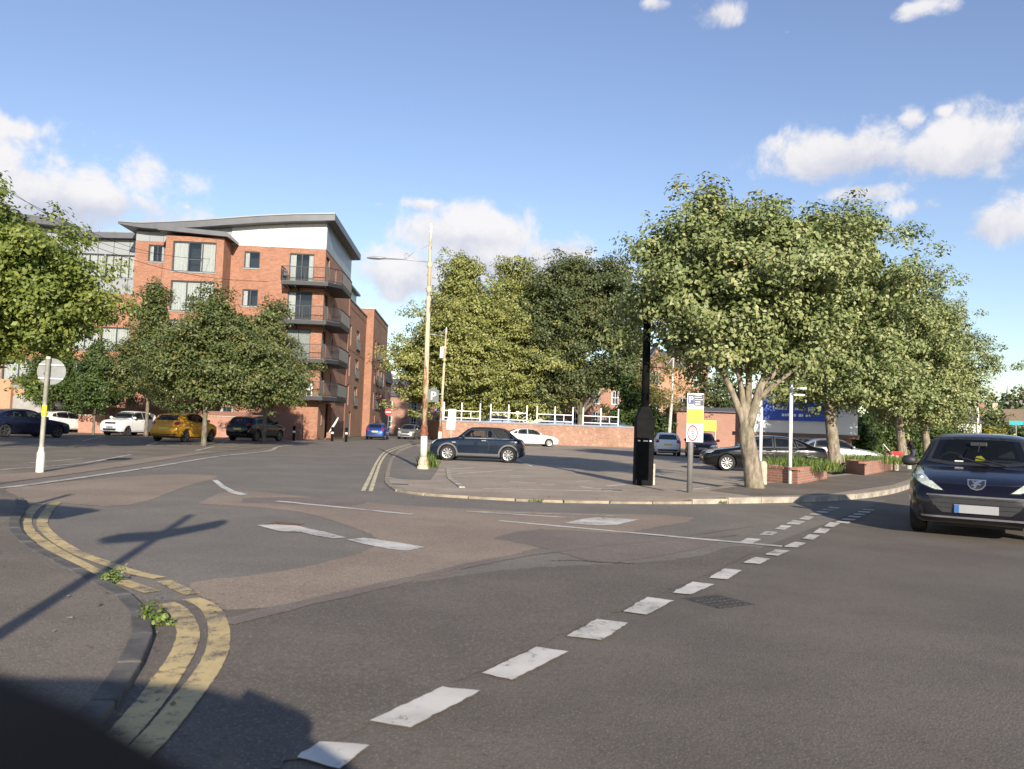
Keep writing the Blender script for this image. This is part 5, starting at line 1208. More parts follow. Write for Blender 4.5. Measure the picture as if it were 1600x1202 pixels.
    cwl = s['side'][0][0][0] - .035; bp = [(X(.04), -hw * .5), (X(.055), -hw * .66), (X(.12), -hw * .76), (X(cwl), -hw * .8), (X(cwl - .012), 0), (X(cwl), hw * .8), (X(.12), hw * .76), (X(.055), hw * .66), (X(.04), hw * .5), (X(.034), 0)]
    add_panel('bonnet_gap', project(bvh, inset(bp, -.01), 'z', 1, .001, .09, [inset(bp, .02)], .004), PLAST, root); add_panel('bonnet', project(bvh, bp, 'z', 1, .005, .09), paint, root)
    # interior
    cw = X((s['side'][0][0][0])); 
    m = MB()
    for sg in (-.36, .36):
        m.cbox((X(.50), sg, .50), .5, .48, .2); m.add([(X(.54), sg - .23, .55), (X(.54), sg + .23, .55), (X(.58), sg + .21, s['H'] - .42), (X(.58), sg - .21, s['H'] - .42), (X(.565), sg - .23, .55), (X(.565), sg + .23, .55), (X(.61), sg + .21, s['H'] - .42), (X(.61), sg - .21, s['H'] - .42)], [(0, 1, 2, 3), (7, 6, 5, 4), (0, 4, 5, 1), (1, 5, 6, 2), (2, 6, 7, 3), (3, 7, 4, 0)])
        m.cbox((X(.60), sg, s['H'] - .31), .1, .24, .17)
    m.cbox((X(.74), 0, .5), .45, 1.2, .2); m.box(X(.83), X(.80), -.6, .6, .5, s['H'] - .55); m.build('seat', SEAT, root, bevel=.03)
    MB().box(X(s['side'][0][0][0] + .07), X(s['side'][0][0][0] - .03), -hw * .78, hw * .78, .55, s['ws'][0] - .045).build('dashboard', PLAST, root, bevel=.04)
    sw = MB(); xs = X(s['side'][0][0][0] + .1); zc = s['ws'][0] - .02
    sw.tube([(xs + .04 * math.sin(a * .4488), -.36 + .18 * math.cos(a * .4488), zc + .17 * math.sin(a * .4488)) for a in range(15)], .016, 6); sw.bar((xs, -.53, zc), (xs, -.19, zc), .03, .03); sw.build('steering_wheel', PLAST, root)
    # mirrors
    for sg in (-1, 1):
        xm, zm = X(s['side'][0][0][0] + .035), s['side'][0][0][1] + .045
        h_, nn, *_ = bvh.ray_cast(Vector((xm, sg * 3, zm - .03)), Vector((0, -sg, 0))); yb_ = abs(h_.y) if h_ else hw * .9
        mm = MB(); 
        prof = [(.02, -.1), (.07, -.085), (.085, 0), (.075, .07), (.03, .1)]
        mm.lathe([(r_ * 1.0, z_) for r_, z_ in prof], 12, axis='y')
        mm.v = [(x * .75 + xm + (.02 if x > 0 else 0), (yb_ + .12 + y * sg * 1.0 * sg) * sg, z * .95 + zm + .02) for x, y, z in mm.v]
        mm.bar((xm, (yb_ - .02) * sg, zm - .02), (xm, (yb_ + .1) * sg, zm), .05, .04); mm.build('door_mirror', mirror or paint, root, smooth=True)
    # front end
    fx = {'hatch': (.40, .84, .62, .78), 'saloon': (.42, .80, .64, .77), 'mini': (.45, .75, .63, .84), 'boxy': (.44, .79, .74, .93), 'crossover': (.42, .80, .70, .86)}[kind]
    if front is None:
        for sg in (-1, 1):
            y0, y1, z0, z1 = fx; p = [(sg * y0, z0), (sg * y1, z0 + .05), (sg * y1, z1), (sg * (y0 + .12), z1 - .01), (sg * y0, z0 + .07)]
            add_panel('headlight', project(bvh, p, 'x', 1, .006, .05), LAMP_C, root)
        add_panel('grille', project(bvh, [(-fx[0] + .03, fx[2]), (fx[0] - .03, fx[2]), (fx[0] - .03, fx[2] + .12), (-fx[0] + .03, fx[2] + .12)], 'x', 1, .004, .06), PLAST, root)
        add_panel('lower_grille', project(bvh, [(-.45, .33), (.45, .33), (.5, .46), (-.5, .46)], 'x', 1, .004, .06), PLAST, root)
        xf = bvh.ray_cast(Vector((5, 0, .52)), Vector((-1, 0, 0)))[0].x; MB().box(xf - .02, xf + .015, -.26, .26, .49, .6).build('number_plate', PLATE_W, root)
    else: front(root, bvh, s)
    tz = {'hatch': (.52, .78, .8, 1.02), 'saloon': (.45, .80, .78, .93), 'mini': (.55, .77, .66, .88), 'boxy': (.6, .8, .75, 1.0), 'crossover': (.5, .8, .88, 1.06)}[kind]
    if rear is None:
        for sg in (-1, 1):
            p = [(sg * tz[0], tz[2] + .04), (sg * (tz[1] - .04), tz[2]), (sg * tz[1], tz[3] - .02), (sg * (tz[0] + .06), tz[3])]
            add_panel('tail_light', project(bvh, p, 'x', -1, .006, .05), LAMP_R, root)
        h_ = bvh.ray_cast(Vector((-5, 0, .72)), Vector((1, 0, 0)))[0]; MB().box(h_.x - .02, h_.x + .03, -.26, .26, .66, .77).build('number_plate', PLATE_Y, root)
        add_panel('rear_bumper_trim', project(bvh, [(-.6, .3), (.6, .3), (.66, .42), (-.66, .42)], 'x', -1, .006, .07), bumper or PLAST, root)
    else: rear(root, bvh, s)
    if bumper: add_panel('front_bumper_trim', project(bvh, [(-.66, .29), (.66, .29), (.7, .38), (-.7, .38)], 'x', 1, .008, .07), bumper, root)
    return root, bvh

P_NAVY = carpaint('navy_paint', (.0045, .0042, .009), .0, .12, .02); P_MINI = carpaint('deep_blue_paint', (.006, .014, .032), .2, .16, .03)
P_WHITE = carpaint('white_car_paint', (.74, .74, .73), 0, .35, .06); P_YEL = carpaint('yellow_car_paint', (.62, .30, .012), .1, .35, .08); P_DBLUE = carpaint('dark_blue_paint', (.012, .018, .05), .4, .3)
P_BLACK = carpaint('black_car_paint', (.004, .004, .006), .0, .1, .01); P_BLUE = carpaint('bright_blue_paint', (.02, .07, .26), .5, .3); P_SILV = carpaint('silver_paint', (.4, .41, .43), .7, .32); P_RED = carpaint('maroon_paint', (.09, .012, .014), .3, .3); P_GBLUE = carpaint('grey_blue_paint', (.09, .13, .2), .5, .3)

# --- the oncoming dark hatchback
def pg_front(root, bvh, s):
    for sg in (-1, 1):
        p = [(sg * .40, .655), (sg * .50, .66), (sg * .66, .72), (sg * .80, .80), (sg * .835, .86), (sg * .815, .925), (sg * .76, .955), (sg * .70, .90), (sg * .55, .77)]
        hl = add_panel('headlight', project(bvh, p, 'x', 1, .006, .04), LAMP_C, root)
        add_panel('headlight_trim', project(bvh, inset(p, -.012), 'x', 1, .002, .05, [inset(p, .01)]), PLAST, hl)
        q = bvh.ray_cast(Vector((5, sg * .70, .80)), Vector((-1, 0, 0)))[0]
        MB().lathe([(.001, .02), (.045, .015), (.05, 0)], 14, axis='y', cap=False).build('projector', CHROME, hl, smooth=True, loc=(q.x + .0, q.y, q.z)).rotation_euler.z = -math.pi / 2
        add_panel('fog_recess', project(bvh, [(sg * .62, .30), (sg * .78, .34), (sg * .77, .45), (sg * .66, .43)], 'x', 1, .004, .05), PLAST, root)
    g = [(-.60, .60), (-.50, .44), (-.40, .36), (.40, .36), (.50, .44), (.60, .60)]
    gm = add_panel('grille', project(bvh, g, 'x', 1, .004, .05), PLAST, root)
    for z, w_ in ((.565, .57), (.50, .53), (.44, .48)):
        add_panel('grille_bar', project(bvh, [(-w_, z - .012), (w_, z - .012), (w_, z + .012), (-w_, z + .012)], 'x', 1, .016, .07), PLAST, gm)
    add_panel('grille_trim', project(bvh, [(-.59, .578), (.59, .578), (.60, .592), (-.60, .592)], 'x', 1, .018, .07), PLAST_G, gm)
    add_panel('lower_lip', project(bvh, [(-.66, .285), (.66, .285), (.67, .31), (-.67, .31)], 'x', 1, .012, .07), PLAST_G, root)
    xf = bvh.ray_cast(Vector((5, 0, .42)), Vector((-1, 0, 0)))[0].x
    npl = MB().box(xf - .02, xf + .035, -.26, .26, .365, .475).build('number_plate', PLATE_W, root); MB().box(xf + .0352, xf + .038, -.258, -.2, .368, .472).build('plate_band', PLATE_B, npl)
    # shield emblem with a rearing lion
    sh = [(-.105, .80), (-.10, .735), (-.06, .69), (0, .675), (.06, .69), (.10, .735), (.105, .80)]
    em = add_panel('emblem', project(bvh, sh, 'x', 1, .010, .03), PLAST, root)
    add_panel('emblem_rim', project(bvh, inset(sh, -.006), 'x', 1, .014, .03, [inset(sh, .008)]), CHROME, em)
    lion = [(-.055, .79), (-.035, .80), (-.02, .785), (0, .785), (.02, .772), (.045, .785), (.06, .775), (.045, .765), (.03, .757), (.045, .74), (.07, .735), (.055, .722), (.035, .728), (.03, .71), (.05, .70), (.03, .692), (.01, .70), (.0, .725), (-.012, .74), (-.035, .735), (-.06, .742), (-.04, .752), (-.02, .757), (-.035, .768), (-.06, .772)]
    add_panel('lion_figure', project(bvh, [(-x, z - .002) for x, z in lion], 'x', 1, .020, .02), CHROME, em)
pg = G(1530, 842); hd = math.atan2(-pg.y, -pg.x)
ctr = pg - Vector((math.cos(hd), math.sin(hd), 0)) * 1.75
pcar, pbvh = car('oncoming_car', 'dark navy hatchback driving towards the viewer at the right edge', 'hatch', (ctr.x, ctr.y, 0), hd - rad(1), P_NAVY, scale=1.06, glass=CLEARGLASS, front=pg_front, mirror=PLAST, rim=ALLOY, spokes=7)
X_ = 2.025
MB().tube([(X_ - .23 * 4.05 + 0 - .02, 0, 1.19), (X_ - .23 * 4.05 - .25, .02, 1.30)], .008, 6).build('mirror_stem', PLAST, pcar)
MB().cbox((X_ - .345 * 4.05, 0, 1.30), .04, .22, .06).build('rear_view_mirror', PLAST, pcar, bevel=.01)
MB().extr([(-.05, 1.02), (.07, 1.0), (.1, 1.06), (.04, 1.13), (-.03, 1.12)], 'x', X_ - .32 * 4.05, X_ - .315 * 4.05).build('yellow_tag', YELL_S, pcar)
MB().extr([(-.30, 1.005), (-.19, 1.005), (-.19, 1.05), (-.30, 1.05)], 'x', X_ - .272 * 4.05, X_ - .268 * 4.05).build('windscreen_ticket', SIGN_W, pcar)
MB().extr([(-1.43, .02), (-1.52, .02), (-1.47, .1)], 'y', -.02, .02)
for sg in (-1, 1):
    mw = MB(); mw.tube([pbvh.ray_cast(Vector((5, yy, 0.985 + .02 * k)), Vector((-1, 0, 0)))[0] + Vector((.02, 0, .015)) for k, yy in enumerate([sg * .1 + .25 - .08 * i for i in range(6)])], .01, 5); mw.build('wiper', PLAST, pcar)
ant = MB().add([(-.55, -.02, 1.455), (-.35, -.02, 1.46), (-.35, .02, 1.46), (-.55, .02, 1.455), (-.56, -.004, 1.54), (-.5, -.004, 1.53), (-.5, .004, 1.53), (-.56, .004, 1.54)], [(0, 1, 5, 4), (1, 2, 6, 5), (2, 3, 7, 6), (3, 0, 4, 7), (4, 5, 6, 7)]); ant.build('aerial_fin', GALV, pcar)

# --- convertible in the middle
mg = G(741, 721.5, .03)
mc, mb_ = car('convertible_car', 'dark blue small convertible with black soft top parked beside the tall lamp post', 'mini', (mg.x + .1, mg.y + .75, .03), math.pi - rad(4), P_MINI, glass=CLEARGLASS, arch=PLAST_G, sill=PLAST_G, spokes=9, style=1.25, mirror=PLAST, scale=.97)
Xm = lambda t: 3.84 / 2 - t * 3.84
for sg in (-1, 1):
    add_panel('soft_top_side', project(mb_, [(Xm(.665), 1.30), (Xm(.625), 1.36), (Xm(.80), 1.30), (Xm(.875), 1.06), (Xm(.885), .975), (Xm(.735), .975)], 'y', sg, .012, .08), CLOTH_TOP, mc)
    add_panel('chrome_strip', project(mb_, [(Xm(.32), .925), (Xm(.9), .945), (Xm(.9), .965), (Xm(.32), .945)], 'y', sg, .012, .1), CHROME, mc)
    h_ = mb_.ray_cast(Vector((Xm(.27), sg * 3, .74)), Vector((0, -sg, 0)))[0]; MB().cbox((Xm(.265), h_.y + sg * .006, .76), .16, .02, .05).build('side_vent', CHROME, mc, bevel=.008)
add_panel('soft_top', project(mb_, [(Xm(.43), -.56), (Xm(.43), .56), (Xm(.62), .6), (Xm(.8), .58), (Xm(.9), .5), (Xm(.9), -.5), (Xm(.8), -.58), (Xm(.62), -.6)], 'z', 1, .012, .1), CLOTH_TOP, mc)

def park_car(px, py, name, label, kind, paint, head, group='parked cars', z=.03, d=None, scale=1.0, dx=0, **kw):
    g = G(px, py, z) if d is None else Vector((D(px, py, d).x, d, z))
    r, _ = car(name, label, kind, (g.x + dx, g.y, z), head, paint, group, scale=scale, **kw); return r
U = math.pi / 2
park_car(826, 696, 'saloon_car', 'white fastback saloon parked along the orange brick wall', 'saloon', P_WHITE, wang + rad(2), d=66, spokes=10, style=1.2)
park_car(203, 680, 'city_car', 'small boxy white car facing the viewer under the rowan', 'boxy', P_WHITE, -U + rad(-14), d=53.5, z=.012, rim=ALLOY_D, scale=1.03)
park_car(288, 690, 'crossover_car', 'yellow crossover seen from behind, parked under the rowan', 'crossover', P_YEL, U - rad(8), d=45.0, z=.012, rim=ALLOY_D, scale=1.03, bumper=PLAST)
park_car(400, 689, 'estate_car', 'dark car in deep shade right of the yellow crossover', 'crossover', P_BLACK, U - rad(14), d=52, z=.012, rim=ALLOY_D, scale=1.06)
park_car(97, 668, 'hatchback_car', 'white hatchback half hidden behind the round sign post', 'hatch', P_WHITE, U - rad(20), d=57, z=.012, rim=ALLOY_D)
park_car(30, 681, 'saloon_car', 'dark blue saloon at the left edge, seen from behind', 'saloon', P_DBLUE, U - rad(22), d=42.5, z=.012, rim=ALLOY_D, scale=1.03)
park_car(590, 683, 'hatchback_car', 'bright blue hatchback parked beside the brick wing in the side street', 'hatch', P_BLUE, U + rad(2), d=72, z=.006, rim=ALLOY_D)
park_car(640, 680, 'hatchback_car', 'silver hatchback coming down the side street', 'hatch', P_SILV, -U - rad(6), d=80, z=.006, rim=ALLOY_D, group='cars in the side street')
park_car(1039, 708, 'hatchback_car', 'white hatchback seen from behind between the black post and parking sign', 'hatch', P_WHITE, U - rad(6), d=52.5, rim=ALLOY_D)
park_car(1095, 704, 'hatchback_car', 'maroon hatchback behind the parking sign', 'hatch', P_RED, -U - rad(10), d=50.0, rim=ALLOY_D, scale=1.05)
park_car(1190, 737, 'saloon_car', 'black saloon parked behind the nearest maple trunk', 'saloon', P_BLACK, math.pi - rad(6), d=32.0, spokes=10, style=1.0)
park_car(1302, 728, 'saloon_car', 'silver saloon in the shade behind the second planter', 'saloon', P_SILV, -rad(8), d=42.0)
park_car(1245, 716, 'hatchback_car', 'dark hatchback behind the black saloon under the blue sign', 'hatch', P_BLACK, math.pi - rad(10), d=46.0, rim=ALLOY_D)
for px, lab in ((772, 'leftmost grey blue car behind the white railings'), (862, 'middle grey blue car behind the white railings'), (945, 'rightmost grey blue car behind the white railings')):
    park_car(px, 655, 'saloon_car', lab, 'saloon', P_GBLUE, math.pi + wang + rad(3), d=74 + (px - 688) / 308 * 3 + 3.2, z=1.2, rim=ALLOY_D, group='cars behind the white railings', handles=False)

# ------------------------------------------------------------------ street furniture
def rustmat(name, c1, c2, lo, hi):
    m, t, b, o = newmat(name); P = objc(t); mp = t.add('ShaderNodeMapping'); t.con(P, mp.inputs[0]); mp.inputs['Scale'].default_value = (1, 1, .25)
    n = t.noise(mp.outputs[0], 7, 8, .7); sp_ = t.add('ShaderNodeSeparateXYZ'); t.con(P, sp_.inputs[0])
    k = t.m('ADD', n, t.m('ADD', t.ss(sp_.outputs[2], 1.2, 4.5, .07, -.05), t.ss(sp_.outputs[2], 0.4, 1.0, -.1, 0)))
    t.con(t.mix(t.ss(k, lo, hi), c4(c1), c4(c2)), b.inputs['Base Color']); b.inputs['Roughness'].default_value = .75; bump(t, b, n, .4, .01); return m
RUSTY = rustmat('rusty_cream_paint', (.5, .42, .29), (.24, .1, .045), .49, .6); RUSTC = plain('rust_brown', (.2, .075, .04), .85, var=.4, scale=9, bmp=.3)
def lamp_post(name, label, base, H, k, arm, armz, lean=(0, 0), rz=0):
    e = empty(name, base, rz, label, 'lamp post', 'old iron lamp posts'); e.rotation_euler = (lean[0], lean[1], rz)
    MB().lathe([(.22 * k, -.1), (.22 * k, .06), (.17 * k, .12), (.19 * k, .2), (.14 * k, .3), (.125 * k, .36)], 14).build('base', RUSTY, e, autos=40)
    MB().lathe([(.125 * k, .36), (.115 * k, 1.02)], 14).build('painted_band', WHITE_OLD, e, smooth=True)
    MB().lathe([(.15 * k, 1.02), (.15 * k, 1.08), (.115 * k, 1.16), (.13 * k, 1.25), (.10 * k, 1.34)], 14).build('collar', RUSTC, e, autos=40)
    MB().lathe([(.10 * k, 1.34), (.09 * k, 2.6), (.105 * k, 2.62), (.105 * k, 2.7), (.085 * k, 2.74), (.075 * k, H * .68), (.07 * k, H * .68 + .01)], 14).build('shaft', RUSTY, e, smooth=True)
    for z in (H * .69, H * .73, H * .83): MB().lathe([(.07 * k, z - .1), (.1 * k, z - .05), (.1 * k, z), (.065 * k, z + .08)], 12).build('collar', RUSTY, e, autos=40)
    MB().lathe([(.065 * k, H * .68), (.05 * k, H * .93), (.04 * k, H * .96)], 12).build('upper_shaft', RUSTY, e, smooth=True)
    MB().lathe([(.04 * k, H * .955), (.06 * k, H * .965), (.035 * k, H * .975), (.055 * k, H * .985), (.02 * k, H)], 12).build('finial', WHITE_OLD, e, autos=40)
    m = MB(); m.tube([(0, 0, armz), (-arm * .5, 0, armz + .06), (-arm, 0, armz + .07)], .022 * k, 8); m.tube([(0, 0, armz + .55), (-arm * .35, 0, armz + .3), (-arm * .55, 0, armz + .09)], .008, 5)
    m.tube([(-arm * .52 + .1 * math.cos(a * .7) * (1 - a / 14), 0, armz + .17 + .1 * math.sin(a * .7) * (1 - a / 14)) for a in range(11)], .012, 5); ar = m.build('arm', GALV, e, smooth=True)
    hd_ = MB(); hd_.lathe([(.02, 0), (.05, .02), (.085, .25), (.075, .45), (.03, .6)], 12); hd_.v = [(-arm - z + .05, x * 1.1, armz + .08 + y * .55) for x, y, z in hd_.v]; hd_.build('lamp_head', PANEL_G, ar, smooth=True)
    return e
lb = G(661, 733, .045); LH = D(671, 352, lb.y).z
lamp1 = lamp_post('lamp_post', 'tall rusty cream iron lamp post on the pavement beside the convertible', (lb.x, lb.y, .045), LH, .88, 1.4, D(667, 412, lb.y).z, (rad(.2), rad(-.5)))
lb2 = D(686, 700, 50)
lamp2 = lamp_post('lamp_post', 'thinner cream lamp post behind the convertible bonnet', (lb2.x, 50, .045), D(689, 512, 50).z, .95, .6, D(688, 527, 50).z, (0, rad(1.2)))
MB().box(-.3, -.08, -.12, .1, 5.6, 6.3).build('junction_box', WHITE_OLD, lamp2)
# house shaped parking plate hung between the posts
pp = D(677, 617, 49.6); e = empty('hanging_sign', (pp.x, 49.6, pp.z - .45), rad(4), 'small house shaped parking sign on the thinner lamp post', 'sign')
pl = MB().extr([(-.34, 0), (.34, 0), (.34, .7), (0, .95), (-.34, .7)], 'y', -.03, .03).build('board', plain('slate_green_board', (.1, .12, .12), .6), e)
MB().bar((.3, 0, .5), (.62, .1, .5), .03, .03).build('bracket', GALV, e)
def text(s, size, mat, parent, loc, rot=(math.pi / 2, 0, 0), ext=.004, name='lettering'):
    c = bpy.data.curves.new(name, 'FONT'); c.body = s; c.size = size; c.extrude = ext; c.align_x = 'CENTER'; c.resolution_u = 3
    o = link(bpy.data.objects.new(name, c)); dg = bpy.context.evaluated_depsgraph_get(); me = bpy.data.meshes.new_from_object(o.evaluated_get(dg)); bpy.data.objects.remove(o)
    me.materials.clear(); me.materials.append(mat); o = link(bpy.data.objects.new(name, me)); o.parent = parent; o.location = loc; o.rotation_euler = rot; return o
text('P', .72, SIGN_W, pl, (0, -.036, .14))
# white notice
n0 = D(704, 690, 58); e = empty('notice_sign', (n0.x, 58, .03), rad(3), 'white two plate notice on a thin post above the convertible bonnet', 'sign')
MB().tube([(0, .05, 0), (0, .05, 2.3)], .03, 8).build('post', GALV, e)
zt_ = D(705, 640, 58).z; MB().box(-.25, .31, 0, .02, zt_ - .7, zt_).build('plate', SIGN_W, e); MB().box(-.32, .28, -.01, .015, zt_ - 1.48, zt_ - .715).build('plate', SIGN_W, e)
MB().lathe([(.15, 0), (.17, 0), (.17, .006), (.15, .006)], 24, axis='y', cap=False).build('ring_print', plain('faded_print', (.55, .55, .54), .5), e, loc=(.03, -.008, zt_ - .35))
# no entry sign in the side street
q = D(607, 644, 76); e = empty('no_entry_sign', (q.x, 76, .0), 0, 'red round no entry sign in the side street', 'sign')
MB().tube([(0, .06, 0), (0, .06, q.z + .3)], .04, 8).build('post', GREY_P, e); MB().lathe([(.34, 0), (.34, .03)], 24, axis='y').build('disc', RED_P, e, loc=(0, 0, q.z)); MB().box(-.24, .24, -.012, -.002, -.05, .05).build('white_bar', SIGN_W, e, loc=(0, 0, q.z))
# round sign seen from the back, left
g = G(62, 738, .012); zc = D(75, 581, g.y).z; e = empty('round_sign', (g.x, g.y, .012), rad(12), 'round sign seen from behind on a white post at left', 'sign')
e.rotation_euler = (0, rad(.4), rad(12))
MB().lathe([(.085, -.05), (.085, .42), (.055, .5), (.055, .56)], 14).build('post_base', WHITE_OLD, e, autos=40); MB().lathe([(.05, .55), (.05, zc + .27), (.055, zc + .27), (.045, zc + .33)], 12).build('post', WHITE_OLD, e, smooth=True)
dsc = MB().lathe([(.30, 0), (.30, .012)], 32, axis='y').build('disc', SIGN_BACK, e, loc=(.06, .075, zc)); MB().lathe([(.283, .0123), (.3, .0123), (.3, .016)], 32, axis='y', cap=False).build('rim', GALV, dsc)
for dz_ in (-.16, .15): MB().box(-.2, .32, .05, .074, zc + dz_ - .015, zc + dz_ + .015).build('rail', GALV, e)
MB().box(-.16, -.04, -.004, -.001, -.08, -.03).build('print_mark', SIGN_D, dsc); MB().lathe([(.0515, 1.25), (.0515, 1.5)], 12).build('yellow_band', YELL_S, e)
# black column with wide base
g = G(1005, 757, .05); e = empty('black_column', (g.x, g.y, .04), 0, 'black column with wide square base beside the car park', 'column')
MB().box(-.24, .22, -.2, .25, 0, 1.7).build('base', BLACK_P, e, bevel=.02); MB().add([(-.24, -.2, 1.7), (.22, -.2, 1.7), (.22, .25, 1.7), (-.24, .25, 1.7), (-.1, -.07, 2.02), (.1, -.07, 2.02), (.1, .13, 2.02), (-.1, .13, 2.02)], [(0, 1, 5, 4), (1, 2, 6, 5), (2, 3, 7, 6), (3, 0, 4, 7), (4, 5, 6, 7), (0, 3, 2, 1)]).build('shoulder', BLACK_P, e)
MB().lathe([(.105, 1.95), (.1, 5.0)], 12, (0, .03)).build('shaft', BLACK_P, e, smooth=True); MB().lathe([(.1, 5.0), (.12, 5.04), (.12, 5.12), (.05, 5.2)], 12, (0, .03)).build('cap', BLACK_P, e, autos=40)
MB().box(.225, .30, .0, .25, 0, .55).build('side_stone', STONE, e)
for x, w_ in ((-.2, .06), (-.06, .12), (.1, .05)): MB().box(x, x + w_, -.206, -.2005, 1.12, 1.15).build('sticker', SIGN_W, e)
# parking tariff sign
g = G(1078, 773, .06); d = g.y; x0_, z0_ = D(1072.5, 694, d).x - g.x, D(1085, 694, d).z; x1_, z1_ = D(1098, 694, d).x - g.x, D(1086, 618, d).z
e = empty('parking_sign', (g.x, d, .045), rad(-5), 'tall parking tariff sign, white over yellow over white, on a grey post', 'sign')
MB().lathe([(.062, -.05), (.062, z1_ - .1)], 14, (0, .09)).build('post', GREY_P, e, smooth=True)
bd = MB().box(x0_, x1_, 0, .02, z0_, z1_).build('board', SIGN_W, e); hh = z1_ - z0_
yz0, yz1 = z0_ + hh * .38, z0_ + hh * .68
MB().box(x0_ + .003, x1_ - .003, -.004, -.0005, yz0, yz1).build('yellow_panel', YELL_S, bd)
MB().box(x0_ + .15, x1_ - .004, -.004, -.0005, yz1 + .07, z1_ - .02).build('dark_panel', SIGN_D, bd); MB().box(x0_ + .015, x0_ + .145, -.003, -.0005, z1_ - .24, z1_ - .03).build('blue_panel', NAVY_S, bd)
text('P', .2, SIGN_W, bd, (x0_ + .08, -.006, z1_ - .205), ext=.001)
cx, cz = x0_ + .13, z0_ + hh * .18
rg = MB().lathe([(.105, 0), (.135, 0), (.135, .005), (.105, .005)], 28, axis='y', cap=False); rg.v = [(x * .85, y, z * 1.35) for x, y, z in rg.v]; rg.build('red_ring', RED_P, bd, loc=(cx, -.006, cz))
m = MB(); rr = random.Random(5)
for k in range(5): m.box(cx - .04 + rr.uniform(0, .02), cx + .03 + rr.uniform(0, .02), -.004, -.001, cz - .11 + k * .045, cz - .09 + k * .045)
for k in range(4): m.box(x1_ - .11, x1_ - .02 - rr.uniform(0, .04), -.004, -.001, cz - .05 + k * .04, cz - .035 + k * .04)
tag(m.build('small_print', SIGN_D, bd), kind='stuff')
m = MB()
for k in range(5): m.box(x0_ + .17, x1_ - .03 - rr.uniform(0, .08), -.008, -.0045, yz1 + .1 + k * .05, yz1 + .115 + k * .05)
tag(m.build('small_print', SIGN_W, bd), kind='stuff')
m = MB()
for k in range(4): m.box(x0_ + .08, x1_ - .05 - rr.uniform(0, .1), -.008, -.0045, yz0 + .05 + k * .075, yz0 + .065 + k * .075)
tag(m.build('small_print', plain('ochre_print', (.5, .4, .02), .5), bd), kind='stuff')
# white poles
def pole(px, py, ytop, lab, r=.045, arm=False):
    g = G(px, py, .12); zt = D(px + 3, ytop, g.y).z; e = empty('white_pole', (g.x, g.y, .12), 0, lab, 'pole', 'white poles by the planters')
    MB().lathe([(r, -.1), (r, zt)], 10).build('shaft', WHITE_P, e, smooth=True); MB().lathe([(r * 1.15, zt), (r * 1.15, zt + .03), (.01, zt + .05)], 10).build('cap', GALV, e)
    if arm: MB().box(r, .42, -.02, .02, zt - .08, zt - .03).build('sign_arm', WHITE_P, e); MB().box(r, .38, -.02, .02, zt - .26, zt - .22).build('sign_arm', WHITE_P, e)
pole(1187.5, 753, 645, 'thin white pole just behind the pale bollard'); pole(1234, 756, 610, 'thin white pole in front of the first brick planter', .05, True)
def bollard(px, py, h, lab, r=.095):
    g = G(px, py, .12); m = MB().lathe([(r, -.1), (r, h - .1), (r * .92, h - .04), (r * .6, h), (.005, h + .01)], 14); o = m.build('stone_bollard', STONE, None, autos=50); o.location = (g.x, g.y, .12)
    tag(o, lab, 'bollard', 'short stone bollards along the pavement')
bollard(1191.5, 757, .62, 'pale bollard beside the nearest maple trunk', .11); bollard(1281, 733, .5, 'pale bollard just left of the second maple trunk', .12); bollard(1315, 735, .62, 'bollard between the second maple and the second planter', .12)
bollard(1387, 734, .68, 'leftmost of three close bollards right of the second planter', .11); bollard(1393.5, 735, .7, 'middle one of three close bollards right of the second planter', .12); bollard(1400.5, 735.5, .68, 'rightmost of three close bollards right of the second planter', .11); bollard(1420, 733, .66, 'bollard between the third and fourth maples', .12)
# brick planters with plants
def tuft(name, label, base, n, h, spread, lw, mat, parent=None, cat='plant', flowers=0, group=None):
    root = empty(name, base, 0, label, cat, group); P = np.zeros((n, 3)); 
    me = bpy.data.meshes.new('foliage'); V = []; Fs = []; T = []
    for i in range(n):
        a = random.uniform(0, 6.28); r = random.random() ** .6; x, y = math.cos(a) * r * spread[0], math.sin(a) * r * spread[1]; hh_ = h * random.uniform(.45, 1.1) * (1 - .35 * r); lx, ly = random.gauss(0, .35) * hh_, random.gauss(0, .35) * hh_; b_ = random.uniform(0, 6.28); wx, wy = math.cos(b_) * lw, math.sin(b_) * lw
        k = len(V); V += [(x - wx * .4, y - wy * .4, 0), (x + wx * .4, y + wy * .4, 0), (x + lx * .4 + wx, y + ly * .4 + wy, hh_ * .55), (x + lx * .4 - wx, y + ly * .4 - wy, hh_ * .55), (x + lx, y + ly, hh_)]; Fs += [(k, k + 1, k + 2, k + 3), (k + 3, k + 2, k + 4)]; T += [random.random()] * 5
    me.from_pydata(V, [], Fs); me.update(); at = me.attributes.new('tint', 'FLOAT', 'POINT'); at.data.foreach_set('value', T); part('foliage', me, mat, root)
    if flowers:
        for i in range(flowers):
            m = MB(); c = Vector((random.uniform(-1, 1) * spread[0], random.uniform(-1, 1) * spread[1], h * random.uniform(.75, 1.15)))
            for k in range(6):
                a = k * 1.047; m.add([c, c + Vector((math.cos(a - .4) * .05, math.sin(a - .4) * .05, .025)), c + Vector((math.cos(a) * .075, math.sin(a) * .075, .02)), c + Vector((math.cos(a + .4) * .05, math.sin(a + .4) * .05, .025))], [(0, 1, 2, 3)])
            fl_ = m.build('flower', L_FLOWER, root); MB().tube([(c.x * .8, c.y * .8, 0), tuple(c)], .006, 4).build('stem', L_GRASS, fl_)
    return root
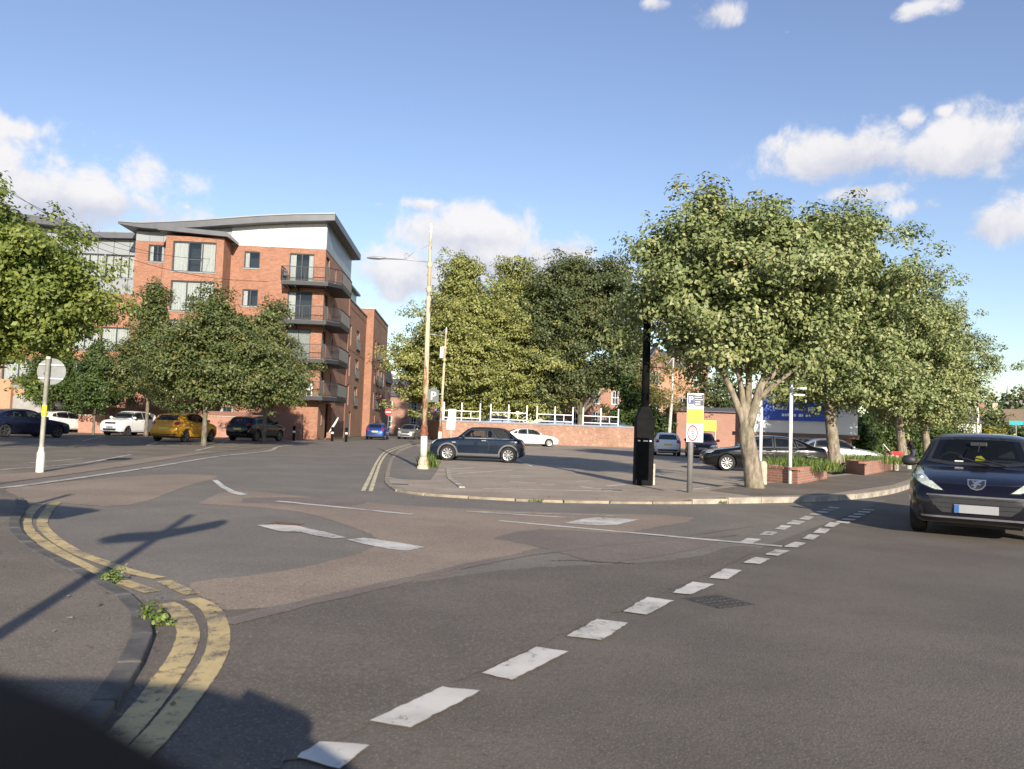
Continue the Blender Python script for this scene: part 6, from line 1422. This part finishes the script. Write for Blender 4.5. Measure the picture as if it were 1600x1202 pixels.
def planter(pn, pl_, pr, h, lab, labp):
    A, B, C_ = G(*pn, .12), G(*pl_, .12), G(*pr, .12); Dd = B + C_ - A; poly = [tuple(q[:2]) for q in (A, C_, Dd, B)]; c = (A + Dd) / 2
    e = empty('brick_planter', (c.x, c.y, .12), 0, lab, 'planter', 'brick planters on the pavement'); loc = [(x - c.x, y - c.y) for x, y in poly]; inn = inset(loc, .22)
    def ring(o_, i_, z0, z1):
        m = MB(); n = 4; vv = [(x, y, z) for z in (z0, z1) for x, y in o_] + [(x, y, z) for z in (z0, z1) for x, y in i_]
        fs = [(i, (i + 1) % 4, 4 + (i + 1) % 4, 4 + i) for i in range(4)] + [(8 + i, 12 + i, 12 + (i + 1) % 4, 8 + (i + 1) % 4) for i in range(4)] + [(4 + i, 4 + (i + 1) % 4, 12 + (i + 1) % 4, 12 + i) for i in range(4)] + [(i, 8 + i, 8 + (i + 1) % 4, (i + 1) % 4) for i in range(4)]
        return m.add(vv, fs)
    ring(loc, inn, -.1, h - .075).build('wall', BRICK_P, e)
    # coping laid brick by brick
    oo = inset(loc, -.02); 
    for i in range(4):
        a, b_ = Vector(oo[i]), Vector(oo[(i + 1) % 4]); L = (b_ - a).length; nb = max(2, int(L / .235)); dd = (b_ - a) / nb; nn = Vector((-dd.y, dd.x)).normalized() * .11
        key = 'cop%.3f' % dd.length; me_ = bpy.data.meshes.get(key)
        if not me_: me_ = MB().box(-dd.length / 2 + .005, dd.length / 2 - .005, -.11, .11, 0, .07).mesh(key, bevel=.006); me_.materials.append(BRICK_P)
        for k in range(nb):
            q = a + dd * (k + .5) + nn; part('brick', me_, None, e, (q.x, q.y, h - .074 + random.uniform(-.003, .003)), math.atan2(dd.y, dd.x))
    MB().prism(inset(inn, -.01), .1, h - .14).build('soil', SOIL, e)
    w_, l_ = (C_ - A).length * .36, (B - A).length * .3
    tuft('planter_shrubs', labp, (c.x, c.y, .12 + h - .15), 1500, .5, (max(w_, l_) * .8, max(w_, l_) * .7), .013, L_GRASS, flowers=12, group='plants in the planters')
planter((1246, 757), (1194, 752), (1292, 748), .46, 'nearer brick planter in front of the black saloon', 'green plants with white flowers in the nearer planter')
planter((1351, 743), (1321, 738), (1398, 734), .5, 'farther brick planter beside the second maple', 'low green plants in the farther planter')
for px, py, lab, n, h, sp_ in ((238, 972, 'leafy weed clump growing at the left kerb', 90, .2, (.12, .1)), (172, 908, 'small weed at the yellow line on the left kerb', 40, .09, (.1, .05)), (668, 731, 'rough weeds around the foot of the rusty lamp post', 160, .55, (.35, .3)), (684, 716, 'tall weeds between the lamp posts and the convertible', 260, .7, (.5, .7)), (1130, 786, 'tiny weed in the pale kerb joint', 24, .08, (.12, .04)), (838, 783, 'small weed along the flush kerb', 26, .08, (.14, .04))):
    g = G(px, py, .03)
    if px < 240:
        e = empty('weed_clump', (g.x, g.y, .02), 0, lab, 'weeds'); k_ = h / .2; _, P_, N_, S_, T_ = crown([(0, 0, .08 * k_, .075, .06, .07 * k_), (.03, .04, .05 * k_, .06, .06, .05 * k_)], 16, 13, .035, .026, fill=.2); part('foliage', leaf_mesh('foliage', P_, N_, S_, T_, mat=L_GRASS), None, e); continue
    tuft('weed_clump', lab, (g.x, g.y, .03 if h > .12 else .02), n, h, sp_, .012 if h < .3 else .016, L_GRASS, cat='weeds')
for t, lab in ((.12, 'ragged weeds along the left foot of the brick wall'), (.3, 'ragged weeds along the brick wall behind the convertible')):
    p = WA + wdir * WL * t - Vector((-wdir.y, wdir.x, 0)) * .3; tuft('weed_clump', lab, (p.x, p.y, .03), 300, .5, (1.8, .3), .03, L_GRASS, cat='weeds')
# bollards and leaning board by the flats
for px, lab in ((459, 'dark post bollard left of the flats corner'), (519, 'black and white banded bollard by the flats entrance'), (541, 'black bollard right of the flats entrance')):
    q = D(px, 684, 56.5 if px < 500 else 58); e = empty('post_bollard', (q.x, q.y, .012), 0, lab, 'bollard', 'post bollards by the flats')
    MB().lathe([(.09, 0), (.09, .85), (.12, .88), (.1, 1.0), (.03, 1.05)], 10).build('shaft', BLACK_P, e, autos=40); MB().lathe([(.094, .55), (.094, .68)], 10).build('band', SIGN_W, e)
q = D(529, 660, 59.5); e = empty('leaning_parasol', (q.x - .35, 59.5, .012), 0, 'folded white parasol leaning by the flats entrance', 'parasol'); e.scale = (.62, .62, .62)
m = MB(); m.tube([(-.55, 0, 1.0), (-.2, 0, 1.5), (.2, 0, 2.2), (.42, 0, 2.65), (.5, 0, 2.85)], [.06, .13, .12, .09, .03], 9); m.build('canopy', WHITE_P, e, smooth=True); MB().tube([(-1.0, 0, .05), (-.5, 0, 1.05)], .025, 6).build('pole', GALV, e)

# ------------------------------------------------------------------ people and cart behind the planters
def person(label, base, rz, top, legs, hair, bend=.25):
    V = []; E = []; Rr = []
    def add(p, r, par=None):
        V.append(p); Rr.append(r)
        if par is not None: E.append((par, len(V) - 1))
        return len(V) - 1
    hip = add((0, 0, .92), .14); b = bend
    sp1 = add((.12 * b * 2, 0, 1.12), .135, hip); ch = add((.5 * b, 0, 1.32), .15, sp1); nk = add((.62 * b, 0, 1.45), .055, ch); hd_ = add((.72 * b, 0, 1.56), .09, nk); add((.76 * b, 0, 1.66), .075, hd_)
    for s_ in (-1, 1):
        sh = add((.5 * b, s_ * .17, 1.38), .065, ch); el_ = add((.5 * b + .12, s_ * .24, 1.12), .048, sh); wr = add((.5 * b + .34, s_ * .2, 1.0), .035, el_); add((.5 * b + .42, s_ * .19, .99), .03, wr)
        th = add((0, s_ * .1, .84), .1, hip); kn = add((.03, s_ * .11, .48), .068, th); an = add((-.02, s_ * .11, .09), .045, kn); add((.13, s_ * .12, .035), .04, an)
    me = bpy.data.meshes.new('body'); me.from_pydata(V, E, []); o = link(bpy.data.objects.new('body', me))
    md = o.modifiers.new('s', 'SKIN'); 
    for i, sv in enumerate(me.skin_vertices[0].data): sv.radius = (Rr[i], Rr[i]); sv.use_root = (i == 0)
    o.modifiers.new('d', 'SUBSURF').levels = 2
    dg = bpy.context.evaluated_depsgraph_get(); bm_ = bpy.data.meshes.new_from_object(o.evaluated_get(dg)); bpy.data.objects.remove(o)
    bm_.materials.clear()
    for mm in (legs, top, SKIN, hair): bm_.materials.append(mm)
    for p in bm_.polygons:
        c = p.center; p.use_smooth = True
        k = 0 if c.z < .96 and abs(c.y) < .19 else 1
        if c.z > 1.45: k = 2 if (c.x > .72 * b - .02 and c.z < 1.64) else 3
        if c.x > .5 * b + .2 and c.z < 1.2: k = 2
        p.material_index = k
    e = empty('person', base, rz, label, 'person'); part('body', bm_, None, e)
    return e
DARKC = plain('dark_cloth', (.03, .018, .03), .9); JEAN = plain('denim', (.04, .05, .09), .9); HAIR = plain('dark_hair', (.02, .014, .01), .8)
q = D(1427, 720, 47); person('person in dark maroon top leaning forward between the third and fourth maples', (q.x, 47, .05), math.pi * .9, DARKC, JEAN, HAIR, .3)
q = D(1397, 720, 44); e = empty('hand_cart', (q.x, 44, .12), rad(15), 'small red hand cart with pale handle beside the third maple trunk', 'cart'); e.scale = (.75, .75, .8)
MB().add([(-.42, -.25, .45), (.42, -.25, .45), (.42, .25, .45), (-.42, .25, .45), (-.5, -.3, .98), (.5, -.3, .98), (.5, .3, .98), (-.5, .3, .98)], [(0, 3, 2, 1), (0, 1, 5, 4), (1, 2, 6, 5), (2, 3, 7, 6), (3, 0, 4, 7)]).build('tub', RED_P, e)
for s_ in (-.28, .28): MB().lathe([(.2, -.03), (.24, 0), (.2, .03)], 16, axis='y').build('wheel', RUBBER, e, loc=(.15, s_, .22))
MB().bar((-.3, 0, .9), (-.95, 0, 1.45), .04, .04).build('handle', WHITE_P, e); MB().box(-.3, -.24, -.2, .2, 0, .45).build('leg', GALV, e); MB().bar((.15, -.3, .24), (.15, .3, .24), .04, .04).build('axle', GALV, e); MB().box(.1, .2, -.03, .03, .24, .46).build('strut', GALV, e)

# ------------------------------------------------------------------ far side of the side street
q = D(650, 650, 128)
simple_house('end_house', 'brick house closing the far end of the side street', (q.x, 128, 0), 0, 14, 8, 6, 3, BRICK_H, SLATE, [(-5, -3.8, 1, 2.8), (-1, .2, 1, 2.8), (3, 4.2, 1, 2.8), (-5, -3.8, 3.8, 5.2), (-1, .2, 3.8, 5.2), (3, 4.2, 3.8, 5.2)], [(-5, 4, 8.5, 1)], door=(.9, 1.9, .05, 2.2))
q = D(645, 670, 112); o = MB().box(q.x - 1.5, q.x + 9, 112, 112.35, 0, 1.5).build('end_wall', BRICK_O); tag(o, 'low brick wall at the far end of the side street', 'wall')
q = D(590, 650, 100); simple_house('terrace_house', 'shaded brick terrace house beyond the brick wings', (q.x - 7, 100, 0), 0, 14, 10, 7, 3, BRICK_H, SLATE, [(4, 5.2, 1, 2.8), (4, 5.2, 4, 5.6)], [(3, 5, 9.5, 1)])
# right horizon: houses, hedge, wood, spires
def house_px(px, d, name, lab, rz, wx, h, rh, wm, rm, wins, ch, hip=2.5):
    q = D(px, 690, d); return simple_house(name, lab, (q.x, d, 0), rz, wx, 9, h, rh, wm, rm, wins, ch, hip=hip)
house_px(1592, 135, 'far_house', 'brown roofed house with chimneys at the right edge', rad(-32), 15, 4.6, 3.4, CREAM, TILE, [(-5, -3.8, 2.6, 3.8), (-1.5, -.3, 2.6, 3.8), (2, 3.2, 2.6, 3.8), (-5, -3.8, .6, 1.8)], [(-3.5, 4.5, 7.8, 1.2), (3, 4.5, 7.8, 1.2)])
house_px(1538, 120, 'far_house', 'pinkish brick house with hipped roof behind the golden hedge', rad(-25), 8, 4.2, 3.0, BRICK_H, TILE, [(-2.5, -1.3, 2.4, 3.6), (1, 2.2, 2.4, 3.6)], [(0, 4.5, 7, 1)], 3)
house_px(1494, 82, 'white_house', 'white gabled house behind the fourth maple', rad(-20), 4.5, 3.8, 1.0, WHITE_P, SLATE, [(-1.2, -.2, 1.6, 2.8)], [], .5)
house_px(1440, 100, 'far_house', 'low brick house hidden behind the maple row', rad(-25), 16, 3.2, 2.5, BRICK_H, SLATE, [(-5, -4, 1, 2.2), (0, 1, 1, 2.2), (4, 5, 1, 2.2)], [])
q = D(1527, 690, 70); e = empty('pale_post', (q.x, 70, 0), 0, 'pale post standing before the golden hedge', 'post'); MB().box(-.1, .1, -.1, .1, 0, D(1527, 638, 70).z).build('shaft', WHITE_OLD, e); MB().box(-.13, .13, -.13, .13, D(1527, 638, 70).z, D(1527, 638, 70).z + .06).build('cap', STONE, e)
q = D(1530, 690, 74); make_tree('golden_hedge', 'golden yellow hedge above the oncoming car roof', (q.x, 74, 0), [(-1.8, 0, 1.3, 1.6, 1.2, 1.2), (.5, 0, 1.5, 1.7, 1.3, 1.2), (2.6, 0, 1.1, 1.6, 1.2, 1.1)], [(0, 0, -.1, .12), (0, 0, .8, .1)], [((-1, 0, 1.2), .05), ((1.5, 0, 1.2), .05)], 160, 40, .5, .22, L_YEL, BARK2, cat='hedge', twigs=6)
for px, d, hh_, lab, mt in ((1135, 104, 12, 'dark green tree behind the low brick building', L_DARK), (1556, 95, 6.0, 'green bushy tree in front of the far roofs', L_DARK), (1600, 88, 3.6, 'green shrub at the right edge', L_HEDGE), (1512, 115, 6.5, 'brown tinged bush left of the golden hedge', L_DARK)):
    q = D(px, 690, d); make_tree('garden_tree', lab, (q.x, d, 0), [(0, 0, hh_ * .5, hh_ * .42, hh_ * .4, hh_ * .3), (hh_ * .25, 0, hh_ * .4, hh_ * .3, hh_ * .3, hh_ * .25), (-hh_ * .25, 0, hh_ * .42, hh_ * .3, hh_ * .3, hh_ * .25), (0, 0, hh_ * .8, hh_ * .22, hh_ * .25, hh_ * .2)], [(0, 0, -.1, .2), (0, 0, hh_ * .4, .14)], [((0, 0, hh_ * .7), .07)], 150, 36, .8, .36, mt, BARK2, twigs=6)
q = D(1588, 661, 60); e = empty('turquoise_sign', (q.x, 60, 0), rad(-30), 'turquoise sign board at the right edge', 'sign'); MB().box(-.45, .45, 0, .04, q.z - .15, q.z + .15).build('board', plain('turquoise_board', (.05, .42, .45), .5), e); MB().box(-.03, .03, .041, .1, 0, q.z + .15).build('post', GALV, e)
def wood(name, label, az0, az1, d, n, h, csz, ls, mat, hill=0):
    C = []
    for i in range(n):
        a = az0 + (az1 - az0) * (i + random.random() * .8) / n; dd = d * random.uniform(.92, 1.1); hh_ = h * random.uniform(.7, 1.1); C += [(math.tan(a) * dd, dd, hill + hh_ * .55, hh_ * .5, hh_ * .5, hh_ * .45), (math.tan(a) * dd + hh_ * .3, dd, hill + hh_ * .35, hh_ * .5, hh_ * .5, hh_ * .35)]
    _, P, Nn, S, T = crown(C, n * 26, 34, csz, ls, core=.05, shell=.7)
    o = part(name, leaf_mesh(name, P, Nn, S, T, mat=mat), None, None); tag(o, label, 'wood', kind='stuff')
wood('distant_wood', 'dark wooded rise below the church spires', .528, .60, 330, 8, 19, 2.6, 1.4, L_DARK, 5)
wood('distant_tree_belt', 'belt of trees far behind the car park and houses', .05, .70, 215, 26, 9, 1.9, 1.1, L_HEDGE)
wood('distant_tree_belt', 'belt of trees far behind the flats at left', -.72, -.05, 230, 26, 9, 1.9, 1.1, L_HEDGE)
ter = MB().lathe([(260, -4), (190, 3), (110, 7), (40, 8.5), (1, 9)], 40, (235, 420)).build('hill', GROUND, None, smooth=True); tag(ter, 'low rise carrying the far wood and church', 'hill', kind='structure')
for px, ytop, lab, k in ((1574, 602, 'left smaller church spire above the wood', .75), (1597, 598, 'right larger church spire at the right edge', 1.0)):
    d = 520; q = D(px, 690, d); zt_ = D(px, ytop, d).z; e = empty('church_spire', (q.x, d, 0), .4, lab, 'church', 'church spires'); r = 3.6 * k; zs_ = zt_ * .56
    MB().box(-r, r, -r, r, 0, zs_).build('tower', CREAM, e); MB().lathe([(r * 1.05, zs_), (r * .5, zs_ + (zt_ - zs_) * .5), (.05, zt_)], 8).build('spire', GREYREND, e)
    for sx in (-1, 1):
        for sy in (-1, 1): MB().lathe([(.5, zs_), (.5, zs_ + 1.5), (.02, zs_ + 4)], 6, (sx * r * .9, sy * r * .9)).build('pinnacle', GREYREND, e)
    for s_ in (-.35, .35): MB().box(r * s_ - .7 * k, r * s_ + .7 * k, -r - .02, -r + .01, zs_ - 8 * k, zs_ - 2 * k).build('belfry_opening', ROOM, e)

# shrubs closing the gap behind the maples
for px, d, hh_, lab in ((1318, 64, 4.6, 'dark shrub behind the silver saloon'), (1372, 66, 4.8, 'dark shrub behind the farther planter'), (1425, 70, 4.6, 'dark shrub behind the fourth maple trunk'), (1470, 72, 4.0, 'dark shrub between the fourth maple and the white house')):
    q = D(px, 690, d); make_tree('dark_shrub', lab, (q.x, d, 0), [(0, 0, hh_ * .5, hh_ * .5, hh_ * .4, hh_ * .35), (hh_ * .3, 0, hh_ * .35, hh_ * .35, hh_ * .3, hh_ * .28), (-hh_ * .3, 0, hh_ * .35, hh_ * .35, hh_ * .3, hh_ * .28), (0, 0, hh_ * .8, hh_ * .3, hh_ * .3, hh_ * .2)], [(0, 0, -.1, .15), (0, 0, hh_ * .4, .1)], [((0, 0, hh_ * .7), .06)], 170, 36, .6, .28, L_HEDGE, BARK2, cat='shrub', twigs=6, group='shrubs behind the maple row')
# fallen leaves and grit along the kerbs
P_ = []
for pts, n_, w_, z_ in ((kerbL, 130, .35, .016), (kerbR, 260, .6, .014), (back, 160, .5, .14)):
    pts = [Vector(p[:2]) for p in pts if -2 < p[1] < 40]
    for _ in range(n_):
        i = random.randrange(len(pts) - 1); c = pts[i].lerp(pts[i + 1], random.random()); c += Vector((random.gauss(0, w_), random.gauss(0, w_))); z = .016
        if pts is not None and c.x > -2.5 and c.y > 15.2: z = isl_z(c.x, c.y) + .012
        elif c.x < -2.2 and c.y < 12: z = KZ + .012
        P_.append((c.x, c.y, z))
P_ = np.array(P_); Nn = unit(RNG.normal(size=P_.shape) * .25 + np.array([0, 0, 1.0]))
o = part('leaf_litter', leaf_mesh('leaf_litter', P_, Nn, .02 + .03 * RNG.random(len(P_)), RNG.random(len(P_)), mat=leafmat('fallen_leaf', (.12, .08, .04), (.22, .16, .07), (.4, .33, .2), None, .1)), None, None); tag(o, 'scattered fallen leaves and grit along the kerbs', 'leaf litter', kind='stuff')

# overhead cables to the flats
for k, (a, b_) in enumerate((((-60, 262), (330, 405)), ((-60, 300), (420, 440)), ((-60, 245), (250, 398)))):
    A, B = D(a[0], a[1], 30), D(b_[0], b_[1], 60.2); pts = [A.lerp(B, t / 20) - Vector((0, 0, 1.0 * math.sin(math.pi * t / 20))) for t in range(21)]
    o = MB().tube(pts, .012, 4).build('overhead_cable', BLACK_P); tag(o, ('middle', 'lowest', 'topmost')[k] + ' thin overhead cable running from the left edge to the flats', 'cable', 'overhead cables')

# ------------------------------------------------------------------ out of frame: what casts the foreground shadows
SX, SY = sunv.x / sunv.z, sunv.y / sunv.z
def caster(px, py, z, zs=0.0): s_ = G(px, py, zs); return Vector((s_.x + SX * (z - zs), s_.y + SY * (z - zs), z))
tip = caster(297, 806, 3.85); e = empty('finger_post', (tip.x, tip.y, .05), 0, 'finger post on the corner pavement whose shadow crosses the junction', 'sign')
MB().lathe([(.06, -.1), (.055, 3.75), (.07, 3.77), (.01, 3.85)], 12).build('post', GREY_P, e)
for (px, py), nm in (((146, 847), 'left'), ((352, 819), 'right')):
    t = caster(px, py, 3.1) - Vector((tip.x, tip.y, 0)); u_ = Vector((t.x, t.y, 0)); L = u_.length; u_ = u_ / L; p = Vector((-u_.y, u_.x, 0)) * .02
    vv = []
    for s_ in (-1, 1): vv += [u_ * .05 + p * s_ + Vector((0, 0, 2.97)), u_ * (L - .15) + p * s_ + Vector((0, 0, 2.97)), u_ * L + p * s_ + Vector((0, 0, 3.11)), u_ * (L - .15) + p * s_ + Vector((0, 0, 3.25)), u_ * .05 + p * s_ + Vector((0, 0, 3.25))]
    MB().add(vv, [(0, 1, 2, 3, 4), (9, 8, 7, 6, 5)] + [(i, 5 + i, 5 + (i + 1) % 5, (i + 1) % 5) for i in range(5)]).build('finger_arm', WHITE_P, e)
tip = caster(115, 772, 3.5); e = empty('shadow_board_post', (tip.x, tip.y, .05), 0, 'unseen post with a broad board, shaped to cast the shadow at left', 'sign')  # unseen post; its board is shaped to throw the broad shadow at left
MB().lathe([(.06, -.1), (.055, 3.39)], 12).build('post', GREY_P, e)
aa, bb = caster(-60, 800, 2.3) - Vector((tip.x, tip.y, 0)), caster(154, 800, 2.3) - Vector((tip.x, tip.y, 0))
dd = Vector((bb.x - aa.x, bb.y - aa.y, 0)); aa.z = bb.z = 0; nn = Vector((-dd.y, dd.x, 0)).normalized() * .02
vv = [aa - nn + Vector((0, 0, 2.0)), bb * .8 - nn + Vector((0, 0, 2.0)), bb - nn + Vector((0, 0, 2.3)), bb * .8 - nn + Vector((0, 0, 2.45)), aa - nn + Vector((0, 0, 2.75))]; vv += [v + nn * 2 for v in vv]
MB().add(vv, [(0, 1, 2, 3, 4), (9, 8, 7, 6, 5)] + [(i, 5 + i, 5 + (i + 1) % 5, (i + 1) % 5) for i in range(5)]).build('board', WHITE_P, e)
# the dark car the picture is taken beside
own, _b = car('own_car', 'dark car beside the viewer, its blurred mirror at the lower left corner', 'hatch', (-.64, -1.05, 0), rad(-2), P_NAVY, mirror=PLAST, scale=1.12)
for ch in [c for c in own.children if c.name.startswith('door_mirror')]: bpy.data.objects.remove(ch)
m = MB()
inv = (Matrix.Translation(own.location) @ Matrix.Rotation(own.rotation_euler.z, 4, 'Z') @ Matrix.Scale(1.12, 4)).inverted()
hp = MB().extr([(-.40, 1.366), (-.235, 1.308), (-.12, 1.266), (-.085, 1.248), (-.065, 1.22), (-.065, 1.18), (-.09, 1.13), (-.16, 1.1), (-.33, 1.09), (-.42, 1.2)], 'y', .14, .24)
hm = hp.mesh('housing', uv=False, bevel=.007); hm.transform(inv); hm.polygons.foreach_set('use_smooth', [True] * len(hm.polygons))
part('door_mirror', hm, BLACK_P, own)
m.bar(inv @ Vector((-.2, -.15, 1.09)), inv @ Vector((-.2, .2, 1.14)), .09, .05)
m.build('mirror_arm', PLAST, own)
